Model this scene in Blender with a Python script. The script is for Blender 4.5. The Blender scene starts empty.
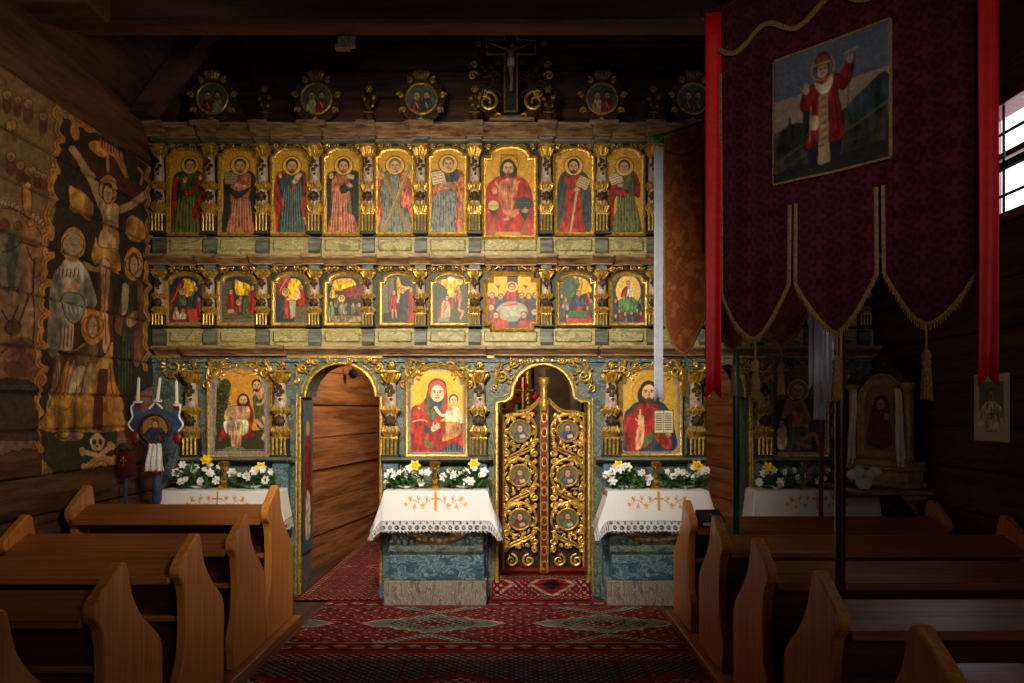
import bpy, math, random
import numpy as np
from mathutils import Vector, Matrix
random.seed(7); RS = np.random.RandomState(11)
PI = math.pi
D = 6.65; F = 800.0; EYE = 1.55; HX = 516.0; HY = 410.0
K = D / F
COL = bpy.context.scene.collection
def X(px, d=D): return (px - HX) * d / F
def Z(py, d=D): return EYE - (py - HY) * d / F
def Y(d): return d - D
# ------------------------------------------------------------------ objects
def tag(o, label=None, cat=None, group=None, kind=None):
    if label: o['label'] = label
    if cat: o['category'] = cat
    if group: o['group'] = group
    if kind: o['kind'] = kind
    return o
def empty(name, loc=(0, 0, 0), rz=0, label=None, cat=None, group=None):
    o = bpy.data.objects.new(name, None); COL.objects.link(o)
    o.location = loc; o.rotation_euler = (0, 0, rz); o.empty_display_size = .1
    return tag(o, label, cat, group)
def children(o): return [c for c in bpy.data.objects if c.parent == o]
def copy_tree(o, parent=None):
    kids = children(o)
    c = o.copy(); COL.objects.link(c); c.parent = parent
    for ch in kids: copy_tree(ch, c)
    return c
class MB:
    def __init__(s): s.v = []; s.f = []; s.m = Matrix.Identity(4)
    def _add(s, vs, fs):
        n = len(s.v); m = s.m
        s.v += [tuple(m @ Vector(v)) for v in vs]
        s.f += [tuple(i + n for i in f) for f in fs]
        return s
    def box(s, x0, x1, y0, y1, z0, z1, b=0):
        if x0 > x1: x0, x1 = x1, x0
        if y0 > y1: y0, y1 = y1, y0
        if z0 > z1: z0, z1 = z1, z0
        b = min(b, (x1-x0)*.45, (y1-y0)*.45, (z1-z0)*.45)
        if b <= 0:
            vs = [(x, y, z) for z in (z0, z1) for y in (y0, y1) for x in (x0, x1)]
            return s._add(vs, [(0, 2, 3, 1), (4, 5, 7, 6), (0, 1, 5, 4), (2, 6, 7, 3), (0, 4, 6, 2), (1, 3, 7, 5)])
        vs = []; idx = {}
        for ix, x in enumerate((x0, x1)):
            for iy, y in enumerate((y0, y1)):
                for iz, z in enumerate((z0, z1)):
                    sx = b if ix == 0 else -b; sy = b if iy == 0 else -b; sz = b if iz == 0 else -b
                    for a, p in enumerate(((x, y+sy, z+sz), (x+sx, y, z+sz), (x+sx, y+sy, z))):
                        idx[ix, iy, iz, a] = len(vs); vs.append(p)
        I = idx; fs = []
        for a in range(3):
            for q in (0, 1):
                c = []
                for (p, r) in ((0, 0), (1, 0), (1, 1), (0, 1)):
                    k = [p, r]; k.insert(a, q); c.append(I[k[0], k[1], k[2], a])
                fs.append(c if q == (0 if a == 1 else 1) else c[::-1])
        for a in range(3):
            o = [t for t in range(3) if t != a]
            for p in (0, 1):
                for r in (0, 1):
                    k0 = [0, 0, 0]; k0[o[0]] = p; k0[o[1]] = r; k1 = list(k0); k1[a] = 1
                    fs.append((I[k0[0], k0[1], k0[2], o[0]], I[k0[0], k0[1], k0[2], o[1]], I[k1[0], k1[1], k1[2], o[1]], I[k1[0], k1[1], k1[2], o[0]]))
        for p in (0, 1):
            for q in (0, 1):
                for r in (0, 1): fs.append((I[p, q, r, 0], I[p, q, r, 1], I[p, q, r, 2]))
        return s._add(vs, fs)
    def prism(s, pts, a, b, axis='y'):
        # pts 2-D (u,w); extruded along axis from a to b
        def mk(u, w, t): return {'y': (u, t, w), 'x': (t, u, w), 'z': (u, w, t)}[axis]
        n = len(pts)
        vs = [mk(u, w, a) for u, w in pts] + [mk(u, w, b) for u, w in pts]
        fs = [tuple(range(n)), tuple(range(2*n-1, n-1, -1))] + [(i, n+i, n+(i+1) % n, (i+1) % n) for i in range(n)]
        return s._add(vs, fs)
    def tube(s, path, r, n=6, flat=1.0, cap=True, up=None):
        P = [Vector(p) for p in path]; m = len(P)
        if m < 2: return s
        rr = r if hasattr(r, '__len__') else [r]*m
        vs = []; fs = []
        pn = None
        for i, p in enumerate(P):
            t = (P[min(i+1, m-1)] - P[max(i-1, 0)])
            t = t.normalized() if t.length > 1e-9 else Vector((0, 0, 1))
            if up is not None: a = Vector(up)
            elif pn is None: a = Vector((0, 1, 0)) if abs(t.y) < .9 else Vector((1, 0, 0))
            else: a = pn
            a = a - t*a.dot(t)
            a = a.normalized() if a.length > 1e-6 else t.orthogonal().normalized()
            pn = a; b = t.cross(a)
            for k in range(n):
                q = 2*PI*k/n
                vs.append(tuple(p + a*(math.cos(q)*rr[i]*flat) + b*(math.sin(q)*rr[i])))
        for i in range(m-1):
            for k in range(n):
                fs.append((i*n+k, i*n+(k+1) % n, (i+1)*n+(k+1) % n, (i+1)*n+k))
        if cap: fs += [tuple(range(n-1, -1, -1)), tuple(range((m-1)*n, m*n))]
        return s._add(vs, fs)
    def lathe(s, prof, c=(0, 0, 0), n=16, a0=0, a1=2*PI):
        vs = []; fs = []; full = abs(a1-a0-2*PI) < 1e-6
        for r, z in prof:
            for k in range(n):
                q = a0 + (a1-a0)*k/(n if full else n-1)
                vs.append((c[0]+r*math.cos(q), c[1]+r*math.sin(q), c[2]+z))
        for i in range(len(prof)-1):
            for k in range(n if full else n-1):
                fs.append((i*n+k, i*n+(k+1) % n, (i+1)*n+(k+1) % n, (i+1)*n+k))
        if full: fs += [tuple(range(n-1, -1, -1)), tuple(range((len(prof)-1)*n, len(prof)*n))]
        return s._add(vs, fs)
    def ball(s, c, rx, ry=None, rz=None, n=8, m=6):
        ry = ry or rx; rz = rz or rx
        vs = [(c[0], c[1], c[2]-rz)]; fs = []
        for i in range(1, m):
            t = -PI/2 + PI*i/m
            for k in range(n):
                q = 2*PI*k/n
                vs.append((c[0]+rx*math.cos(t)*math.cos(q), c[1]+ry*math.cos(t)*math.sin(q), c[2]+rz*math.sin(t)))
        vs.append((c[0], c[1], c[2]+rz)); L = len(vs)-1
        for k in range(n):
            fs.append((0, 1+(k+1) % n, 1+k)); fs.append((L, L-n+k, L-n+(k+1) % n))
        for i in range(m-2):
            for k in range(n): fs.append((1+i*n+k, 1+i*n+(k+1) % n, 1+(i+1)*n+(k+1) % n, 1+(i+1)*n+k))
        return s._add(vs, fs)
    def leaf(s, c, L, w, ang=0, tilt=0, az=0, thick=.002):
        # curved pointed leaf / petal starting at c, lying in plane of direction
        m0 = s.m
        s.m = m0 @ Matrix.Translation(c) @ Matrix.Rotation(az, 4, 'Z') @ Matrix.Rotation(tilt, 4, 'Y') @ Matrix.Rotation(ang, 4, 'Z')
        st = [(0, .15), (.25, .8), (.5, 1), (.75, .7), (1, .05)]
        vs = []
        for t, q in st:
            zc = -.25*L*t*t
            vs += [(L*t, -w*q/2, zc+.12*w), (L*t, 0, zc), (L*t, w*q/2, zc+.12*w)]
        n = len(vs); vs += [(a, b, z-thick) for a, b, z in vs]
        fs = []
        for i in range(4):
            for j in range(2):
                a = i*3+j; fs.append((a, a+3, a+4, a+1)); fs.append((n+a, n+a+1, n+a+4, n+a+3))
            a = i*3; fs.append((a, n+a, n+a+3, a+3)); a += 2; fs.append((a, a+3, n+a+3, n+a))
        s._add(vs, fs); s.m = m0
        return s
    def scroll(s, cx, cz, r, y, turns=1.25, a0=0, hand=1, th=.01, n=22, flat=.7, lead=None):
        # spiral in an x/z plane at depth y, ball at the eye
        pts = []; rad = []
        for i in range(n):
            t = i/(n-1); a = a0 + hand*turns*2*PI*t; q = r*(1-.80*t)
            pts.append((cx+q*math.cos(a), y - .3*th*math.sin(PI*t), cz+q*math.sin(a))); rad.append(th*(.55+.45*math.sin(PI*min(1, t*1.3+.12))))
        if lead:
            pts = [(lead[0], y, lead[1])] + pts; rad = [th*.3]+rad
        s.tube(pts, rad, 6, flat); s.ball((pts[-1][0], y-th*.2, pts[-1][2]), th*1.05, th*.9, th*1.05, 6, 4)
        return s
    def build(s, name, mat, parent=None, smooth=True, loc=None):
        me = bpy.data.meshes.new(name); me.from_pydata(s.v, [], s.f)
        me.materials.append(mat)
        if smooth: me.polygons.foreach_set('use_smooth', [True]*len(me.polygons))
        me.validate()
        o = bpy.data.objects.new(name, me); COL.objects.link(o)
        if smooth:
            try:
                me.set_sharp_from_angle(angle=math.radians(38))
            except Exception: pass
        if parent: o.parent = parent
        if loc: o.location = loc
        return o
def struct(o): o['kind'] = 'structure'; return o
# ------------------------------------------------------------------ materials
def lin(c): return tuple((x/12.92 if x <= .04045 else ((x+.055)/1.055)**2.4) for x in [v/255. for v in c[:3]])
MATS = {}
def mat(name, c1, c2=None, rough=.5, metal=0, scale=8, stretch=(1, 1, 1), bump=.15, bscale=None, ramp=(.35, .65), spec=.4, detail=6, veins=None, coat=0, dist=0.0):
    if name in MATS: return MATS[name]
    m = bpy.data.materials.new(name); m.use_nodes = True; nt = m.node_tree; N = nt.nodes; L = nt.links
    bs = N['Principled BSDF']; bs.inputs['Roughness'].default_value = rough; bs.inputs['Metallic'].default_value = metal
    bs.inputs['Specular IOR Level'].default_value = spec; bs.inputs['Coat Weight'].default_value = coat
    tc = N.new('ShaderNodeTexCoord'); mp = N.new('ShaderNodeMapping'); mp.inputs['Scale'].default_value = stretch
    L.new(tc.outputs['Object'], mp.inputs['Vector'])
    nz = N.new('ShaderNodeTexNoise'); nz.inputs['Scale'].default_value = scale; nz.inputs['Detail'].default_value = detail; nz.inputs['Roughness'].default_value = .65
    nz.inputs['Distortion'].default_value = dist
    L.new(mp.outputs['Vector'], nz.inputs['Vector'])
    cr = N.new('ShaderNodeValToRGB'); cr.color_ramp.elements[0].position = ramp[0]; cr.color_ramp.elements[1].position = ramp[1]
    cr.color_ramp.elements[0].color = (*lin(c1), 1); cr.color_ramp.elements[1].color = (*lin(c2 or c1), 1)
    if veins:
        e = cr.color_ramp.elements.new((ramp[0]+ramp[1])/2); e.color = (*lin(veins), 1)
        mid = tuple((p+q)/2 for p, q in zip(c1, c2 or c1))
        for off in (-.022, .022):
            e = cr.color_ramp.elements.new((ramp[0]+ramp[1])/2+off); e.color = (*lin(mid), 1)
    L.new(nz.outputs['Fac'], cr.inputs['Fac']); L.new(cr.outputs['Color'], bs.inputs['Base Color'])
    if bump:
        b = N.new('ShaderNodeBump'); b.inputs['Strength'].default_value = bump; b.inputs['Distance'].default_value = .02
        n2 = N.new('ShaderNodeTexNoise'); n2.inputs['Scale'].default_value = bscale or scale*2; n2.inputs['Detail'].default_value = 4
        L.new(mp.outputs['Vector'], n2.inputs['Vector']); L.new(n2.outputs['Fac'], b.inputs['Height']); L.new(b.outputs['Normal'], bs.inputs['Normal'])
    MATS[name] = m; return m
def painted_mat(name, rough=.5, bump=.1, bscale=60, alpha=False, spec=.4, sheen=0, amp=.2):
    m = bpy.data.materials.new(name); m.use_nodes = True; nt = m.node_tree; N = nt.nodes; L = nt.links
    bs = N['Principled BSDF']; bs.inputs['Roughness'].default_value = rough; bs.inputs['Specular IOR Level'].default_value = spec
    bs.inputs['Sheen Weight'].default_value = sheen
    at = N.new('ShaderNodeAttribute'); at.attribute_name = 'Col'
    tc = N.new('ShaderNodeTexCoord'); nz = N.new('ShaderNodeTexNoise'); nz.inputs['Scale'].default_value = bscale; nz.inputs['Detail'].default_value = 5
    L.new(tc.outputs['Object'], nz.inputs['Vector'])
    mr = N.new('ShaderNodeMapRange'); mr.inputs['From Min'].default_value = .25; mr.inputs['From Max'].default_value = .75
    mr.inputs['To Min'].default_value = 1-amp; mr.inputs['To Max'].default_value = 1+amp
    L.new(nz.outputs['Fac'], mr.inputs['Value'])
    mx = N.new('ShaderNodeVectorMath'); mx.operation = 'SCALE'
    L.new(at.outputs['Color'], mx.inputs[0]); L.new(mr.outputs['Result'], mx.inputs['Scale']); L.new(mx.outputs['Vector'], bs.inputs['Base Color'])
    if alpha: L.new(at.outputs['Alpha'], bs.inputs['Alpha'])
    b = N.new('ShaderNodeBump'); b.inputs['Strength'].default_value = bump; b.inputs['Distance'].default_value = .01
    L.new(nz.outputs['Fac'], b.inputs['Height']); L.new(b.outputs['Normal'], bs.inputs['Normal'])
    return m
M_paint = painted_mat('painted_wood_panel'); M_mural = painted_mat('painted_wall_boards', .8, .3, 25, amp=.3)
M_rug = painted_mat('woven_rug', .95, .5, 160, spec=.1); M_cloth = painted_mat('linen_cloth', .85, .05, 90, alpha=True, spec=.15, amp=.04)
M_banner = painted_mat('damask_cloth', .75, .2, 120, spec=.2, sheen=.15)
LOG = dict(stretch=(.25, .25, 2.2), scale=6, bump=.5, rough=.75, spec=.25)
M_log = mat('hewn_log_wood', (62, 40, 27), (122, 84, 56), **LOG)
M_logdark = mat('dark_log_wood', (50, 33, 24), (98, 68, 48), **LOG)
M_logwarm = mat('warm_log_wood', (104, 62, 34), (168, 112, 68), stretch=(.6, .25, 3.5), scale=5, bump=.5, rough=.6)
M_beam = mat('beam_wood', (62, 40, 28), (104, 70, 48), stretch=(.15, 1, 1), scale=8, bump=.4, rough=.8)
M_floor = mat('floor_wood', (52, 36, 26), (86, 60, 42), stretch=(3, .3, 1), scale=6, bump=.2)
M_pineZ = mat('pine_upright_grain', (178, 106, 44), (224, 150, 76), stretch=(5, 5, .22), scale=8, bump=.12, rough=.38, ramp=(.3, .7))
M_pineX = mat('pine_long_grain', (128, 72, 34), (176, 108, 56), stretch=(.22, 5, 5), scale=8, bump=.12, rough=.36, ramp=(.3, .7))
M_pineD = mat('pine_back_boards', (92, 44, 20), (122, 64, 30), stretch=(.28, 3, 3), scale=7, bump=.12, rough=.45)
M_gold = mat('gilding', (112, 78, 24), (226, 180, 72), rough=.33, metal=.55, scale=40, bump=.25, spec=.6, ramp=(.3, .6))
M_golddoor = mat('gilding_bright', (118, 80, 30), (232, 182, 84), rough=.3, metal=.55, scale=40, bump=.25, spec=.6, ramp=(.3, .6))
M_olddark = mat('tarnished_carving', (34, 26, 18), (112, 82, 34), rough=.55, metal=.2, scale=55, bump=.4, ramp=(.42, .68))
M_brass = mat('polished_brass', (208, 152, 60), (240, 190, 92), rough=.2, metal=.9, scale=10, bump=0)
M_dkgreen = mat('dark_green_paint', (24, 30, 26), (46, 54, 44), rough=.5, scale=14)
M_blue = mat('blue_marbled_paint', (38, 66, 82), (88, 118, 128), rough=.45, scale=9, veins=(160, 174, 172), stretch=(1, 1, 1.6), ramp=(.32, .7), dist=1.2)
M_blued = mat('slate_marbled_paint', (40, 56, 58), (104, 114, 100), rough=.5, scale=11, veins=(140, 146, 128), ramp=(.3, .7), dist=1)
M_green = mat('ochre_marbled_paint', (112, 102, 58), (176, 160, 98), rough=.5, scale=7, veins=(210, 196, 140), stretch=(1, 1, 1.8), ramp=(.3, .7), dist=1.5)
M_grey = mat('grey_marbled_paint', (92, 82, 74), (152, 136, 122), rough=.55, scale=9, veins=(186, 172, 156), stretch=(2.2, 1, .6), ramp=(.3, .7), dist=1.5)
M_corn = mat('brown_cornice_paint', (92, 62, 42), (178, 142, 98), rough=.5, scale=14, stretch=(.5, 1, 3))
M_cornD = mat('slate_cornice_paint', (58, 62, 54), (122, 122, 100), rough=.5, scale=9, stretch=(.5, 1, 3))
M_pink = mat('pink_marbled_shaft', (134, 104, 86), (206, 182, 156), rough=.45, scale=26, ramp=(.3, .62))
M_redw = mat('dark_red_paint', (96, 22, 18), (124, 34, 24), rough=.4, scale=12)
M_red = mat('red_ribbon_satin', (218, 6, 14), (242, 14, 22), rough=.5, scale=30, bump=.05)
M_white = mat('white_ribbon_cloth', (184, 192, 208), (202, 208, 220), rough=.75, scale=20, bump=.1)
M_lace = mat('white_cloth', (214, 210, 204), (236, 232, 226), rough=.8, scale=60, bump=.2)
M_fringe = mat('gold_fringe', (128, 92, 48), (196, 154, 92), rough=.7, scale=120, bump=.5)
M_leaf = mat('leaf_green', (26, 66, 22), (78, 122, 52), rough=.5, scale=12, bump=.05)
M_petal = mat('white_petals', (226, 226, 220), (250, 248, 240), rough=.6, scale=20, bump=.05)
M_yellow = mat('yellow_petals', (244, 186, 10), (255, 222, 40), rough=.6, scale=20, bump=.05)
M_porc = mat('white_porcelain', (228, 228, 228), (240, 240, 238), rough=.2, scale=4, bump=0)
M_wax = mat('candle_wax', (236, 228, 204), (246, 240, 222), rough=.5, scale=6, bump=0)
M_iron = mat('black_iron', (18, 17, 17), (34, 31, 29), rough=.6, metal=.5, scale=20)
M_polegreen = mat('green_pole_paint', (30, 74, 52), (48, 104, 72), rough=.35, scale=9, stretch=(1, 1, .2), bump=.05)
M_polered = mat('maroon_pole_paint', (58, 24, 20), (92, 40, 30), rough=.35, scale=9, stretch=(1, 1, .2), bump=.05)
M_bluep = mat('blue_paint', (36, 50, 84), (70, 92, 128), rough=.4, scale=12, bump=.05)
M_paper = mat('white_paper', (206, 204, 200), (218, 216, 212), rough=.8, scale=5, bump=0)
M_black = mat('black_leather', (16, 16, 20), (28, 28, 34), rough=.45, scale=60, bump=.1)
M_shrine = mat('pale_gilded_wood', (150, 118, 76), (196, 166, 116), rough=.45, metal=.1, scale=14)
M_velvet = mat('maroon_velvet', (62, 8, 12), (88, 14, 20), rough=.85, scale=30)
def glass_mat():
    m = bpy.data.materials.new('window_glass'); m.use_nodes = True; b = m.node_tree.nodes['Principled BSDF']
    b.inputs['Transmission Weight'].default_value = 1; b.inputs['Roughness'].default_value = .02; b.inputs['IOR'].default_value = 1.05
    nz = m.node_tree.nodes.new('ShaderNodeTexNoise'); cr = m.node_tree.nodes.new('ShaderNodeValToRGB')
    cr.color_ramp.elements[0].color = (.9, .95, 1, 1); cr.color_ramp.elements[1].color = (1, 1, 1, 1)
    m.node_tree.links.new(nz.outputs['Fac'], cr.inputs['Fac']); m.node_tree.links.new(cr.outputs['Color'], b.inputs['Base Color'])
    return m
M_glass = glass_mat()
# ------------------------------------------------------------------ paint canvas (numpy)
def catmull(pts, n=6, closed=True):
    P = np.array(pts, float); m = len(P); out = []
    for i in range(m if closed else m-1):
        if closed: p0, p1, p2, p3 = P[(i-1) % m], P[i], P[(i+1) % m], P[(i+2) % m]
        else: p0, p1, p2, p3 = P[max(i-1, 0)], P[i], P[i+1], P[min(i+2, m-1)]
        for k in range(n):
            t = k/n
            out.append(.5*((2*p1)+(-p0+p2)*t+(2*p0-5*p1+4*p2-p3)*t*t+(-p0+3*p1-3*p2+p3)*t**3))
    if not closed: out.append(P[-1])
    return np.array(out)
def vnoise(h, w, cell, rs=RS, octv=3):
    out = np.zeros((h, w)); amp = 1; tot = 0
    for o in range(octv):
        c = max(1.0, cell/2**o); gh, gw = int(h/c)+3, int(w/c)+3
        g = rs.rand(gh, gw)
        yy = np.arange(h)/c; xx = np.arange(w)/c
        y0 = yy.astype(int); x0 = xx.astype(int); fy = (yy-y0)[:, None]; fx = (xx-x0)[None]
        fy = fy*fy*(3-2*fy); fx = fx*fx*(3-2*fx)
        a = g[y0][:, x0]; b = g[y0][:, x0+1]; c2 = g[y0+1][:, x0]; d = g[y0+1][:, x0+1]
        out += amp*((a*(1-fx)+b*fx)*(1-fy)+(c2*(1-fx)+d*fx)*fy); tot += amp; amp *= .55
    return out/tot*2-1
class Cv:
    def __init__(s, x0, y0, x1, y1, w, bg=(0, 0, 0)):
        # drawing window x0..x1, y0 (top)..y1 (bottom); w cells across, supersampled twice
        s.x0, s.y0, s.x1, s.y1 = x0, y0, x1, y1
        s.w = int(w)*2; s.h = max(2, int(round(w*(y1-y0)/(x1-x0))))*2
        s.dx = (x1-x0)/s.w; s.dy = (y1-y0)/s.h
        s.xs = x0+(np.arange(s.w)+.5)*s.dx; s.ys = y0+(np.arange(s.h)+.5)*s.dy
        s.a = np.zeros((s.h, s.w, 4)); s.a[..., :3] = bg; s.a[..., 3] = 1
        # brush streaks, longer than wide
        t = vnoise(max(4, s.h//3), s.w, max(3, s.w/22.)); s.brush = np.repeat(t, 3, 0)
        s.brush = np.vstack([s.brush]*2)[:s.h] if len(s.brush) < s.h else s.brush[:s.h]
        s.brush2 = vnoise(s.h, s.w, max(3, s.w/9.))
    def _win(s, xa, xb, ya, yb):
        i0 = max(0, int((xa-s.x0)/s.dx)-1); i1 = min(s.w, int((xb-s.x0)/s.dx)+2)
        j0 = max(0, int((ya-s.y0)/s.dy)-1); j1 = min(s.h, int((yb-s.y0)/s.dy)+2)
        return i0, i1, j0, j1
    def _mix(s, i0, i1, j0, j1, m, col, al=1):
        m = (m*al)[..., None]; r = s.a[j0:j1, i0:i1, :3]
        r[:] = r*(1-m)+np.array(col, float)*m
    def mask(s, pts, closed=True):
        P = np.array(pts, float); i0, i1, j0, j1 = s._win(P[:, 0].min(), P[:, 0].max(), P[:, 1].min(), P[:, 1].max())
        if i1 <= i0 or j1 <= j0: return None
        gx = s.xs[i0:i1][None]; gy = s.ys[j0:j1][:, None]
        ins = np.zeros((j1-j0, i1-i0), bool)
        Q = np.roll(P, -1, 0)
        for (xa, ya), (xb, yb) in zip(P, Q):
            if ya == yb: continue
            c = ((ya > gy) != (yb > gy)) & (gx < (xb-xa)*(gy-ya)/(yb-ya)+xa)
            ins ^= c
        return i0, i1, j0, j1, ins.astype(float)
    def poly(s, pts, col, al=1):
        m = s.mask(pts)
        if m: s._mix(*m[:4], m[4], col, al)
        return s
    def blob(s, pts, col, edge=None, ew=1.5, al=1):
        q = catmull(pts); m = s.mask(q)
        if col[0] > 140 and col[1] < 75: col = tuple(c*.78 for c in col)      # vermilion pigment, deeper
        if m:
            s._mix(*m[:4], m[4], col, al); i0, i1, j0, j1, k = m
            b = s.brush[j0:j1, i0:i1]*.55+s.brush2[j0:j1, i0:i1]*.28
            s.a[j0:j1, i0:i1, :3] *= (1+k*b*al)[..., None]
        if edge is not None: s.line(list(q)+[q[0]], ew, edge, raw=True)
        return s
    def ell(s, cx, cy, rx, ry=None, col=(0, 0, 0), al=1, rot=0):
        ry = ry or rx
        t = np.linspace(0, 2*PI, 29)[:-1]; c, q = math.cos(rot), math.sin(rot)
        return s.poly(np.stack([cx+rx*np.cos(t)*c-ry*np.sin(t)*q, cy+rx*np.cos(t)*q+ry*np.sin(t)*c], 1), col, al)
    def ring(s, cx, cy, r, w, col):
        t = np.linspace(0, 2*PI, 29); return s.line(np.stack([cx+r*np.cos(t), cy+r*np.sin(t)], 1), w, col, raw=True)
    def line(s, pts, w, col, al=1, raw=False):
        P = np.array(pts, float)
        if not raw and len(P) > 2: P = catmull(P, 5, False)
        for (xa, ya), (xb, yb) in zip(P[:-1], P[1:]):
            i0, i1, j0, j1 = s._win(min(xa, xb)-w, max(xa, xb)+w, min(ya, yb)-w, max(ya, yb)+w)
            if i1 <= i0 or j1 <= j0: continue
            gx = s.xs[i0:i1][None]; gy = s.ys[j0:j1][:, None]
            dx, dy = xb-xa, yb-ya; L = dx*dx+dy*dy+1e-9
            t = np.clip(((gx-xa)*dx+(gy-ya)*dy)/L, 0, 1)
            d = np.hypot(gx-xa-t*dx, gy-ya-t*dy)
            s._mix(i0, i1, j0, j1, np.clip((w/2-d)/s.dx+.5, 0, 1), col, al)
        return s
    def folds(s, x0, x1, y0, y1, col, n=6, w=2.5, fan=0, al=.75):
        for i in range(n):
            t = (i+.5)/n; x = x0+(x1-x0)*t; xe = x+fan*(t-.5)*(x1-x0)
            k = random.uniform(-3, 3)
            s.line([(x, y0+random.uniform(0, .15)*(y1-y0)), ((x+xe)/2+k, (y0+y1)/2), (xe, y1-random.uniform(0, .06)*(y1-y0))], w, col, al)
        return s
    def noise(s, amp=.12, cell=10, chan=.3):
        n = vnoise(s.h, s.w, cell/s.dx)
        s.a[..., :3] *= (1+amp*n)[..., None]
        for c in range(3): s.a[..., c] *= 1+amp*chan*vnoise(s.h, s.w, cell*1.7/s.dx)
        return s
    def get(s):
        a = s.a.reshape(s.h//2, 2, s.w//2, 2, 4).mean((1, 3)).copy()
        c = np.clip(a[..., :3]/255., 0, 1)
        a[..., :3] = np.where(c <= .04045, c/12.92, ((c+.055)/1.055)**2.4)
        return a
def inside(poly, xs, ys):
    gx = xs[None]; gy = ys[:, None]; ins = np.zeros((len(ys), len(xs)), bool)
    P = np.array(poly, float)
    for (xa, ya), (xb, yb) in zip(P, np.roll(P, -1, 0)):
        if ya == yb: continue
        ins ^= ((ya > gy) != (yb > gy)) & (gx < (xb-xa)*(gy-ya)/(yb-ya)+xa)
    return ins
def grid_mesh(name, img, pos, m, parent=None, keep=None, back=None, smooth=True):
    """img (h,w,4) linear colours, row 0 = top; pos(U,V)-> three arrays, U,V in 0..1 (V down). Colours sit on the vertices."""
    h, w = img.shape[:2]
    U, V = np.meshgrid((np.arange(w)+.5)/w, (np.arange(h)+.5)/h)
    U[:, 0] = 0; U[:, -1] = 1; V[0] = 0; V[-1] = 1
    px, py, pz = pos(U, V)
    co = np.stack([px+0*U, py+0*U, pz+0*U], -1).reshape(-1, 3)
    j, i = np.mgrid[0:h-1, 0:w-1]; a = (j*w+i)
    q = np.stack([a, a+w, a+w+1, a+1], -1)
    if keep is not None:
        kc = keep[:-1, :-1] & keep[1:, 1:] & keep[1:, :-1] & keep[:-1, 1:]; q = q[kc]
    q = q.reshape(-1, 4)
    used = np.zeros(h*w, bool); used[q.ravel()] = True
    remap = np.cumsum(used)-1; q = remap[q]; co = co[used]; cols = img.reshape(-1, 4)[used]
    nq = len(q); loops = q.ravel(); starts = np.arange(nq)*4; tot = np.full(nq, 4)
    if back is not None:       # board behind the paint: (front points, back points)
        fr, bk = back; n = len(fr); b = len(co)
        co = np.vstack([co, fr, bk]); cols = np.vstack([cols, np.tile([.02, .012, .008, 1], (2*n, 1))])
        L = list(range(b+n, b+2*n)); ls = [L]
        for t in range(n): ls.append([b+t, b+(t+1) % n, b+n+(t+1) % n, b+n+t])
        st = len(loops); extra = []
        for l in ls: starts = np.append(starts, st+len(extra)); tot = np.append(tot, len(l)); extra += l
        loops = np.concatenate([loops, extra])
    me = bpy.data.meshes.new(name)
    me.vertices.add(len(co)); me.vertices.foreach_set('co', co.astype(np.float32).ravel())
    me.loops.add(len(loops)); me.loops.foreach_set('vertex_index', loops.astype(np.int32))
    me.polygons.add(len(starts)); me.polygons.foreach_set('loop_start', starts.astype(np.int32))
    try: me.polygons.foreach_set('loop_total', tot.astype(np.int32))
    except Exception: pass
    me.update(calc_edges=True)
    ca = me.color_attributes.new('Col', 'FLOAT_COLOR', 'POINT'); ca.data.foreach_set('color', cols.astype(np.float32).ravel())
    if smooth: me.polygons.foreach_set('use_smooth', np.ones(len(me.polygons), bool))
    me.materials.append(m); me.validate()
    o = bpy.data.objects.new(name, me); COL.objects.link(o)
    if parent: o.parent = parent
    return o
def panel(name, cv, outline, y, parent, thick=.02, m=None, rect=None):
    """painted board in an x/z plane facing -y; outline list of (x,z); rect=(x0,x1,z0,z1) the canvas covers"""
    img = cv.get(); h, w = img.shape[:2]
    x0, x1, z0, z1 = rect
    xs = x0+(x1-x0)*(np.arange(w)+.5)/w; zs = z1-(z1-z0)*(np.arange(h)+.5)/h
    xs[0], xs[-1], zs[0], zs[-1] = x0, x1, z1, z0
    cx = (x0+x1)/2; cz = (z0+z1)/2
    ins = inside([(cx+(a-cx)*1.02, cz+(b-cz)*1.02) for a, b in outline], xs, zs)
    fr = [(a, y+.001, b) for a, b in outline]; bk = [(a, y+thick, b) for a, b in outline]
    return grid_mesh(name, img, lambda U, V: (x0+(x1-x0)*U, y+0*U, z1-(z1-z0)*V), m or M_paint, parent, ins, (np.array(fr), np.array(bk)), smooth=False)
def arch(x0, x1, z0, zs, zt, ins=.0, n=14):
    """outline with shoulders at zs and a round head reaching zt"""
    p = [(x0, z0), (x1, z0), (x1, zs)]
    a, b = x0+ins, x1-ins; c = (a+b)/2; r = (b-a)/2
    for k in range(n+1):
        t = PI*k/n; p.append((c+r*math.cos(t), zs+(zt-zs)*math.sin(t)))
    p.append((x0, zs)); q = [p[0]]
    for v in p[1:]:
        if abs(v[0]-q[-1][0])+abs(v[1]-q[-1][1]) > 1e-5: q.append(v)
    return q
def offset(P, d):
    P = [Vector(p) for p in P]; n = len(P); out = []
    for i in range(n):
        a = (P[i]-P[i-1]).normalized(); b = (P[(i+1) % n]-P[i]).normalized()
        na = Vector((-a.y, a.x)); nb = Vector((-b.y, b.x)); m = (na+nb)
        if m.length < 1e-6: m = na
        m.normalize(); c = max(.5, m.dot(na)); out.append(tuple(P[i]+m*(d/c)))
    return out
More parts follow.
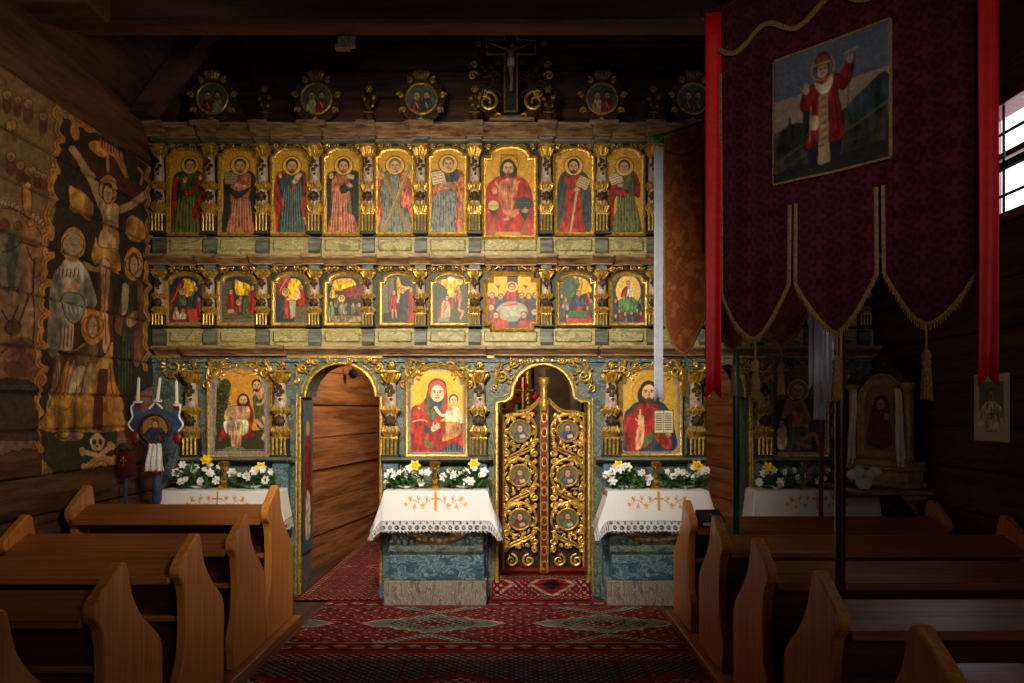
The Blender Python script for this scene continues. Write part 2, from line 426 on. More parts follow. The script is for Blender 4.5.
def frame_mb(mb, outl, prof, y0):
    """sweep profile [(inward, height toward viewer)] round a counter-clockwise outline (x,z)"""
    rings = []
    for d, hgt in prof: rings.append([(a, y0-hgt, b) for a, b in offset(outl, d)])
    n = len(outl); vs = [v for r in rings for v in r]; fs = []; m = len(rings)
    for k in range(m):
        for i in range(n):
            a = k*n+i; b = k*n+(i+1) % n; c = ((k+1) % m)*n+(i+1) % n; e = ((k+1) % m)*n+i
            fs.append((a, e, c, b))
    mb._add(vs, fs); return mb
# ------------------------------------------------------------------ figures for the paintings
SK = (196, 148, 104)
def face(cv, x, y, r, hair=(60, 38, 24), beard=None, skin=SK, long_=False, halo=None, hr=1.6, tilt=0):
    if halo is not None:
        cv.ell(x, y, r*hr, r*hr, halo); cv.ring(x, y, r*hr, r*.16, (110, 70, 20)); cv.ring(x, y, r*hr*.86, r*.1, (236, 196, 92))
    cv.ell(x, y-r*.15, r*1.02, r*1.12, hair)
    if long_: cv.blob([(x-r, y-r*.4), (x+r, y-r*.4), (x+r*1.15, y+r*1.1), (x+r*.3, y+r*1.3), (x-r*.4, y+r*1.3), (x-r*1.15, y+r*1.1)], hair)
    cv.ell(x, y+r*.15, r*.76, r*.98, skin)
    cv.ell(x, y-r*.38, r*.6, r*.35, tuple(min(255, c*1.12) for c in skin))
    if beard: cv.blob([(x-r*.72, y+r*.45), (x-r*.3, y+r*.78), (x, y+r*.68), (x+r*.3, y+r*.78), (x+r*.72, y+r*.45), (x+r*.46, y+r*1.1), (x, y+r*1.36), (x-r*.46, y+r*1.1)], beard)
    dk = (52, 28, 18); s = r*.14
    for q in (-1, 1):
        cv.line([(x+q*r*.48, y-r*.16), (x+q*r*.2, y-r*.16)], s*.8, dk)
        cv.ell(x+q*r*.32, y+r*.02, r*.11, r*.08, dk)
    cv.line([(x, y-r*.1), (x+r*.06, y+r*.38), (x-r*.06, y+r*.42)], s*.7, (140, 88, 56))
    cv.line([(x-r*.2, y+r*.66), (x+r*.2, y+r*.66)], s*.9, (150, 50, 36))
def hand(cv, x, y, s, a=0, skin=SK):
    c, q = math.cos(a), math.sin(a); T = lambda u, v: (x+s*(u*c-v*q), y+s*(u*q+v*c))
    cv.blob([T(-.5, -.35), T(.3, -.4), T(.4, .35), T(-.5, .35)], skin)
    for k in range(4): cv.line([T(.2, -.3+.2*k), T(.95-.1*abs(k-1), -.42+.24*k)], s*.17, skin)
    cv.line([T(-.1, -.3), T(.3, -.8)], s*.18, skin)
def book(cv, x, y, w, h, a=0, col=(196, 178, 140), lines=4):
    c, q = math.cos(a), math.sin(a); T = lambda u, v: (x+w*u*c-h*v*q, y+w*u*q+h*v*c)
    cv.poly([T(-.54, -.54), T(.54, -.54), T(.54, .54), T(-.54, .54)], (90, 62, 36))
    cv.poly([T(-.5, -.5), T(.5, -.5), T(.5, .5), T(-.5, .5)], col)
    for k in range(lines):
        v = -.36+.72*k/max(1, lines-1)
        for u in (-.25, .25): cv.line([T(u-.17, v), T(u+.17, v)], h*.045, (92, 74, 54))
    cv.line([T(0, -.5), T(0, .5)], w*.03, (110, 86, 58))
GB = (204, 150, 44); GH = (214, 164, 62)
RED = (184, 52, 28); DKR = (150, 34, 26); OLV = (72, 78, 34); OLL = (150, 148, 70); BLK = (34, 40, 36); GRY = (100, 104, 88); PNK = (152, 84, 56); TEA = (50, 66, 64)
def cloakman(cv, spec):
    """spec: list of drawing ops in canvas coordinates"""
    for op in spec:
        k = op[0]
        if k == 'b': cv.blob(op[1], op[2], op[3] if len(op) > 3 else (30, 22, 16), 2.5)
        elif k == 'p': cv.poly(op[1], op[2])
        elif k == 'f': cv.folds(*op[1:])
        elif k == 'h': hand(cv, *op[1:])
        elif k == 'k': book(cv, *op[1:])
        elif k == 'F': face(cv, op[1], op[2], op[3], **op[4])
        elif k == 'l': cv.line(op[1], op[2], op[3])
        elif k == 'e': cv.ell(*op[1:])
ICONS = [
 # (zoom origin x, zoom scale), inner rect, label words, ops -- upper row
 (155, 6.508, (108, 66, 336, 630), 'arched saint icon in green robe with red cloak, leftmost of upper row', [
  ('b', [(185, 208), (290, 205), (325, 260), (330, 400), (300, 560), (150, 560), (132, 380), (132, 250)], BLK),
  ('b', [(132, 258), (176, 250), (150, 340), (160, 440), (135, 490), (136, 600), (118, 610), (118, 380)], RED),
  ('b', [(170, 240), (285, 215), (300, 330), (262, 480), (300, 520), (322, 628), (124, 628), (146, 480), (186, 370)], OLV),
  ('f', 160, 300, 370, 628, OLL, 8, 5, .35), ('b', [(292, 222), (324, 262), (332, 486), (244, 492), (300, 340), (240, 362), (204, 362), (194, 326), (252, 322)], RED),
  ('l', [(306, 500), (318, 560), (322, 610)], 12, RED), ('h', 205, 268, 26, -1.2), ('h', 300, 250, 22, -1.4), ('F', 236, 168, 36, dict(halo=GH, hair=(58, 42, 22)))]),
 (155, 6.508, (442, 66, 676, 630), 'arched saint icon in pink robe and black cloak holding up an open book', [
  ('b', [(500, 205), (610, 200), (662, 260), (666, 420), (668, 625), (452, 625), (456, 420), (458, 250)], BLK),
  ('b', [(520, 215), (610, 212), (632, 260), (622, 400), (640, 520), (664, 628), (480, 628), (500, 460), (494, 330)], PNK),
  ('f', 510, 630, 370, 628, (238, 170, 120), 8, 4, .4), ('b', [(470, 290), (540, 340), (610, 320), (640, 300), (585, 360), (545, 382), (495, 345)], BLK),
  ('k', 503, 252, 78, 74, .05, (152, 140, 100)), ('h', 545, 300, 26, .1), ('h', 590, 306, 24, 3.1), ('F', 560, 172, 38, dict(halo=GH, beard=(120, 98, 70), hair=(86, 70, 48)))]),
 (265, 6.508, (68, 66, 300, 630), 'arched saint icon in dark robe with wide red cloak, third in upper row', [
  ('b', [(130, 205), (240, 200), (278, 260), (290, 480), (220, 490), (240, 400), (140, 400), (156, 490), (78, 490), (80, 250)], RED),
  ('b', [(140, 220), (235, 205), (255, 300), (238, 440), (264, 620), (92, 620), (108, 480), (140, 430), (104, 330), (92, 250)], TEA),
  ('f', 130, 240, 280, 622, (136, 142, 128), 9, 4, .5), ('l', [(84, 500), (84, 610)], 16, RED), ('l', [(276, 500), (278, 600)], 16, RED),
  ('k', 222, 240, 30, 50, .6, (196, 176, 140), 2), ('h', 195, 278, 28, -.2), ('e', 194, 312, 12, 16, RED), ('h', 108, 238, 22, -1.5), ('F', 182, 172, 38, dict(halo=GH, beard=(92, 60, 36)))]),
 (265, 6.508, (402, 66, 636, 630), 'arched saint icon in long pink robe under dark cloak, between two dark-robed saints', [
  ('b', [(470, 205), (570, 200), (622, 260), (624, 620), (520, 600), (420, 620), (412, 420), (412, 240)], BLK),
  ('b', [(470, 220), (545, 205), (560, 300), (540, 460), (585, 500), (606, 628), (418, 628), (440, 450), (436, 300)], PNK),
  ('f', 450, 560, 300, 626, (240, 176, 128), 9, 4, .5), ('b', [(500, 300), (560, 290), (575, 315), (520, 350), (498, 345)], BLK),
  ('h', 560, 300, 26, 3.6), ('k', 560, 242, 44, 28, .3, (190, 170, 130), 2), ('h', 438, 240, 26, -1.3), ('F', 516, 172, 38, dict(halo=GH, beard=(120, 84, 50)))]),
 (370, 6.508, (58, 66, 296, 630), 'arched saint icon of a man carrying a big diagonal wooden cross', [
  ('b', [(120, 205), (210, 200), (262, 250), (284, 480), (276, 620), (62, 620), (64, 400), (66, 250)], (184, 92, 62)),
  ('b', [(105, 215), (200, 205), (190, 300), (210, 440), (250, 460), (262, 620), (72, 620), (92, 470), (72, 340), (84, 300)], GRY),
  ('f', 100, 210, 240, 622, (150, 146, 116), 9, 4, .5), ('b', [(210, 310), (270, 330), (276, 430), (212, 440)], (202, 100, 70)),
  ('l', [(268, 172), (90, 606)], 26, (142, 116, 58)), ('l', [(66, 172), (262, 606)], 24, (142, 116, 58)), ('l', [(258, 180), (92, 590)], 4, (186, 160, 92)),
  ('h', 86, 244, 26, -1.2), ('h', 262, 240, 22, -1.6), ('F', 168, 170, 38, dict(halo=GH, beard=(150, 128, 92), hair=(120, 100, 70)))]),
 (370, 6.508, (398, 66, 634, 630), 'arched saint icon in grey robe and copper cloak with book, left of the enthroned figure', [
  ('b', [(460, 200), (570, 195), (616, 250), (606, 420), (610, 540), (540, 510), (440, 420), (402, 400), (404, 220)], (172, 92, 44)),
  ('b', [(494, 200), (570, 200), (576, 264), (500, 270)], (50, 62, 70)),
  ('b', [(430, 350), (540, 330), (572, 400), (552, 520), (576, 620), (404, 620), (408, 440)], (96, 100, 92)),
  ('f', 420, 556, 360, 622, (152, 152, 132), 9, 4, .4), ('b', [(566, 520), (604, 530), (606, 600), (572, 618)], (196, 98, 54)),
  ('l', [(430, 390), (450, 340), (458, 392)], 4, (170, 160, 130)), ('h', 470, 296, 28, 0), ('l', [(480, 300), (540, 305)], 18, (100, 112, 112)),
  ('k', 448, 248, 84, 80, -.2, (206, 188, 142)), ('F', 512, 160, 38, dict(halo=GH, beard=(164, 146, 116), hair=(120, 104, 82)))]),
 (475, 5.689, (556-475, 0, 0, 0), '', []),
]
def center_christ():
    cv = Cv(58, 60, 340, 552, 100, GB)
    cv.noise(.15, 14)
    cv.ring(195, 150, 52, 5, (140, 92, 30)); cv.line([(150, 95), (150, 140)], 5, (130, 84, 24)); cv.line([(240, 95), (240, 140)], 5, (130, 84, 24)); cv.line([(150, 95), (240, 95)], 6, (130, 84, 24))
    cv.blob([(140, 215), (250, 215), (310, 270), (334, 400), (330, 540), (64, 540), (64, 300), (100, 240)], (200, 48, 16), (90, 20, 12), 2)
    cv.blob([(150, 240), (240, 240), (215, 400), (170, 430), (140, 330)], (190, 112, 66))
    for k in range(6): cv.line([(152+12*k, 245), (160+7*k, 400)], 3, (112, 46, 30))
    for k in range(5): cv.line([(120+38*k, 470), (134+34*k, 535)], 4, (150, 28, 16))
    cv.blob([(165, 455), (230, 398), (250, 420), (190, 460)], (196, 126, 74)); cv.line([(120, 250), (150, 300)], 14, (196, 130, 80)); cv.line([(250, 245), (215, 290)], 14, (196, 130, 80))
    cv.poly([(75, 545), (100, 470), (125, 545)], (146, 82, 30)); cv.poly([(250, 545), (285, 460), (320, 545)], (146, 82, 30)); cv.poly([(120, 525), (255, 525), (260, 550), (115, 550)], (186, 130, 62))
    cv.poly([(78, 400), (135, 400), (108, 446)], (40, 40, 34)); cv.ell(106, 378, 30, 28, (190, 166, 92)); cv.line([(80, 380), (132, 380)], 3, (120, 90, 40))
    cv.poly([(250, 412), (310, 412), (285, 470)], (40, 40, 34)); cv.ell(278, 368, 48, 38, (42, 56, 54)); cv.line([(278, 330), (278, 312)], 5, (60, 60, 50)); cv.line([(232, 362), (324, 362)], 3, (90, 100, 90))
    hand(cv, 115, 300, 26, -1.5); hand(cv, 280, 408, 24, .1)
    face(cv, 190, 168, 40, (62, 38, 24), (86, 54, 32), long_=True)
    return cv
def saint_paint(i):
    ox, s, (a, b, c, d), lab, ops = ICONS[i]
    cv = Cv(a, b, c, d, 84, GB); cv.noise(.12, 12); cloakman(cv, ops); cv.noise(.14, 7); return cv
def saint_r1():
    cv = Cv(455, 60, 675, 540, 84, GB); cv.noise(.12, 12)
    cloakman(cv, [('b', [(515, 180), (600, 180), (650, 250), (655, 520), (475, 520), (472, 260)], (48, 66, 66)),
     ('b', [(510, 195), (590, 190), (602, 300), (606, 420), (622, 530), (478, 530), (505, 420), (512, 310)], (204, 48, 18)), ('f', 505, 610, 330, 528, (160, 28, 14), 7, 4, .3),
     ('b', [(480, 230), (520, 250), (510, 300), (478, 320)], (48, 66, 66)), ('l', [(578, 300), (542, 526)], 11, (176, 158, 122)),
     ('k', 615, 246, 66, 62, .45, (186, 164, 116)), ('h', 575, 286, 24, 0), ('F', 560, 152, 34, dict(halo=GH, beard=(82, 56, 36)))])
    cv.noise(.14, 7); return cv
def saint_r2():
    cv = Cv(757, 60, 948, 536, 80, GB); cv.noise(.12, 12)
    cloakman(cv, [('b', [(800, 185), (900, 180), (936, 260), (928, 330), (880, 300), (800, 320), (782, 480), (762, 500), (762, 270)], (168, 38, 34)),
     ('b', [(820, 200), (895, 195), (905, 260), (906, 330), (938, 528), (775, 528), (805, 400), (812, 300)], (84, 86, 42)), ('f', 810, 915, 300, 526, (152, 148, 84), 8, 4, .35),
     ('b', [(765, 290), (815, 285), (870, 290), (850, 330), (800, 320), (775, 360)], (176, 44, 40)),
     ('k', 800, 222, 70, 60, -.35, (200, 184, 146)), ('h', 820, 262, 22, 0), ('F', 848, 156, 33, dict(halo=GH, hair=(96, 48, 28)))])
    cv.noise(.14, 7); return cv
# second-row scenes: drawn on a 100 x 125 board
def scene(kind):
    W, H = 100, 125
    cv = Cv(0, 0, W, H, 76, (52, 52, 38)); YG = (232, 170, 32)
    def man(x, y, r, col, h=30, hair=(70, 46, 28), halo=None):
        cv.blob([(x-r*1.1, y+r), (x+r*1.1, y+r), (x+r*1.9, y+h), (x-r*1.9, y+h)], col, (24, 18, 12), 1); cv.line([(x-r*.4, y+r*1.6), (x-r*.8, y+h-2)], 1.2, (24, 18, 12)); cv.line([(x+r*.6, y+r*1.6), (x+r*.8, y+h-2)], 1, tuple(min(255, q*1.4) for q in col))
        face(cv, x, y, r, hair, halo=halo)
    if kind == 0:
        cv.poly([(0, 0), (W, 0), (W, 40), (0, 60)], (34, 40, 34)); cv.blob([(45, 8), (78, 18), (80, 50), (50, 55), (38, 30)], YG)
        cv.blob([(0, 62), (28, 20), (46, 12), (40, 40), (16, 70), (4, 100)], (150, 48, 34)); cv.line([(8, 70), (36, 24)], 2, (210, 120, 80)); cv.line([(18, 66), (42, 24)], 2, (90, 24, 20))
        man(40, 42, 6, (84, 92, 60), 34, halo=(214, 160, 50)); man(66, 48, 6, (44, 62, 74), 40); man(82, 34, 6, (40, 54, 60), 60); man(90, 62, 5, (140, 36, 26), 50)
        cv.blob([(8, 100), (60, 84), (80, 92), (70, 122), (6, 122)], (170, 46, 34)); cv.poly([(58, 90), (84, 88), (86, 122), (60, 122)], (186, 64, 50))
        man(22, 88, 6, (176, 150, 120), 26); man(42, 92, 6, (190, 168, 140), 22)
    elif kind == 1:
        cv.poly([(0, 20), (30, 14), (34, 90), (0, 96)], (96, 84, 54))
        for k in range(6): cv.line([(0, 28+12*k), (32, 26+12*k)], 1, (44, 36, 24))
        cv.blob([(40, 12), (56, 16), (80, 24), (84, 44), (60, 52), (42, 46)], YG); cv.poly([(0, 92), (100, 86), (100, 125), (0, 125)], (104, 92, 56))
        for k in range(3): cv.line([(0, 96+9*k), (100, 92+9*k)], 1.4, (50, 42, 26))
        man(28, 42, 6, (178, 44, 30), 46); cv.poly([(20, 88), (36, 88), (38, 98), (18, 98)], (160, 140, 100)); man(56, 58, 5, (46, 48, 52), 40); man(50, 70, 5, (196, 66, 42), 24, halo=(214, 160, 50)); man(74, 44, 6, (72, 90, 52), 60); man(90, 32, 6, (182, 44, 30), 62)
    elif kind == 2:
        cv.blob([(42, 10), (76, 16), (80, 60), (40, 58)], YG); cv.blob([(2, 40), (8, 8), (44, 2), (40, 22), (26, 34), (18, 56)], (176, 66, 50)); cv.line([(12, 40), (34, 8)], 2, (226, 150, 110))
        cv.poly([(60, 80), (100, 78), (100, 125), (56, 125)], (96, 84, 54)); man(30, 44, 7, (190, 70, 50), 64, halo=(224, 168, 52)); cv.blob([(14, 60), (26, 56), (22, 118), (6, 118)], (52, 62, 66))
        man(80, 30, 6, (196, 46, 30), 46); cv.blob([(64, 34), (74, 40), (76, 60), (62, 56)], (226, 170, 120)); cv.poly([(42, 66), (62, 66), (60, 106), (46, 114)], (176, 156, 112)); cv.line([(38, 62), (66, 60)], 5, (206, 190, 150))
    elif kind == 3:
        cv.blob([(20, 12), (66, 8), (80, 28), (40, 40), (14, 34)], YG); cv.blob([(36, 40), (96, 24), (100, 60), (60, 56)], (158, 70, 38)); cv.line([(40, 44), (98, 42)], 2, (92, 40, 22))
        man(14, 34, 5, (214, 150, 50), 24); man(26, 52, 4, (90, 96, 60), 30); man(40, 60, 6, (180, 70, 50), 30, halo=(238, 190, 60))
        for k in range(5): cv.blob([(30+12*k, 84), (44+10*k, 70), (52+9*k, 92), (36+11*k, 104)], [(120, 128, 92), (170, 150, 110), (60, 72, 66), (146, 116, 70), (100, 90, 60)][k], (30, 26, 18), 1)
        man(90, 76, 5, (96, 70, 44), 34); man(10, 72, 5, (110, 116, 80), 40); cv.blob([(8, 110), (40, 104), (92, 108), (90, 122), (10, 122)], (136, 112, 66))
    elif kind == 4:
        cv.poly([(0, 10), (34, 6), (36, 92), (0, 100)], (104, 98, 72)); cv.line([(18, 12), (18, 90)], 3, (64, 60, 44)); cv.blob([(44, 10), (50, 4), (60, 26), (88, 30), (70, 40), (50, 64), (44, 40)], YG)
        man(34, 44, 6, (206, 52, 36), 48); cv.line([(30, 90), (30, 112)], 4, SK); cv.line([(40, 90), (42, 110)], 4, SK); cv.blob([(46, 56), (68, 56), (72, 70), (46, 72)], (206, 182, 130))
        man(62, 40, 7, (52, 54, 58), 78); man(88, 36, 6, (184, 42, 32), 88)
    elif kind == 5:
        cv.poly([(0, 0), (100, 0), (100, 125), (0, 125)], (64, 72, 40)); cv.blob([(14, 16), (38, 8), (50, 2), (64, 8), (88, 14), (70, 36), (56, 62), (36, 70), (40, 36)], YG); cv.blob([(40, 8), (52, 4), (64, 8), (52, 16)], (214, 200, 160))
        cv.blob([(26, 62), (56, 58), (58, 86), (42, 90), (14, 112), (10, 104)], (190, 56, 40)); cv.blob([(28, 68), (46, 64), (50, 96), (44, 116), (26, 116), (22, 90)], SK); face(cv, 40, 58, 6, long_=True)
        cv.line([(32, 84), (30, 116)], 3, (140, 96, 62)); cv.poly([(12, 110), (48, 108), (46, 122), (14, 122)], (128, 126, 96)); man(74, 32, 6, (150, 92, 50), 36); cv.line([(66, 48), (46, 56)], 4, SK)
        cv.line([(78, 66), (76, 90), (88, 94), (80, 112)], 6, (206, 132, 60))
    elif kind == 6:    # supper
        cv.poly([(0, 0), (100, 0), (100, 50), (0, 50)], (236, 172, 34)); cv.poly([(40, 0), (62, 0), (62, 60), (40, 60)], (74, 54, 34)); cv.poly([(0, 48), (100, 48), (100, 125), (0, 125)], (58, 58, 48))
        for x in (22, 78): cv.line([(x, 22), (x, 34)], 2, (60, 40, 20)); cv.line([(x-4, 22), (x, 27), (x+4, 22)], 2, (60, 40, 20))
        man(50, 26, 8, (196, 40, 26), 34, halo=(238, 184, 50))
        for k, x in enumerate((10, 27, 69, 84, 97)): man(x, 46+(k % 2)*2, 6, [(190, 60, 34), (60, 66, 74), (84, 92, 52), (180, 60, 40), (52, 60, 62)][k], 24)
        cv.ell(50, 84, 32, 24, (150, 144, 112)); cv.ell(50, 82, 24, 15, (166, 160, 128)); cv.line([(34, 70), (60, 66)], 4, (186, 60, 40))
        for k, (x, y) in enumerate(((8, 74), (18, 92), (95, 84), (74, 92))): man(x, y, 7, [(160, 52, 34), (206, 50, 28), (52, 62, 66), (60, 60, 70)][k], 36)
        cv.blob([(4, 110), (36, 104), (44, 124), (4, 124)], (202, 48, 28)); cv.blob([(66, 108), (92, 104), (94, 124), (62, 124)], (190, 50, 32))
    elif kind == 7:
        cv.poly([(0, 0), (44, 0), (34, 70), (0, 90)], (70, 84, 60)); cv.blob([(38, 2), (78, 10), (98, 40), (80, 46), (50, 50), (60, 20)], YG); cv.blob([(30, 12), (58, 10), (50, 40), (34, 56)], (86, 108, 54))
        man(58, 46, 6, (200, 56, 34), 44); cv.blob([(46, 60), (68, 58), (72, 80), (44, 80)], (50, 66, 92)); cv.blob([(54, 84), (66, 80), (62, 100), (52, 96)], (196, 60, 36))
        for k, (x, y) in enumerate(((6, 54), (18, 62), (10, 80), (22, 106), (86, 50), (95, 66), (84, 84))): man(x, y, 5, [(60, 72, 80), (120, 110, 90), (66, 66, 60), (52, 60, 80), (190, 70, 44), (80, 80, 60), (150, 50, 36)][k], 28)
        cv.poly([(26, 92), (80, 92), (86, 110), (24, 110)], (72, 96, 50)); cv.poly([(20, 112), (100, 112), (100, 125), (20, 125)], (190, 42, 32))
    else:
        cv.poly([(0, 0), (100, 0), (100, 125), (0, 125)], (66, 66, 56)); cv.ell(50, 40, 40, 42, (232, 190, 92)); cv.blob([(44, 26), (58, 26), (62, 62), (38, 62)], (188, 178, 160)); cv.blob([(34, 34), (48, 28), (44, 52), (26, 56)], (190, 56, 44)); face(cv, 50, 20, 6)
        cv.blob([(16, 70), (40, 56), (66, 58), (86, 76), (72, 96), (26, 96)], (92, 120, 66))
        for k, (x, y) in enumerate(((10, 66), (88, 66), (22, 92), (40, 100), (60, 98), (78, 90), (90, 98), (10, 106))): man(x, y, 5, [(60, 66, 84), (70, 80, 70), (150, 60, 46), (110, 100, 76), (60, 70, 86), (96, 70, 54), (160, 50, 40), (52, 56, 60)][k], 24)
    cv.noise(.2, 4); return cv
def theotokos():      # zoom coordinates of [400,360] x4.878
    cv = Cv(58, 50, 316, 448, 128, (236, 182, 36)); cv.noise(.1, 9)
    RD = (208, 48, 16)
    cv.ring(186, 160, 74, 3, (190, 136, 24)); cv.ring(262, 196, 40, 3, (190, 136, 24))
    cv.poly([(110, 395), (310, 395), (310, 448), (110, 448)], (40, 56, 66)); cv.folds(120, 306, 396, 446, (96, 112, 116), 14, 4)
    cv.blob([(180, 92), (222, 110), (230, 160), (234, 200), (226, 270), (200, 300), (308, 310), (312, 430), (270, 400), (190, 440), (60, 446), (60, 250), (110, 215), (138, 170), (146, 115)], RD, (120, 24, 12), 3)
    cv.blob([(146, 130), (160, 120), (158, 200), (180, 250), (166, 300), (136, 270), (126, 220)], (86, 84, 44), (40, 34, 20), 2); cv.blob([(216, 130), (226, 170), (212, 230), (200, 200)], (86, 84, 44))
    cv.blob([(155, 200), (205, 205), (190, 270), (172, 250)], (44, 66, 84))
    cv.line([(70, 300), (110, 292), (136, 300)], 8, (210, 160, 100)); cv.blob([(120, 320), (146, 330), (140, 360), (122, 350)], (40, 60, 72)); cv.line([(120, 320), (124, 420)], 4, (150, 28, 14)); cv.line([(80, 320), (92, 430)], 4, (160, 30, 16)); cv.line([(150, 380), (200, 405), (250, 390)], 4, (150, 28, 14))
    cv.blob([(126, 370), (150, 400), (190, 420), (130, 425)], (108, 106, 54))
    cv.blob([(232, 240), (276, 226), (300, 262), (302, 310), (260, 330), (224, 306)], (226, 206, 160), (120, 90, 60), 2); cv.blob([(224, 306), (290, 310), (296, 360), (236, 392), (206, 392), (224, 350)], (212, 140, 74), (110, 60, 30), 2)
    cv.line([(238, 262), (206, 270), (176, 232)], 14, (232, 208, 168)); cv.line([(292, 262), (302, 300)], 16, (232, 196, 150)); cv.ell(248, 240, 12, 9, (206, 110, 80))
    hand(cv, 172, 332, 32, -.5, (232, 190, 140)); hand(cv, 180, 236, 12, -2, (232, 190, 140))
    face(cv, 263, 196, 23, (84, 48, 26), skin=(232, 190, 142)); cv.ell(186, 158, 36, 50, (66, 46, 26)); face(cv, 186, 158, 42, (200, 60, 30), skin=(236, 194, 146)); cv.line([(148, 142), (160, 116), (186, 104), (212, 116), (224, 140)], 8, (206, 60, 26))
    cv.ell(98, 236, 6, 6, (240, 200, 90)); cv.noise(.08, 6); return cv
def pantocrator():    # zoom [590,340] x3.793
    cv = Cv(122, 100, 330, 420, 112, (206, 158, 52)); cv.noise(.1, 8)
    cv.ring(222, 200, 62, 2.5, (160, 112, 36))
    cv.blob([(180, 236), (260, 232), (300, 270), (316, 330), (314, 416), (130, 416), (130, 290), (152, 256)], (40, 58, 76), (20, 24, 28), 2)
    cv.blob([(190, 240), (248, 240), (262, 290), (240, 350), (190, 414), (140, 414), (130, 300), (160, 270)], (206, 46, 14), (110, 20, 12), 2); cv.blob([(240, 350), (290, 345), (310, 400), (300, 414), (270, 400)], (206, 62, 40))
    cv.folds(150, 240, 260, 410, (150, 28, 16), 6, 3); cv.blob([(196, 370), (240, 345), (250, 360), (200, 410)], (92, 92, 48)); cv.blob([(180, 330), (206, 320), (196, 400), (170, 408)], (226, 150, 106)); cv.blob([(150, 370), (170, 350), (160, 400), (140, 400)], (216, 60, 36))
    hand(cv, 192, 308, 26, -1.45, (226, 180, 130)); cv.line([(188, 292), (190, 262)], 6, (226, 180, 130))
    book(cv, 278, 308, 68, 82, 0, (216, 204, 160), 8); hand(cv, 300, 356, 16, 3.3)
    face(cv, 222, 196, 34, (58, 34, 22), (84, 50, 30), skin=(220, 174, 126), long_=True); cv.noise(.08, 5); return cv
def baptism():        # zoom [110,365] x4.71
    cv = Cv(508, 8, 762, 425, 128, (206, 142, 40)); cv.noise(.12, 9)
    cv.poly([(508, 330), (762, 300), (762, 425), (508, 425)], (50, 54, 26)); cv.blob([(516, 130), (530, 80), (560, 66), (580, 90), (572, 150), (560, 240), (545, 330), (516, 350)], (48, 56, 26))
    for k in range(60): cv.ell(random.uniform(520, 576), random.uniform(74, 320), 6, 4, random.choice([(80, 86, 36), (34, 40, 20), (110, 104, 44)]), .8)
    cv.line([(590, 30), (640, 46), (690, 30)], 4, (120, 90, 30)); cv.line([(640, 46), (640, 60)], 3, (120, 90, 30))
    cv.blob([(640, 190), (672, 196), (682, 250), (672, 300), (690, 330), (640, 350), (560, 340), (528, 360), (540, 300)], (184, 44, 30), (84, 20, 12), 2); cv.blob([(576, 196), (650, 190), (668, 220), (650, 262), (560, 262), (552, 226)], SK, (96, 60, 34), 2)
    cv.blob([(556, 262), (650, 258), (660, 300), (640, 330), (570, 330), (550, 300)], (206, 196, 160), (110, 96, 70), 2); cv.blob([(578, 280), (600, 285), (600, 400), (584, 400)], SK, (96, 60, 34), 2); cv.blob([(610, 285), (632, 280), (622, 400), (604, 400)], SK, (96, 60, 34), 2)
    cv.line([(560, 230), (600, 246), (622, 238)], 12, SK); cv.line([(660, 226), (630, 248)], 12, SK); face(cv, 636, 164, 24, (60, 36, 20), (90, 56, 34), skin=(214, 166, 116), long_=True)
    cv.ell(596, 398, 48, 14, (120, 116, 84)); cv.blob([(552, 396), (640, 396), (632, 418), (560, 418)], (104, 102, 76))
    cv.blob([(684, 110), (740, 110), (750, 160), (744, 300), (700, 290), (684, 200)], (78, 72, 30), (36, 30, 14), 2); cv.blob([(690, 106), (744, 108), (726, 150), (704, 160)], SK); cv.line([(690, 125), (668, 150), (650, 120)], 12, SK); cv.line([(748, 130), (720, 180), (700, 186)], 12, SK)
    cv.line([(728, 250), (744, 300), (726, 345)], 18, SK); cv.line([(696, 262), (720, 290)], 16, SK); face(cv, 697, 96, 24, (58, 36, 20), (70, 44, 26), skin=(200, 148, 98)); cv.line([(742, 80), (700, 250)], 3, (120, 84, 40)); cv.noise(.12, 6); return cv
def lamenting():      # zoom [590,340] x3.793 , right-hand icon
    cv = Cv(684, 100, 890, 418, 100, (134, 96, 44)); cv.noise(.15, 9)
    cv.poly([(684, 230), (890, 220), (890, 418), (684, 418)], (46, 42, 34)); cv.blob([(700, 240), (740, 225), (760, 300), (750, 410), (694, 410), (690, 300)], (38, 44, 62))
    face(cv, 786, 190, 28, (120, 108, 90), (140, 128, 108), halo=(150, 110, 50)); cv.blob([(760, 230), (810, 226), (850, 260), (860, 400), (700, 410), (740, 300)], (60, 48, 60))
    cv.blob([(752, 236), (812, 232), (826, 300), (816, 372), (770, 380), (750, 310)], (150, 96, 70), (60, 36, 28), 2); cv.blob([(742, 340), (820, 330), (836, 400), (730, 408)], (92, 84, 76), (40, 36, 30), 2)
    cv.line([(758, 250), (730, 296), (742, 250), (752, 226)], 13, (176, 120, 88)); cv.line([(808, 250), (830, 296), (812, 252), (800, 226)], 13, (176, 120, 88))
    cv.blob([(712, 330), (738, 322), (748, 372), (738, 406), (712, 404), (704, 366)], (190, 168, 136), (70, 56, 44), 2); face(cv, 726, 312, 14, (60, 40, 28), skin=(176, 120, 88)); cv.line([(800, 372), (846, 352), (866, 392)], 16, (170, 112, 82)); cv.line([(780, 384), (830, 398)], 14, (164, 106, 78)); cv.noise(.12, 6); return cv
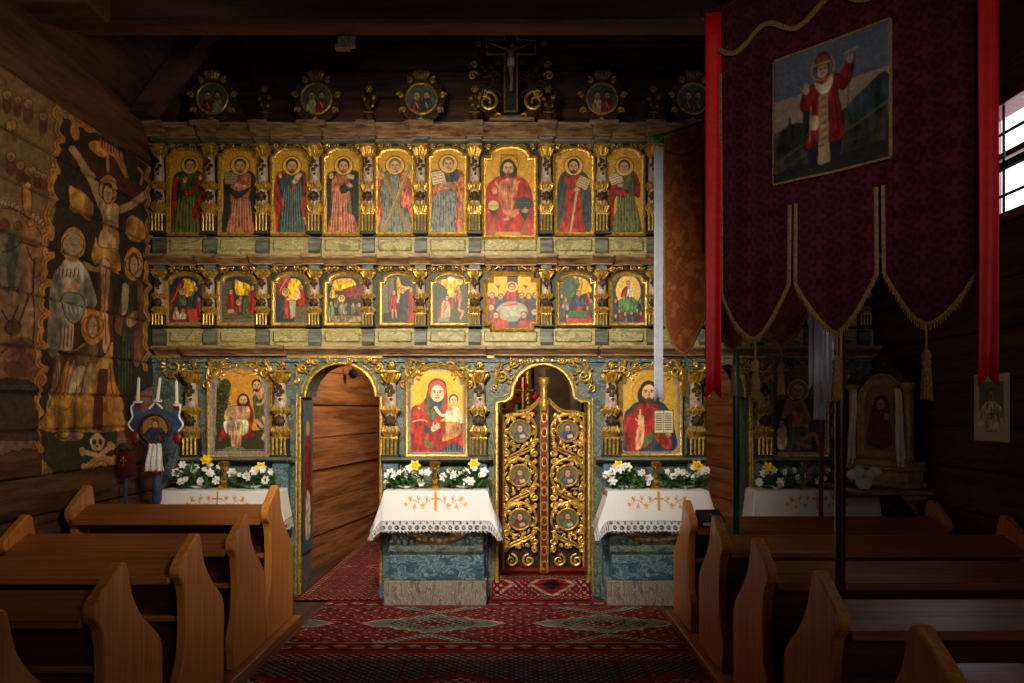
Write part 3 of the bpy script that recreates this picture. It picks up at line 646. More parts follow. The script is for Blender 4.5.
def pair(i):
    cv = Cv(0, 0, 100, 100, 60, (84, 96, 84)); c = [((150, 60, 40), (140, 140, 120)), ((150, 150, 120), (190, 40, 44)), ((110, 50, 44), (54, 66, 52)), ((180, 160, 130), (186, 50, 36)), ((120, 60, 44), (96, 96, 80))][i % 5]
    for q, x in enumerate((34, 68)):
        cv.blob([(x-12, 52), (x+12, 52), (x+19, 100), (x-19, 100)], c[q], (30, 20, 16), 2); face(cv, x, 38, 13, [(90, 60, 40), (60, 36, 22)][q], [(150, 120, 90), (70, 44, 30)][q]); cv.line([(x-4, 62), (x+4, 80)], 3, (226, 200, 150))
    cv.noise(.15, 8); return cv
def bust(i):
    cv = Cv(0, 0, 100, 100, 44, (98, 92, 64)); c = [(60, 74, 92), (120, 60, 44), (110, 46, 36), (56, 60, 80), (70, 70, 76), (80, 104, 60)][i % 6]
    cv.blob([(34, 52), (66, 50), (88, 100), (14, 100)], c, (30, 22, 16), 3); face(cv, 50, 36, 17, (70, 44, 26), [None, (110, 76, 46)][i % 2]); book(cv, 62, 76, 26, 18, -.2, lines=2); cv.noise(.15, 8); return cv
# ================================================================== ROOM SHELL
WXL, WXR = -3.02, 2.97          # inner faces of the side walls
YB = -9.2; YF = 0.40            # back of the nave, log wall behind the icon screen
def groove(z, joints, depth=.014, w=.012):
    g = 0
    for j in joints: g += depth*math.exp(-((z-j)/w)**2)
    return g
JL = [.32, .62, .88, 1.13, 1.42, 1.655, 1.935, 2.27, 2.60, 2.92, 3.21, 3.57, 3.95]
def log_wall(name, x_or_y, a0, a1, joints, z0, z1, axis, sgn, m, holes=None, thick=.16):
    """stacked hewn logs; axis 'x' -> wall in plane x=const running along y. sgn: direction of inner face"""
    mb = MB(); zs = [z0]+[j for j in joints if z0 < j < z1]+[z1]
    rs = random.Random(5)
    for k in range(len(zs)-1):
        za, zb = zs[k]+.004, zs[k+1]-.004
        jit = rs.uniform(-.008, .004)
        segs = [(a0, a1)]
        if holes:
            for (h0, h1, hz0, hz1) in holes:
                if zb > hz0+.01 and za < hz1-.01:
                    ns = []
                    for s0, s1 in segs:
                        if h0 > s0: ns.append((s0, min(s1, h0)))
                        if h1 < s1: ns.append((max(s0, h1), s1))
                    segs = ns
        for s0, s1 in segs:
            f = x_or_y+sgn*jit; b = x_or_y-sgn*thick
            if axis == 'x': mb.box(f, b, s0, s1, za, zb, .012)
            else: mb.box(s0, s1, f, b, za, zb, .012)
    bk = x_or_y-sgn*(thick-.02); b2 = x_or_y-sgn*(thick+.04)
    for (s0, s1, q0, q1) in ([(a0, a1, z0, z1)] if not holes else [(a0, holes[0][0], z0, z1), (holes[0][1], a1, z0, z1), (holes[0][0], holes[0][1], z0, holes[0][2]), (holes[0][0], holes[0][1], holes[0][3], z1)]):
        if axis == 'x': mb.box(bk, b2, s0, s1, q0, q1)
        else: mb.box(s0, s1, bk, b2, q0, q1)
    return struct(mb.build(name, m))
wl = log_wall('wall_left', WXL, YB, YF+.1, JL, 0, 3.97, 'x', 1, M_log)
W0, W1, WZ0, WZ1 = Y(4.12), Y(5.22), 2.69, 3.47
JR = [.30, .60, .88, 1.16, 1.44, 1.74, 2.05, 2.36, 2.69, 3.47, 3.72, 3.97]
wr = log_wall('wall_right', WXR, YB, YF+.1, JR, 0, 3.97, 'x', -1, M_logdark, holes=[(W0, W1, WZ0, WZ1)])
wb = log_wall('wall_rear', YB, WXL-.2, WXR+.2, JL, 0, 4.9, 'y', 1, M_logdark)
# log wall above and behind the icon screen, with its openings below 2.35 m left free
mb = MB()
JB = [3.62, 3.84, 4.06, 4.30, 4.55, 4.8, 5.1]
for k in range(len(JB)-1):
    o = [0, .012, -.01, .015, 0, -.008][k]
    mb.box(WXL-.1, WXR+.1, YF+o, YF+.2, JB[k]+.004, JB[k+1]-.004, .014)
mb.box(WXL-.1, WXR+.1, YF+.17, YF+.24, 2.35, 5.1)
for (a, b) in ((WXL-.1, X(296, 7.05)), (X(383, 7.05), X(494, 7.05)), (X(592, 7.05), X(700, 7.05)), (X(752, 7.05), WXR+.1)):
    for za, zb in ((0, .6), (.6, 1.2), (1.2, 1.8), (1.8, 2.35)): mb.box(a, b, YF+.01, YF+.2, za, zb, .01)
for za, zb in ((2.35, 2.75), (2.75, 3.2), (3.2, 3.6)): mb.box(WXL-.1, WXR+.1, YF+.01, YF+.2, za, zb, .01)
struct(mb.build('wall_front', M_logdark))
# small wooden peg block on the wall over the screen
tag(MB().box(X(252, 7), X(269, 7), YF-.03, YF-.002, Z(89, 7), Z(64, 7), .01).box(X(256, 7), X(261, 7), YF-.04, YF-.02, Z(82, 7), Z(70, 7), .004).build('wooden_block', M_log), 'small upright wooden block nailed to the dark logs above the icon screen', 'block')
struct(MB().box(-3.2, 3.2, YB-.2, 4.2, -.12, 0).build('floor', M_floor))
mb = MB()
for k in range(11):
    xa = -2.25+k*.41; mb.box(xa+.004, xa+.406, YB-.2, YF+.3, 4.93, 5.0, .006)
mb.box(-3.3, 3.3, YB-.3, YF+.4, 5.0, 5.08)
struct(mb.build('ceiling', M_beam))
for s, nm in ((-1, 'left'), (1, 'right')):     # sloping boards between wall top and ceiling
    mb = MB(); xw = WXL if s < 0 else WXR
    for k in range(4):
        t0, t1 = k/4, (k+1)/4
        xa, za = xw+(-s)*.80*t0, 3.93+1.02*t0; xb, zb = xw+(-s)*.80*t1, 3.93+1.02*t1
        xb -= -s*.006; zb -= .006
        mb.prism([(xa, za), (xb, zb), (xb+s*.06, zb+.06), (xa+s*.06, za+.06)], YB-.1, YF+.1, 'y')
    mb.prism([(xw-.02*s, 3.93), (xw+s*.25, 3.93), (xw+s*.25, 5.05), (xw-s*.74, 5.05), (xw-s*.72, 5.0)], YF-.02, YF+.12, 'y')
    mb.prism([(xw+s*.03, 3.90), (xw-s*.84, 5.03), (xw-s*.84, 5.2), (xw+s*.4, 5.2), (xw+s*.4, 3.90)], YB-.15, YF+.3, 'y')
    struct(mb.build('trim_'+('1' if s < 0 else '2'), M_logdark))
def rafter(sx, y0, y1, label):
    xw = WXL if sx < 0 else WXR; u = -sx
    o = MB().prism([(xw+u*.0, 3.88), (xw+u*.14, 3.88), (xw+u*.95, 4.93), (xw+u*.78, 4.93)], y0, y1, 'y').build('roof_brace', M_beam, smooth=False)
    return tag(o, label, 'beam')
rafter(-1, -.42, -.22, 'slanting hewn brace rising from the left wall top beside the medallions')
bd = Y(5.18)
tag(MB().box(-3.15, 3.1, bd, bd+.20, 4.06, 4.30, .02).build('tie_beam', M_beam), 'long horizontal tie beam crossing the nave above the icon screen', 'beam')
tag(MB().box(-3.15, -2.55, Y(4.75), Y(5.05), 3.98, 4.9, .02).build('corner_post', M_beam), 'dark square timber above the left wall in the top left corner', 'beam')
tag(MB().box(X(339, 5.42), X(356, 5.42), bd+.20, bd+.25, 4.0, 4.10, .004).box(X(336, 5.42), X(350, 5.42), bd+.19, bd+.26, 3.985, 4.01, .004).build('lamp_bracket', M_grey), 'small pale fitting under the tie beam at upper left of centre', 'fitting')
# window
w = struct(empty('window_1', (WXR+.08, (W0+W1)/2, (WZ0+WZ1)/2))); wc = w.location
def loc(mb, name, m, par, wc=wc):
    mb.v = [(a-wc[0], b-wc[1], c-wc[2]) for a, b, c in mb.v]; return mb.build(name, m, par)
mb = MB()
for (a, b, c, d) in ((W0, W0+.06, WZ0, WZ1), (W1-.06, W1, WZ0, WZ1), (W0, W1, WZ0, WZ0+.06), (W0, W1, WZ1-.06, WZ1)): mb.box(WXR-.02, WXR+.16, a, b, c, d, .008)
loc(mb, 'window_frame', M_redw, w)
mb = MB(); mb.box(WXR+.05, WXR+.1, (W0+W1)/2-.03, (W0+W1)/2+.03, WZ0+.05, WZ1-.05, .005); mb.box(WXR+.05, WXR+.1, W0+.05, W1-.05, WZ0+.42, WZ0+.46, .005)
for q in (.5,): mb.box(WXR+.06, WXR+.09, W0+(W1-W0)*q-.012, W0+(W1-W0)*q+.012, WZ0+.05, WZ1-.05, .003)
loc(mb, 'glazing_bars', M_redw, w)
loc(MB().box(WXR+.072, WXR+.078, W0+.05, W1-.05, WZ0+.05, WZ1-.05), 'pane', M_glass, w)
mb = MB()
for z_ in (2.86, 3.04, 3.24): mb.tube([(WXR+.01, W0, z_), (WXR+.01, W1, z_)], .010 if z_ != 3.04 else .028, 8)
for q in (.3, .7): mb.tube([(WXR+.012, W0+(W1-W0)*q, WZ0), (WXR+.012, W0+(W1-W0)*q, WZ1)], .009, 8)
loc(mb, 'iron_bars', M_iron, w)
tag(MB().box(WXR-.06, WXR+.02, W1, W1+.10, 2.2, 3.6, .01).build('window_shutter', M_redw), 'narrow dark red board beside the barred window', 'board')
tag(MB().box(WXR-.04, WXR+.02, W1+.14, W1+.22, 2.6, 3.7, .01).build('hanging_board', M_log), 'upright wooden batten on the right wall left of the window', 'board')
# sanctuary behind the screen
mb = MB()
za = [0, .34, .66, .97, 1.28, 1.6, 1.93, 2.3, 2.7]
for k in range(8):
    o = [0, .02, -.01, .015, 0, .02, -.005, .01][k]
    mb.prism([(-2.02+o, YF+.12), (-1.62+o, 3.2), (-1.8, 3.2), (-2.2, YF+.12)], za[k]+.005, za[k+1]-.005, 'z')
mb.prism([(-2.06, YF+.12), (-1.66, 3.2), (-1.9, 3.2), (-2.3, YF+.12)], 0, 2.7, 'z')
struct(mb.build('wall_sanctuary_left', M_logwarm))
mb = MB()
for k in range(8): mb.prism([(2.2, YF+.12), (1.85, 3.2), (2.0, 3.2), (2.35, YF+.12)], za[k]+.005, za[k+1]-.005, 'z')
mb.prism([(2.24, YF+.12), (1.88, 3.2), (2.0, 3.2), (2.35, YF+.12)], 0, 2.7, 'z')
struct(mb.build('wall_sanctuary_right', M_logwarm))
mb = MB()
for k in range(8): mb.box(-1.8, 2.1, 3.18, 3.3, za[k]+.005, za[k+1]-.005, .01)
mb.box(-1.8, 2.1, 3.25, 3.35, 0, 2.7)
struct(mb.build('wall_sanctuary_end', M_logwarm))
struct(MB().box(-2.4, 2.4, YF+.1, 3.4, 2.7, 2.78).build('ceiling_sanctuary', M_beam))
# wood pegs and hangings seen through the left doorway
t = empty('iron_hanging', (-1.74, 1.75, 2.15), label='long black iron rod hanging on the boards behind the left doorway', cat='iron rod')
MB().tube([(.03, 0, .30), (.03, 0, -.18)], .012, 6).ball((.03, 0, -.22), .05, .04, .05).build('rod', M_iron, t)
t = empty('iron_hanging', (-1.70, 2.6, 2.42), label='short black iron latch high on the boards behind the left doorway', cat='iron rod')
MB().tube([(.05, 0, .2), (.05, 0, -.14)], .014, 6).box(.02, .06, -.03, .03, -.2, -.12, .005).build('rod', M_iron, t)

# ------------------------------------------------------------------ MURAL on the left wall (photo-pixel drawing, unrolled on to the boards)
A = lambda pts: [(x/3.794, 60+y/3.794) for x, y in pts]
B = lambda pts: [(x/3.594, 230+y/3.594) for x, y in pts]
C = lambda pts: [(x/3.794, 360+y/3.794) for x, y in pts]
cv = Cv(-12, 60, 158, 500, 520, (150, 112, 82)); OC = (204, 146, 72); OD = (60, 40, 24); DK = (62, 52, 44); BR = (104, 52, 36); MS = (212, 168, 122); WH = (196, 180, 152)
cv.noise(.16, 18)
# left, paler story panel
cv.poly(A([(-40, 60), (0, 80), (190, 190), (190, 400), (-40, 330)]), (150, 118, 72)); cv.poly(A([(-40, 230), (200, 350), (200, 560), (-40, 500)]), (140, 112, 76))
for (x, y, r) in ((36, 245, 20), (100, 165, 18), (158, 212, 16), (34, 365, 18), (70, 398, 16), (100, 420, 15), (118, 418, 13), (136, 432, 13), (160, 440, 12), (20, 130, 17), (60, 150, 15)):
    q = A([(x, y)])[0]; cv.ell(q[0], q[1]+r*1.9/3.8, r*1.15/3.8, r*2.4/3.8, random.choice([BR, (120, 62, 44), (140, 96, 56), (96, 62, 44)]), .75); cv.ell(q[0], q[1], r/4.4, r*1.2/3.8, MS, .5); cv.ring(q[0], q[1], r*1.1/3.8, .8, (96, 50, 32)); cv.line([(q[0]-1, q[1]), (q[0]-.2, q[1])], .7, (90, 50, 34)); cv.line([(q[0]+.4, q[1]+.5), (q[0]+.4, q[1]+2)], .6, (90, 50, 34)); cv.line([(q[0]-3, q[1]+6), (q[0]-4, q[1]+15)], 1, (90, 50, 34), .6); cv.line([(q[0]+2, q[1]+6), (q[0]+3, q[1]+15)], 1, (90, 50, 34), .6)
for k in range(16): q = A([(-20+13*k, 520+7*k+6*math.sin(k))])[0]; cv.ell(q[0], q[1], 3.6, 5, (186, 158, 122)); cv.ring(q[0], q[1], 3.6, .9, (80, 50, 36))
cv.blob(A([(80, 480), (110, 470), (112, 580), (84, 580)]), OC, OD, .8)
cv.line(A([(0, 560), (60, 570), (120, 620), (150, 660)]), 1.6, BR)
for (x, y, c) in ((10, 640, BR), (60, 650, (130, 90, 60)), (110, 640, OC)): q = A([(x, y)])[0]; cv.ell(q[0], q[1], 6, 9, c, .7); cv.ring(q[0], q[1]-6, 4, .8, (86, 44, 30))
cv.blob(B([(0, 20), (60, 10), (64, 120), (52, 220), (0, 230)]), (112, 116, 98), al=.8); cv.blob(B([(20, 40), (50, 40), (50, 190), (20, 190)]), (72, 84, 80), al=.7)
cv.blob(B([(70, 60), (110, 110), (130, 190), (120, 330), (60, 350), (40, 250)]), (172, 130, 100), al=.7)
for pts in ([(120, 100), (112, 200), (118, 320), (110, 420)], [(120, 120), (100, 90), (90, 60)], [(40, 310), (30, 420)], [(0, 290), (30, 330), (60, 270)], [(60, 340), (100, 230)], [(110, 180), (150, 150)], [(0, 80), (40, 70), (80, 30)], [(60, 40), (130, 60)], [(0, 440), (60, 400), (110, 420)], [(20, 460), (70, 440), (120, 480)]):
    cv.line(B(pts), random.uniform(1.2, 2.6), (64, 40, 32), .8)
for k in range(5): cv.ring(*B([(14+13*k, 212)])[0], 2, 1, (84, 60, 50))
for (x, y) in ((40, 350), (60, 420), (90, 470), (40, 500)): q = B([(x, y)])[0]; cv.ell(q[0], q[1], 9, 7, (70, 46, 36), .6); cv.ring(q[0], q[1], 8, .9, (60, 36, 28))
cv.blob(B([(20, 400), (100, 390), (130, 430), (110, 520), (10, 520)]), (112, 70, 52), al=.6)
# dark background of the crucifixion
cv.poly(A([(225, 205), (300, 240), (470, 335), (560, 405), (590, 425)])+B([(565, 0), (560, 100), (556, 400), (545, 560)])+C([(440, 170), (440, 300), (300, 450), (160, 400), (150, 280)])+B([(130, 560), (150, 380), (150, 250), (168, 100), (175, 0)])+A([(205, 560), (200, 480), (218, 330)]), DK)
cv.poly(B([(480, 300), (545, 320), (540, 560), (420, 560), (425, 420)]), (58, 60, 46))
cv.poly(C([(160, 272), (440, 272), (434, 400), (370, 420), (300, 446), (206, 444), (170, 390)]), (66, 62, 40))
cv.ell(*A([(279, 272)])[0], 4.6, 8.4, OC, rot=-.2)
cv.blob(A([(258, 478), (280, 485), (310, 500), (350, 550), (335, 610), (300, 580), (270, 575), (258, 530)]), OC); cv.blob(A([(475, 610), (500, 590), (540, 620), (548, 670), (520, 690), (480, 670)]), OC); cv.line(A([(520, 410), (536, 430), (530, 470)]), 2.4, OC)
cv.blob(A([(330, 315), (360, 305), (385, 320), (400, 350), (385, 368), (345, 345)]), OC)
# cross, banner, body
cv.poly(A([(262, 356), (300, 362), (500, 462), (560, 520), (552, 550), (410, 470), (262, 384)]), BR); cv.poly(A([(400, 360), (436, 372), (436, 470), (400, 450)]), BR)
cv.poly(B([(352, 100), (396, 100), (404, 440), (372, 660), (330, 660)]), (110, 60, 42)); cv.line(A([(404, 350), (404, 420)]), 3, OC)
cv.poly(A([(372, 296), (462, 352), (462, 372), (484, 446), (470, 446), (430, 370), (374, 330)]), OC)
for k in range(7): cv.line(A([(382+11*k, 304+7*k), (382+11*k, 326+6*k)]), .9, (84, 50, 24))
cv.line(A([(268, 336), (300, 380), (344, 460), (384, 560)]), 7, MS); cv.line(A([(340, 440), (384, 552)]), 9, MS); cv.line(A([(546, 510), (490, 552), (440, 570)]), 7.5, MS)
cv.blob(A([(372, 540), (444, 548), (446, 600), (436, 690), (384, 690), (386, 610)])+[], MS, (110, 70, 44), .8)
cv.blob(B([(360, 0), (420, 0), (414, 90), (352, 92)]), MS); cv.blob(B([(356, 60), (340, 20), (330, 60), (322, 100), (350, 130), (360, 120), (420, 160), (432, 120), (415, 70)]), OC, OD, .8)
cv.line(B([(300, 120), (330, 140), (360, 140)]), 5, OC)
cv.blob(B([(358, 110), (392, 120), (390, 200), (384, 300), (392, 430), (366, 436), (360, 340), (358, 220)]), MS, (110, 70, 44), .8); cv.line(B([(378, 130), (372, 260), (376, 410)]), 1, (128, 80, 50))
for k in range(3): q = A([(412+4*k, 600+22*k)])[0]; cv.ring(q[0], q[1], 3.5, .6, (140, 96, 64))
q = A([(406, 492)])[0]; cv.ell(q[0], q[1], 9.6, 15, (220, 164, 84)); cv.ring(q[0], q[1], 10, .9, OD); cv.ell(q[0]-.5, q[1]+3, 6, 11, (84, 52, 32)); cv.ell(q[0]-.3, q[1]+4, 4.6, 9, (224, 180, 132)); cv.line([(q[0]-2.6, q[1]+2), (q[0]-.9, q[1]+2)], .8, OD); cv.line([(q[0]+1, q[1]+2.6), (q[0]+2.8, q[1]+2.8)], .8, OD); cv.line([(q[0], q[1]+3), (q[0], q[1]+7)], .7, (140, 90, 60)); cv.line([(q[0]-1.4, q[1]+9.4), (q[0]+1.6, q[1]+9.6)], .8, (120, 50, 36))
def mwoman(cx, cy, rx, ry, robe, cl, halo=True, face_=MS):
    if halo: cv.ell(cx, cy, rx*2.2, ry*1.85, (220, 160, 78)); cv.ring(cx, cy, rx*2.0, .8, OD)
    cv.ell(cx, cy, rx*1.3, ry*1.3, cl); cv.ell(cx+.3, cy+1.5, rx*.85, ry, face_)
    for s in (-1, 1): cv.line([(cx+.3+s*rx*.5, cy), (cx+.3+s*rx*.2, cy)], .7, OD)
    cv.line([(cx+.4, cy+.5), (cx+.6, cy+ry*.5)], .6, (150, 100, 70)); cv.line([(cx-.8, cy+ry*.72), (cx+1.3, cy+ry*.72)], .7, (130, 60, 46))
# Mary
cv.blob(B([(215, 120), (240, 100), (280, 108), (310, 150), (345, 260), (300, 300), (265, 320), (255, 430), (200, 430), (170, 420), (175, 200)]), WH, (84, 58, 48), 1)
cv.blob(B([(180, 200), (215, 180), (210, 430), (165, 430)]), (156, 150, 130), al=.8); cv.blob(B([(300, 130), (340, 240), (320, 280), (300, 260)]), (136, 138, 118), al=.8)
cv.blob(B([(222, 230), (290, 236), (296, 300), (262, 338), (226, 300)]), (150, 152, 132), (60, 60, 52), 1)
cv.blob(B([(200, 430), (180, 560), (160, 650), (205, 650), (214, 560), (210, 440)]), WH, (90, 60, 48), .8)
for k in range(6): cv.line(B([(208+14*k, 140), (204+14*k, 170)]), 1.1, (120, 50, 40)); cv.line(B([(214+13*k, 345), (210+13*k, 420)]), 1.2, (132, 60, 48)); cv.line(B([(190+6*k, 450), (180+7*k, 600)]), 1, (120, 56, 44))
for k in range(4): cv.line(B([(228+18*k, 260+5*k), (240+14*k, 300)]), .8, (226, 216, 190))
cv.line(B([(240, 205), (258, 190), (280, 205)]), 4, MS); cv.line(B([(240, 215), (262, 200)]), 3, MS)
q = B([(258, 52)])[0]; mwoman(q[0], q[1], 5.5, 9.5, WH, (170, 172, 150))
# John
cv.blob(B([(440, 170), (470, 150), (505, 200), (520, 300), (500, 480), (470, 480), (440, 400), (405, 350), (425, 260)]), (118, 70, 52), (50, 32, 24), 1)
cv.blob(B([(440, 180), (512, 186), (490, 300), (470, 430), (480, 660), (425, 660), (420, 480), (440, 330)]), (72, 74, 54), (40, 36, 26), .8); cv.blob(B([(436, 200), (458, 205), (452, 290), (434, 300)]), (214, 190, 140)); cv.blob(B([(450, 320), (486, 290), (490, 330), (460, 350)]), MS); cv.blob(B([(490, 180), (515, 240), (512, 450), (494, 450)]), (128, 82, 58))
for k in range(5): cv.line(B([(432+11*k, 400), (430+10*k, 640)]), .9, (46, 46, 34))
q = B([(476, 122)])[0]; mwoman(q[0], q[1], 4.2, 9, DK, (104, 66, 44))
# kneeling Magdalene
cv.blob(B([(300, 400), (340, 400), (360, 470), (400, 400), (402, 470), (410, 540), (430, 660), (180, 660), (205, 560), (230, 480), (270, 430)]), (198, 138, 70), (84, 50, 28), 1)
cv.blob(B([(270, 440), (330, 400), (350, 440), (330, 500), (240, 470)]), (124, 92, 60), (64, 44, 30), .8); cv.blob(B([(240, 580), (262, 500), (300, 490), (290, 540), (262, 590)]), WH, (110, 60, 40), .8); cv.blob(B([(300, 500), (340, 480), (330, 560), (290, 600), (282, 570)]), (150, 120, 86)); cv.line(B([(330, 530), (356, 474), (372, 466)]), 4, MS)
cv.poly(B([(352, 500), (384, 500), (376, 660), (335, 660)]), (110, 60, 40))
q = B([(328, 346)])[0]; mwoman(q[0], q[1], 5.4, 10, OC, (150, 96, 56))
for pts in ([(250, 470), (236, 520), (226, 600)], [(330, 440), (300, 520), (280, 620)], [(390, 480), (396, 560), (410, 640)], [(270, 560), (262, 610), (240, 650)], [(310, 600), (320, 650)], [(215, 560), (205, 630)]): cv.line(B(pts), 1.1, (116, 60, 34), .9)
for pts in ([(250, 440), (300, 410)], [(244, 520), (262, 470)], [(340, 560), (330, 620)]): cv.line(B(pts), 1.3, (232, 190, 120), .7)
# hill, skull and bones
cv.blob(C([(162, 270), (170, 200), (210, 150), (300, 140), (420, 146), (466, 220), (462, 268)]), (200, 138, 66)); cv.poly(C([(352, 130), (386, 130), (386, 268), (350, 268)]), (112, 60, 40)); cv.line(C([(200, 170), (230, 190), (260, 180), (272, 150)]), .8, (110, 64, 34))
cv.blob(C([(204, 282), (250, 272), (312, 278), (300, 304), (250, 312), (214, 304)]), (186, 140, 96), OD, .8); cv.line(C([(215, 290), (240, 300), (262, 290), (286, 304)]), .9, (90, 50, 34))
cv.line(C([(306, 348), (430, 382)]), 5, (220, 178, 126)); cv.line(C([(318, 410), (420, 326)]), 5, (220, 178, 126))
for p in ((306, 342), (308, 356), (430, 372), (432, 390), (312, 404), (324, 416), (412, 320), (424, 332)): q = C([p])[0]; cv.ell(q[0], q[1], 2.6, 2.8, (220, 178, 126))
cv.blob(C([(336, 300), (364, 274), (392, 300), (390, 326), (378, 346), (350, 346), (338, 326)]), (214, 170, 116), OD, .8)
for p in ((352, 312), (376, 312)): q = C([p])[0]; cv.ell(q[0], q[1], 2, 2.8, OD)
q = C([(364, 328)])[0]; cv.ell(q[0], q[1], .8, 1.4, OD)
cv.line(C([(340, 446), (350, 400), (380, 384), (410, 400), (424, 440)]), 9, (212, 156, 84)); cv.line(C([(340, 446), (350, 400), (380, 384), (410, 400), (424, 440)]), .8, OD)
# scrolled border
def bord(seq, r=4.6):
    for p0, p1 in zip(seq[:-1], seq[1:]):
        mx_, my_ = (p0[0]+p1[0])/2, (p0[1]+p1[1])/2; nx, ny = (p1[1]-p0[1]), -(p1[0]-p0[0]); L = math.hypot(nx, ny)+1e-6
        cpt = (mx_-nx/L*r*.9, my_-ny/L*r*.9)
        cv.line([p0, cpt, p1], r*1.35, OD); cv.line([p0, cpt, p1], r*1.1, OC); cv.line([p0, cpt, p1], r*.22, (130, 84, 40)); cv.ell(p0[0], p0[1], r*.62, r*.7, OC)
bord(A([(215, 170), (222, 225), (232, 300), (216, 340), (214, 420), (200, 440), (205, 530), (186, 545), (190, 640), (176, 660)])+B([(180, 10), (160, 60), (182, 90), (156, 150), (172, 190), (148, 240), (166, 300), (142, 360), (160, 420), (134, 450), (158, 500), (132, 560)])+C([(150, 50), (146, 120), (150, 200), (142, 260), (150, 340), (160, 400), (200, 450), (262, 470), (330, 440)]), 5)
bord(A([(215, 175), (262, 215), (310, 245), (360, 262)]), 3.6); bord(A([(560, 415), (572, 470), (562, 530), (575, 590), (560, 650)])+B([(548, 20), (530, 60), (545, 100), (524, 150), (542, 200), (524, 260), (540, 320), (520, 380), (538, 440), (520, 500)]), 4)
# weathering towards the lower left: painted dark canopy and bare wood
cv.poly(B([(-60, 545), (20, 530), (100, 540), (138, 572), (138, 592), (110, 600), (-60, 600)]), (58, 54, 50)); cv.poly(B([(-60, 600), (112, 600), (132, 660), (132, 760), (-60, 760)]), (76, 64, 54))
for k in range(9): q = B([(6+14*k, 566)])[0]; cv.ring(q[0], q[1], 1.7, .6, (96, 90, 82))
cv.noise(.2, 5); cv.noise(.14, 26)
img = cv.get(); gh, gw = img.shape[:2]
ya, yb_, z_lo, z_hi = Y(4.42), -.02, 1.13, 3.57
nz_, ny_ = int((z_hi-z_lo)/.006), int((yb_-ya)/.006)
yy = np.linspace(ya, yb_, ny_); zz = np.linspace(z_hi, z_lo, nz_)
YYg, ZZg = np.meshgrid(yy, zz)
PXg = HX+(WXL)*F/(YYg+D); PYg = HY-(ZZg-EYE)*F/(YYg+D)
ii = np.clip(((PXg-cv.x0)/(cv.x1-cv.x0)*gw), 0, gw-1).astype(int); jj = np.clip(((PYg-cv.y0)/(cv.y1-cv.y0)*gh), 0, gh-1).astype(int)
mimg = img[jj, ii]
# bare, ragged lower edge
edge = vnoise(nz_, ny_, 22); bare = (PYg > 452+edge*8) & (PXg < 40) | (PYg > 492+edge*5)
keepm = ~bare & (PYg > 40)
gx_ = np.zeros_like(ZZg)
for j in JL: gx_ += .016*np.exp(-((ZZg-j)/.009)**2)
mimg = mimg.copy(); mimg[..., :3] *= (1-.5*np.clip(gx_/.016, 0, 1))[..., None]
mo = grid_mesh('mural', mimg, lambda U, V: (WXL+.010-gx_, ya+(yb_-ya)*U, z_hi-(z_hi-z_lo)*V), M_mural, wl, keepm)
mo['label'] = 'faded painted crucifixion scene with ochre scroll border'
# ================================================================== ICON SCREEN
ISC = empty('iconostasis', (0, 0, 0), label='tall gilded icon screen with two rows of arched niches across the church', cat='icon screen')
C_TOP = [162.4, 212.6, 265, 316.5, 369.5, 421.5, 475, 546, 600.7, 652, 704, 756, 808, 861]
XL, XR = X(153), X(872)
# backing boards, upper half
MB().box(XL, XR, 0, .12, Z(343), Z(122), .004).build('upper_backing', M_dkgreen, ISC)
# lower body with its three openings
OPN = [(300, 381, 397, 363, 5), (497, 589, 402, 364, 15), (704, 750, 397, 363, 5)]
mb = MB(); edges = [152]
for o in OPN: edges += [o[0], o[1]]
edges.append(872)
for k in range(0, 8, 2): mb.box(X(edges[k]), X(edges[k+1]), 0, .38, 0, Z(355))
ARC = []
for (a, b, s, t, ins) in OPN:
    xa, xb, zs, zt = X(a), X(b), Z(s), Z(t)
    cx = (xa+xb)/2; r = (xb-xa)/2-ins*K; pts = []
    if ins > 10:
        pts = [(xa, zs), (xa+ins*K*.55, zs+.005), (xa+ins*K*.9, zs+.03)]
        arc = [(cx-r*math.cos(PI*k/16), zs+.05+(zt-zs-.05)*math.sin(PI*k/16)) for k in range(17)]
        pts = pts+arc+[(xb-ins*K*.9, zs+.03), (xb-ins*K*.55, zs+.005), (xb, zs)]
    else:
        pts = [(xa, zs)]+[(cx-r*math.cos(PI*k/16), zs+(zt-zs)*math.sin(PI*k/16)) for k in range(17)]+[(xb, zs)]
    ARC.append(pts)
    mb.prism([(xa, Z(355))]+pts+[(xb, Z(355))], 0, .38)
MB_low = mb.build('lower_body', M_blued, ISC, smooth=False)
for pts, (a, b, s, t, ins) in zip(ARC, OPN):      # gilded edge of each opening
    xa, xb = X(a), X(b); full = [(xa, .02)]+pts+[(xb, .02)]
    m_ = MB(); m_.tube([(p[0], -.010, p[1]) for p in full], .014, 8, .8); m_.build('gilded_arch_edge', M_gold, ISC)
    inn = [(xa-.035, .02)]+[((xa+xb)/2+(p[0]-(xa+xb)/2)*1.08, p[1]+.035) for p in pts]+[(xb+.035, .02)]
    MB().tube([(p[0], -.006, p[1]) for p in inn], .007, 6, .8).build('gilded_bead', M_gold, ISC)
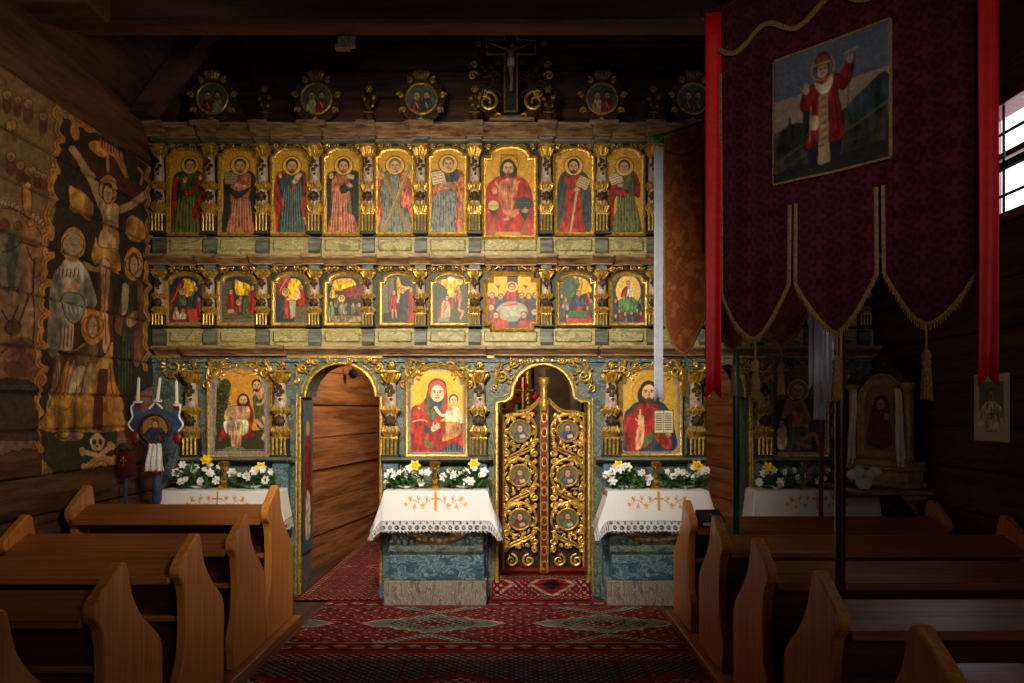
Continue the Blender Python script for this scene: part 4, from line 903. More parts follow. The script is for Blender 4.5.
def moulding(prof, x0, x1, ress, dy, hw, m, name, parent=ISC):
    """prof: list (projection, z) bottom to top; breaks forward by dy at each centre in ress"""
    mb = MB(); top = prof[-1][1]; bot = prof[0][1]
    def run(a, b, e):
        n = len(prof); vs = []; fs = []
        for (p, z) in prof: vs += [(a, -(p+e), z), (b, -(p+e), z)]
        vs += [(a, .02, top), (b, .02, top), (a, .02, bot), (b, .02, bot)]
        for k in range(n-1): fs.append((2*k, 2*k+1, 2*k+3, 2*k+2))
        fs.append((2*n-2, 2*n-1, 2*n+1, 2*n)); fs.append((2*n+2, 2*n+3, 1, 0))
        for s in (0, 1):
            l = [2*k+s for k in range(n)]+[2*n+s, 2*n+2+s]; fs.append(tuple(l if s == 0 else l[::-1]))
        mb._add(vs, fs)
    if x1-x0 > .01:
        run(x0, x1, 0); mb.build(name, m, parent, smooth=False)
    for c in ress: mb = MB(); run(c-hw, c+hw, dy); mb.build(name if x1-x0 < .01 else name+'_break', m, parent, smooth=False)
def Zc(py): return Z(py, D-.17)
def Zd(py): return Z(py, D-.05)
def ogee(z0, z1, p0, p1):
    h = z1-z0
    return [(p0, z0), (p0+.01, z0), (p0+.01, z0+.12*h), (p0+.25*(p1-p0), z0+.22*h), (p0+.5*(p1-p0), z0+.42*h), (p0+.85*(p1-p0), z0+.6*h), (p1-.006, z0+.66*h), (p1-.006, z0+.72*h), (p1, z0+.74*h), (p1, z1)]
CX = [X(c) for c in C_TOP]
moulding(ogee(Zc(134), Zc(121.5), .06, .16), XL+.10, XR+.02, CX, .05, .075, M_corn, 'crowning_cornice')
moulding([(.03, Zd(143)), (.05, Zd(141)), (.06, Zd(137)), (.05, Zc(134))], XL, XR, CX, .05, .06, M_cornD, 'upper_architrave')
moulding(ogee(Zc(263), Zc(254), .05, .15), XL+.06, XR+.02, CX, .05, .085, M_corn, 'middle_cornice')
moulding([(.025, Z(256)), (.025, Z(238))], XL, XR, [], 0, 0, M_green, 'upper_plinth')
moulding([(.02, Zd(254.5)), (.045, Zd(251.5)), (.045, Zd(241)), (.03, Zd(238))], XL, XL, CX, .03, .05, M_cornD, 'upper_pedestal')
moulding([(.02, Zd(271.5)), (.045, Zd(270)), (.045, Zc(262.5))], XL, XL, CX, .03, .045, M_blued, 'middle_block')
moulding([(.02, Zd(148)), (.045, Zd(147)), (.045, Zd(142))], XL, XL, CX, .03, .045, M_cornD, 'upper_block')
moulding([(.025, Z(346)), (.025, Z(329))], XL, XR, [], 0, 0, M_green, 'middle_plinth')
moulding([(.02, Zd(345.5)), (.045, Zd(342)), (.045, Zd(332.5)), (.03, Zd(329.5))], XL, XL, CX, .03, .05, M_cornD, 'middle_pedestal')
LC = [X(c) for c in (195, 283, 392, 479.5, 610, 694, 761, 836)]
moulding(ogee(Zc(355), Zc(345.5), .05, .15), XL+.05, XR+.02, [(LC[0]+LC[1])/2, (LC[2]+LC[3])/2-.0, X(545), X(650), X(800)], .05, .42, M_corn, 'lower_cornice')
moulding([(.02, Z(359)), (.05, Z(358)), (.05, Z(356.5)), (.03, Z(355.5))], XL, XR, [], 0, 0, M_gold, 'gilded_fillet')
moulding([(.03, Z(362)), (.035, Z(355.5))], XL, XR, [], 0, 0, M_blue, 'blue_frieze_band')
# raised marbled field on each plinth bay
for (zt, zb) in ((239.5, 252), (331, 342.5)):
    for a, b in zip(CX[:-1], CX[1:]): MB().box(a+.075, b-.075, -.045, 0, Z(zb), Z(zt), .012).build('plinth_field', M_green, ISC)
# columns: a shaft with carved and gilded pieces, copied
def make_column(H, r, big=False):
    q = lambda f: H*(1-f)
    s = MB().lathe([(r*.75, q(.76)), (r*.85, q(.70)), (r*1.0, q(.6)), (r*.85, q(.5)), (r*.95, q(.4)), (r*.9, q(.25)), (r*.75, q(.14)), (r*.85, q(.13))], n=12).build('column', M_pink, None)
    c = MB().lathe([(r*.8, q(.145)), (r*.95, q(.13)), (r*.8, q(.115)), (r*.95, q(.08)), (r*1.35, q(.03)), (r*1.3, q(.02))], n=10)
    c.box(-r*1.45, r*1.45, -r*1.45, r*1.3, q(.022), q(0), .004)
    for k in range(7):
        a = PI+PI*k/6; c.tube([(r*.8*math.cos(a), r*.8*math.sin(a), q(.12)), (r*1.35*math.cos(a), r*1.35*math.sin(a), q(.05)), (r*1.5*math.cos(a), r*1.5*math.sin(a), q(.035))], [r*.2, r*.26, r*.1], 5)
    c.build('gilded_capital', M_gold, s)
    g = MB()
    for (f0, f1) in ((.5, .41), (.75, .64)):
        for k in range(7):
            a = PI*1.0+PI*k/6; rr = r*1.0; sg = 1
            g.tube([(rr*.9*math.cos(a), rr*.9*math.sin(a), q(f0)), (rr*1.25*math.cos(a), rr*1.2*math.sin(a), q((f0+f1)/2)), (rr*.95*math.cos(a), rr*.95*math.sin(a), q(f1-.012*(k % 2)))], [r*.18, r*.34, r*.08], 5)
    g.build('gilded_leaves', M_gold, s)
    d = MB()
    d.ball((0, -r*.95, q(.58)), r*.72, r*.45, r*.72, 10, 6)
    for k in range(8): a = 2*PI*k/8; d.ball((r*.72*math.cos(a), -r*.85, q(.58)+r*.72*math.sin(a)), r*.3, r*.3, r*.3, 6, 4)
    d.build('carved_rosette', M_olddark, s); d = MB()
    for (u, v, w_) in ((0, .19, .5), (-.25, .23, .45), (.25, .24, .45), (0, .28, .45), (.1, .33, .3), (-.15, .16, .3)): d.ball((u*r*1.6, -r*.78, q(v)), r*w_, r*.28, r*w_*.9, 7, 5)
    d.build('carved_ornament', M_olddark, s)
    b = MB().box(-r*1.15, r*1.15, -r*.8, r, q(1), q(.76), .003); b.box(-r*1.35, r*1.35, -r*1.1, r, q(1), q(.965), .003)
    b.build('fluted_base', M_dkgreen, s)
    b = MB()
    for u in (-.9, -.3, .3, .9): b.tube([(u*r, -r*.9, q(.965)), (u*r, -r*.9, q(.775))], r*.17, 6)
    b.box(-r*1.2, r*1.2, -r*1.0, r*.4, q(.785), q(.76), .003)
    b.build('gilded_flutes', M_gold, s)
    return s
def place_columns(xs, zb, H, r, y):
    p = make_column(H, r)
    for i, x in enumerate(xs):
        o = p if i == 0 else copy_tree(p)
        o.parent = ISC; o.location = (x, y, zb)
place_columns(CX, Z(236.5), 88.5*K, .045, -.06)
place_columns(CX, Z(328), 56.5*K, .042, -.06)
place_columns(LC, Z(457), 86*K, .055, -.07)
# carved scrollwork bands
def burst(mb, cx, cz, r, y, n=9, a0=0, a1=2*PI, th=.008, hand=1):
    mb.scroll(cx, cz, r*.55, y, 1.1, -PI/2, hand, th)
    for k in range(n):
        a = a0+(a1-a0)*k/max(1, n-1 if a1-a0 < 6 else n)
        mb.tube([(cx+r*.6*math.cos(a), y, cz+r*.6*math.sin(a)), (cx+r*.85*math.cos(a+.1), y-.006, cz+r*.85*math.sin(a+.1)), (cx+r*math.cos(a+.2), y, cz+r*math.sin(a+.2))], [th*.5, th*1.1, th*.4], 5)
for row, (zc, yy_) in enumerate(((147, -.022), (269, -.022))):
    for k, (a, b) in enumerate(zip(CX[:-1], CX[1:])):
        mb = MB(); ce = (a+b)/2; hw = (b-a)/2-.07
        for s in (-1, 1):
            burst(mb, ce+s*hw*.78, Z(zc), .042, yy_, 8, th=.0075, hand=s)
            mb.scroll(ce+s*hw*.38, Z(zc-1.5), .024, yy_, 1, -PI/2, -s, .006)
            mb.tube([(ce+s*hw*.6, yy_, Z(zc+1)), (ce+s*hw*.3, yy_-.004, Z(zc-4)), (ce, yy_, Z(zc-2.5))], [.004, .007, .004], 5)
        mb.build('gilded_scrollwork', M_gold, ISC)
        mb = MB()
        for s in range(9): mb.ball((a+.06+(b-a-.12)*s/8, yy_+.012, Z(zc+random.uniform(-1.5, 1.5))), .028, .012, .022, 6, 4)
        mb.build('carved_ground', M_olddark, ISC)
# large carving in the lower spandrels
def spandrel(xc, hw, zt, zb, door=False):
    for s in (-1, 1):
        if door:
            mb = MB(); x = xc+s*hw
            mb.scroll(x-s*.02, zt-.085, .042, -.03, 1.4, PI/2, -s, .010); burst(mb, x-s*.02, zt-.085, .072, -.025, 7, PI*.2 if s > 0 else -PI*.3, PI*1.2 if s > 0 else PI*.8, .008, s)
            mb.scroll(x-s*.12, zt-.03, .026, -.03, 1.3, 0, s, .008); mb.scroll(x+s*.03, zt-.19, .026, -.03, 1.3, PI/2, s, .008)
            mb.tube([(x+s*.035, -.028, zt-.22), (x+s*.03, -.03, zt-.1), (x-s*.05, -.03, zt-.03), (x-s*.14, -.028, zt-.012)], [.004, .008, .008, .004], 6)
            mb.build('spandrel_carving', M_gold, ISC); continue
        mb = MB(); x = xc+s*hw
        mb.scroll(x-s*.05, zb+.10, .06, -.03, 1.4, PI/2, -s, .011); burst(mb, x-s*.05, zb+.10, .10, -.025, 8, PI*.2 if s > 0 else -PI*.3, PI*1.2 if s > 0 else PI*.8, .009, s)
        mb.scroll(x-s*.15, zt-.045, .038, -.03, 1.3, 0, s, .009); mb.scroll(x-s*.225, zt-.035, .026, -.03, 1.1, PI, -s, .007)
        mb.scroll(x+s*.01, zb+.0, .032, -.03, 1.2, -PI/2, s, .008); mb.scroll(x-s*.10, zt-.10, .022, -.03, 1.1, PI, s, .007)
        for (u, v, a) in ((.02, .19, 1.2), (.10, .17, .6), (.01, .05, 1.7), (.13, .20, .3), (.2, .23, .1)):
            mb.tube([(x-s*u, -.025, zb+v-.02), (x-s*(u+.02*math.cos(a)), -.035, zb+v+.01), (x-s*(u+.045*math.cos(a)), -.025, zb+v+.035*math.sin(a))], [.004, .009, .003], 5)
        mb.tube([(x-s*.02, -.028, zb-.03), (x+s*.012, -.03, zb+.06), (x-s*.05, -.03, zb+.2), (x-s*.18, -.028, zt-.015)], [.004, .008, .008, .004], 6)
        mb.build('spandrel_carving', M_gold, ISC)
spandrel(X(240.5), X(272)-X(240.5), Z(360), Z(384)); spandrel(X(341), X(381)-X(341), Z(358), Z(392), True); spandrel(X(437), X(468)-X(437), Z(361), Z(384))
spandrel(X(543), X(590)-X(543), Z(358), Z(388)); spandrel(X(650), X(681)-X(650), Z(361), Z(384)); spandrel(X(798), X(829)-X(798), Z(361), Z(384)); spandrel(X(727), X(748)-X(727), Z(358), Z(392), True)
for px_ in (310, 330, 350, 369, 513, 530, 545, 560, 577): mb = MB(); mb.scroll(X(px_), Z(360.5), .028, -.035, 1.1, 0, 1 if px_ % 2 else -1, .009); mb.ball((X(px_+7), -.035, Z(361)), .02, .01, .014, 6, 4); mb.build('gilded_curl', M_gold, ISC)
for px_ in (195, 283, 392, 479.5, 610, 694, 761): mb = MB(); burst(mb, X(px_), Z(365), .04, -.03, 8, th=.01); mb.build('gilded_rosette', M_gold, ISC)
mb = MB(); burst(mb, X(174), Z(366.5), .105, -.02, 16, th=.012); mb.build('gilded_sunburst', M_gold, ISC)
# tier of pilaster pedestals and shelf below the lower icons
moulding([(.03, Z(463)), (.10, Z(461)), (.13, Z(459)), (.13, Z(456.5))], X(186), X(296), [LC[0], LC[1]], .02, .07, M_cornD, 'icon_shelf')
moulding([(.03, Z(463)), (.10, Z(461)), (.13, Z(459)), (.13, Z(456.5))], X(384), X(493), [LC[2], LC[3]], .02, .07, M_cornD, 'icon_shelf')
moulding([(.03, Z(463)), (.10, Z(461)), (.13, Z(459)), (.13, Z(456.5))], X(595), X(702), [LC[4], LC[5]], .02, .07, M_cornD, 'icon_shelf')
moulding([(.03, Z(463)), (.10, Z(461)), (.13, Z(459)), (.13, Z(456.5))], X(753), X(850), [LC[6], LC[7]], .02, .07, M_cornD, 'icon_shelf')
for x in LC[:7]:
    o = MB().box(x-.065, x+.065, -.09, .01, .13, Z(463), .006).box(x-.085, x+.085, -.12, .01, 0, .13, .008).build('pedestal', M_blue, ISC)
# painted saint on the left door reveal
cv = Cv(0, 0, 30, 150, 20, (70, 96, 104)); cv.noise(.15, 6); cv.blob([(8, 40), (22, 40), (25, 130), (5, 130)], (176, 46, 36)); cv.blob([(9, 95), (21, 95), (22, 135), (8, 135)], (196, 186, 160)); cv.ell(15, 28, 6, 8, (200, 150, 60)); cv.ell(15, 29, 4, 6, SK)
xr = X(300)+.004
o = grid_mesh('painted_reveal', cv.get(), lambda U, V: (xr+.012, .03+.32*U, Z(400)-(Z(400)-.35)*V), M_paint, ISC)
# ------------------------------------------------------------------ icons hung in the niches
def icon(name, label, cat, outer, cvs, rect_px, fw=4.0, depth=.035, inner=True, group=None, wide=0):
    xa, xb, zb, zs, zt, ins = outer
    ol = arch(X(xa), X(xb), Z(zb), Z(zs), Z(zt), ins*K)
    cx_, cz_ = (X(xa)+X(xb))/2, Z(zb)
    t = empty(name, (cx_, 0, cz_), label=label, cat=cat, group=group)
    def sh(m): m.v = [(a-cx_, b, c-cz_) for a, b, c in m.v]; return m
    w_ = fw*K
    sh(frame_mb(MB(), ol, [(0, -.0), (0, depth*.8), (w_*.35, depth*1.1), (w_*.6, depth*.7), (w_, depth*.6), (w_, -.0)], -.01)).build('gilded_frame', M_gold, t)
    o2 = offset(ol, w_)
    if wide: sh(frame_mb(MB(), o2, [(0, 0), (0, depth*.6), (wide*K*.5, depth*.25), (wide*K*.85, depth*.2), (wide*K, depth*.3), (wide*K, 0)], -.01)).build('inner_moulding', M_grey, t); o2 = offset(o2, wide*K*.92)
    r = [X(rect_px[0])-cx_, X(rect_px[2])-cx_, Z(rect_px[3])-cz_, Z(rect_px[1])-cz_]
    o2 = [(a-cx_, b-cz_) for a, b in offset(o2, -.003)]
    panel('painted_panel', cvs, o2, -.018, t, .014, rect=(min(r[0], min(p[0] for p in o2)), max(r[1], max(p[0] for p in o2)), min(r[2], min(p[1] for p in o2)), max(r[3], max(p[1] for p in o2))))
    return t
UP = [(167.3, 208.5), (218.8, 261), (271, 311.5), (322.6, 363.5), (374.3, 416.4), (427, 468.8)]
GU = 'arched saint icons of the upper row'
for i, (a, b) in enumerate(UP):
    ox, s, (ra, rb, rc, rd), lab, ops = ICONS[i]
    icon('saint_icon', lab, 'icon', (a, b, 237, 155, 147.5, 4), saint_paint(i), (ox+ra/s, 140+rb/s, ox+rc/s, 140+rd/s), group=GU)
icon('saint_icon', 'larger central icon of an enthroned bearded figure in red with cup and orb', 'icon', (481.7, 538, 240.5, 157, 145.5, 7), center_christ(), (485, 150.5, 534.8, 237), fw=4.2)
icon('saint_icon', 'arched saint icon in bright red robe and dark blue cloak, right of the enthroned figure', 'icon', (553, 595.4, 237, 155, 147.5, 4), saint_r1(), (555, 150.5, 593.6, 235), group=GU)
icon('saint_icon', 'arched saint icon in olive robe and crimson shawl, beside the orange banner', 'icon', (605, 645, 237, 155, 147.5, 4), saint_r2(), (608, 150.5, 641.6, 234.5), group=GU)
for a, b in ((657, 698), (709, 750), (761, 802), (813, 855)):
    for (zb, zs, zt) in ((237, 155, 147.5), (326.5, 280, 272)):
        ol = arch(X(a), X(b), Z(zb), Z(zs), Z(zt), 4*K); frame_mb(MB(), ol, [(0, 0), (0, .03), (.03, .02), (.03, 0)], -.008).build('niche_frame', M_gold, ISC)
LOW = [(165.6, 207.5), (217.8, 261), (272, 313), (324, 367.3), (379, 419.5), (429.5, 471.7), None, (555.5, 597), (608, 648)]
LBL = ['small scene icon of a birth with red curtain, leftmost of the second row', 'small scene icon of figures climbing stone steps to a red-robed man', 'small scene icon of a kneeling woman at a desk and a winged visitor', 'small scene icon of a stable with a yellow sky and a haloed child', 'small scene icon of a red-skirted figure and a man in a black cloak', 'small scene icon of a bather by a river, left of the supper scene',
       '', 'small scene icon of a seated blue and red figure, right of the supper scene', 'small scene icon of a figure rising in a pale yellow disc above a crowd']
for i, q in enumerate(LOW):
    if q is None: continue
    a, b = q
    icon('scene_icon', LBL[i], 'icon', (a, b, 326.8, 280.5, 272, 4), scene(i), (a+5, 276, b-5, 323.5), group='small arched scene icons of the second row', wide=1.5, fw=3.3)
# supper icon with notched corners
a, b, zt, zb = X(484), X(540), Z(273), Z(332.5); n_ = 6*K
ol = [(a+n_, zb), (b-n_, zb), (b-n_, zb+n_), (b, zb+n_), (b, zt-n_), (b-n_, zt-n_), (b-n_, zt), (a+n_, zt), (a+n_, zt-n_), (a, zt-n_), (a, zb+n_), (a+n_, zb+n_)]
t = empty('scene_icon', ((a+b)/2, 0, zb), label='supper scene icon in a notched gilded frame with many seated figures round a table', cat='icon')
def sh2(m, t): l = t.location; m.v = [(p[0]-l[0], p[1], p[2]-l[2]) for p in m.v]; return m
sh2(frame_mb(MB(), ol, [(0, 0), (0, .05), (.012, .06), (.022, .04), (.032, .035), (.032, 0)], -.01), t).build('gilded_frame', M_gold, t)
o2 = [(p[0]-(a+b)/2, p[1]-zb) for p in offset(ol, .028)]
panel('painted_panel', scene(6), o2, -.02, t, .014, rect=(min(p[0] for p in o2), max(p[0] for p in o2), min(p[1] for p in o2), max(p[1] for p in o2)))
icon('large_icon', 'large arched icon of two figures bathing at a river, above the left altar table', 'icon', (208, 273.5, 458, 379.5, 362, 4), baptism(), (217.8, 366.7, 271.8, 455), fw=3, wide=5.5)
icon('large_icon', 'large arched icon of a woman in red hood holding a child on gold ground', 'icon', (405, 469, 457.5, 379.5, 364, 4), theotokos(), (411.9, 370.2, 464.8, 451.8), fw=3, wide=3.6)
icon('large_icon', 'large arched icon of a bearded man in red and blue with open book', 'icon', (618, 682.3, 456.5, 379.5, 365, 4), pantocrator(), (622, 366.4, 677, 450.7), fw=3, wide=2.8)
icon('large_icon', 'large dark arched icon of an old man with a crouching figure, behind the hanging scarves', 'icon', (768.5, 829, 457.5, 379.5, 365, 4), lamenting(), (770, 366, 825, 450), fw=3, wide=3)
# ------------------------------------------------------------------ cresting on top of the screen
def pedestal_top(x, w, h=.05):
    return None
ZT = Zc(121)+.005
for px_ in (212.6, 316.5, 421.5, 602, 694, 796): MB().box(X(px_)-.12, X(px_)+.12, -.20, .0, ZT-.045, ZT, .008).build('cresting_base', M_corn, ISC)
for px_ in (265, 369.5, 475, 548, 653, 745): MB().box(X(px_)-.07, X(px_)+.07, -.20, 0, ZT-.045, ZT, .008).build('cresting_base', M_corn, ISC)
MB().box(X(490), X(534), -.18, 0, ZT, ZT+.03, .008).build('cresting_base', M_corn, ISC)
def medallion(i, px_, label):
    cx_, cz_ = X(px_, D-.08), ZT+.0
    t = empty('crest_medallion', (cx_, -.07, cz_), label=label, cat='medallion', group='round medallions on top of the icon screen')
    R = .118; zc = .208
    mb = MB(); mb.box(-.075, .075, -.02, .03, 0, .06, .008); mb.box(-.09, .09, 0, .028, .06, .11, .01)
    for k in range(20):
        a = 2*PI*k/20; mb.scroll((R+.045)*math.cos(a), zc+(R+.045)*math.sin(a), .038, 0, 1.1, a+PI, 1 if k % 2 else -1, .011, n=12)
    mb.tube([((R+.04)*math.cos(2*PI*k/32), .01, zc+(R+.04)*math.sin(2*PI*k/32)) for k in range(33)], .03, 6, .5)
    mb.build('carved_wreath', M_olddark, t)
    g = MB(); ring = [((R+.006)*math.cos(2*PI*k/36), -.02, zc+(R+.006)*math.sin(2*PI*k/36)) for k in range(37)]; g.tube(ring, .010, 6); g.build('gilded_ring', M_gold, t)
    g = MB()
    for a in (.15, 1.0, 2.14, 2.99, 3.7, 5.72, 4.71):
        x_, z_ = (R+.062)*math.cos(a), zc+(R+.062)*math.sin(a); g.scroll(x_, z_, .028, -.02, 1.2, a, 1 if math.cos(a) > 0 else -1, .009, n=12); g.tube([(x_*.86, -.015, zc+(z_-zc)*.86), (x_*1.12, -.025, zc+(z_-zc)*1.08+.02)], [.012, .005], 5)
    g.build('gilded_leaves', M_gold, t)
    g = MB(); zk = zc+R+.035
    g.box(-.045, .045, -.035, .01, zk, zk+.016, .004)
    for k in range(5): u = (k-2)/2; g.tube([(u*.035, -.02, zk+.01), (u*.058, -.03, zk+.05), (u*.044, -.02, zk+.085-.012*abs(u))], [.010, .013, .006], 6)
    g.build('gilded_crown', M_gold, t)
    ol = [(R*math.cos(2*PI*k/28), zc+R*math.sin(2*PI*k/28)) for k in range(28)]
    panel('painted_panel', pair(i), ol, -.012, t, .012, rect=(-R, R, zc-R, zc+R))
for i, (px_, lab) in enumerate(((212.6, 'round crowned medallion with two painted busts, leftmost above the screen'), (316.5, 'round crowned medallion of two busts, one in blue and red, second from the left'), (421.5, 'round crowned medallion with dark bust pair just left of the carved crucifix'), (602, 'round crowned medallion with two busts just right of the carved crucifix'), (693, 'round crowned medallion partly behind the red ribbon of the big banner'))): medallion(i, px_, lab)
def urn(i, px_, label):
    t = empty('carved_urn', (X(px_, D-.085), -.085, ZT), label=label, cat='urn', group='carved flower urns on top of the icon screen')
    MB().lathe([(.028, 0), (.03, .01), (.014, .022), (.018, .03), (.038, .055), (.04, .08), (.03, .1), (.036, .108), (.03, .11)], n=12).tube([(.036, 0, .09), (.062, 0, .085), (.05, 0, .055)], .005, 5).tube([(-.036, 0, .09), (-.062, 0, .085), (-.05, 0, .055)], .005, 5).build('urn_body', M_olddark, t)
    mb = MB(); rs = random.Random(i)
    for k in range(16): a = rs.uniform(-1.2, 1.2); L = rs.uniform(.05, .16); mb.tube([(0, 0, .1), (math.sin(a)*L*.4, rs.uniform(-.03, .02), .1+L*.6), (math.sin(a)*L*.55, rs.uniform(-.03, .02), .12+L)], [.005, .011, .004], 5)
    mb.build('carved_foliage', M_olddark, t)
    mb = MB()
    for (u, v, r_) in ((0, .28, .026), (-.035, .2, .014), (.04, .21, .016), (-.02, .15, .012), (.03, .14, .012)):
        mb.ball((u, -.025, v), r_*.6, r_*.5, r_*.6, 7, 5)
        for k in range(6): a = 2*PI*k/6; mb.ball((u+r_*.8*math.cos(a), -.02, v+r_*.8*math.sin(a)), r_*.42, r_*.3, r_*.42, 6, 4)
    mb.tube([(-.038, -.038, .085), (0, -.045, .082), (.038, -.038, .085)], .005, 5)
    mb.build('gilded_blossoms', M_gold, t)
for i, (px_, lab) in enumerate(((265, 'small carved flower urn between the first and second medallions'), (369.5, 'small carved flower urn between the second and third medallions'), (475, 'small carved flower urn close to the left foot of the crucifix'), (548, 'small carved flower urn close to the right foot of the crucifix'), (653, 'small carved flower urn right of the rightmost full medallion'))): urn(i, px_, lab)
# crucifix
cx_ = X(511); t = empty('carved_crucifix', (cx_, -.09, ZT+.03), label='ornate gilded carved crucifix standing at the top centre of the icon screen', cat='crucifix')
H0 = Z(40)-(ZT+.03); hb = Z(62)-(ZT+.03)
crossz = [(.075*-1, .02)]
def crosspts(w, z0, zt, za, zb2, aw): return [(-w, z0), (w, z0), (w, za), (aw, za), (aw, zb2), (w, zb2), (w, zt), (-w, zt), (-w, zb2), (-aw, zb2), (-aw, za), (-w, za)]
zz0 = .0; ZA, ZB, ZTOP = Z(61)-ZT-.03, Z(45.5)-ZT-.03, Z(35)-ZT-.03; ZBOT = Z(117)-ZT-.03
cp = crosspts(.058, ZBOT, ZTOP, ZA, ZB, .205)
MB().prism(cp, -.005, .03).build('cross_board', M_dkgreen, t, smooth=False)
frame_mb(MB(), cp, [(0, -.01), (0, .02), (.007, .026), (.014, .02), (.014, -.01)], -.005).build('gilded_edge', M_gold, t)
mb = MB()
for s in (-1, 1):
    for (x_, z_, r_, a0, h_) in ((.22, .12, .075, 0, 1), (.14, .20, .06, PI, -1), (.24, .30, .06, PI, 1), (.2, .42, .07, 0, -1), (.3, .54, .06, PI, 1), (.31, .66, .055, 0, -1), (.28, .76, .05, PI, 1), (.12, .36, .045, 0, 1), (.13, .03, .05, PI, 1), (.14, .84, .05, 0, -1), (.1, .5, .035, PI, 1)):
        if z_ > .82: continue
        mb.scroll(s*x_, z_, r_, .015, 1.25, a0 if s > 0 else PI-a0, h_*s, .013)
    mb.tube([(s*.08, .01, 0), (s*.2, .01, .2), (s*.14, .01, .34), (s*.26, .01, .48), (s*.33, .01, .62), (s*.27, .01, .78)], .014, 6, .7)
mb.build('carved_scrolls', M_olddark, t)
for s in (-1, 1):
    for (u, v, r_, a_, h_, th_) in ((.19, .15, .085, PI/2, 1, .014), (.22, .22, .035, 0, -1, .011), (.27, .62, .03, 0, 1, .009), (.1, .03, .04, PI, 1, .011), (.3, .45, .03, 0, 1, .008), (.31, .36, .04, PI, -1, .010)):
        MB().scroll(s*u, v, r_, -.01, 1.3, a_ if s > 0 else PI-a_, h_*s, th_).build('gilded_scroll', M_gold, t)
MB().box(-.08, .08, -.03, .03, 0, .035, .006).build('cross_foot', M_corn, t)
M_body = mat('carved_figure_paint', (150, 104, 66), (196, 148, 100), rough=.5, scale=20)
mb = MB(); zs_ = ZA+.03
mb.tube([(0, -.03, ZBOT+.17), (.008, -.045, ZBOT+.27), (-.004, -.05, ZBOT+.36), (0, -.04, ZBOT+.42), (.004, -.045, zs_-.06), (0, -.04, zs_)], [.010, .013, .02, .026, .027, .02], 8)
mb.tube([(0, -.04, zs_-.005), (.06, -.03, zs_+.025), (.115, -.022, zs_+.045), (.165, -.018, zs_+.07)], [.014, .010, .008, .006], 6)
mb.tube([(0, -.04, zs_-.005), (-.06, -.03, zs_+.025), (-.115, -.022, zs_+.045), (-.165, -.018, zs_+.07)], [.014, .010, .008, .006], 6)
mb.ball((.006, -.05, zs_+.042), .018, .018, .024)
for s in (-1, 1): mb.ball((s*.168, -.018, zs_+.072), .009)
o = mb.build('figure', M_body, t); MB().ball((.006, -.046, zs_+.05), .021, .02, .02).build('figure_hair', M_olddark, o)
MB().lathe([(.026, ZBOT+.36), (.032, ZBOT+.38), (.03, ZBOT+.42), (.024, ZBOT+.43)], (0, -.045, 0), 10).build('loincloth', M_lace, o)
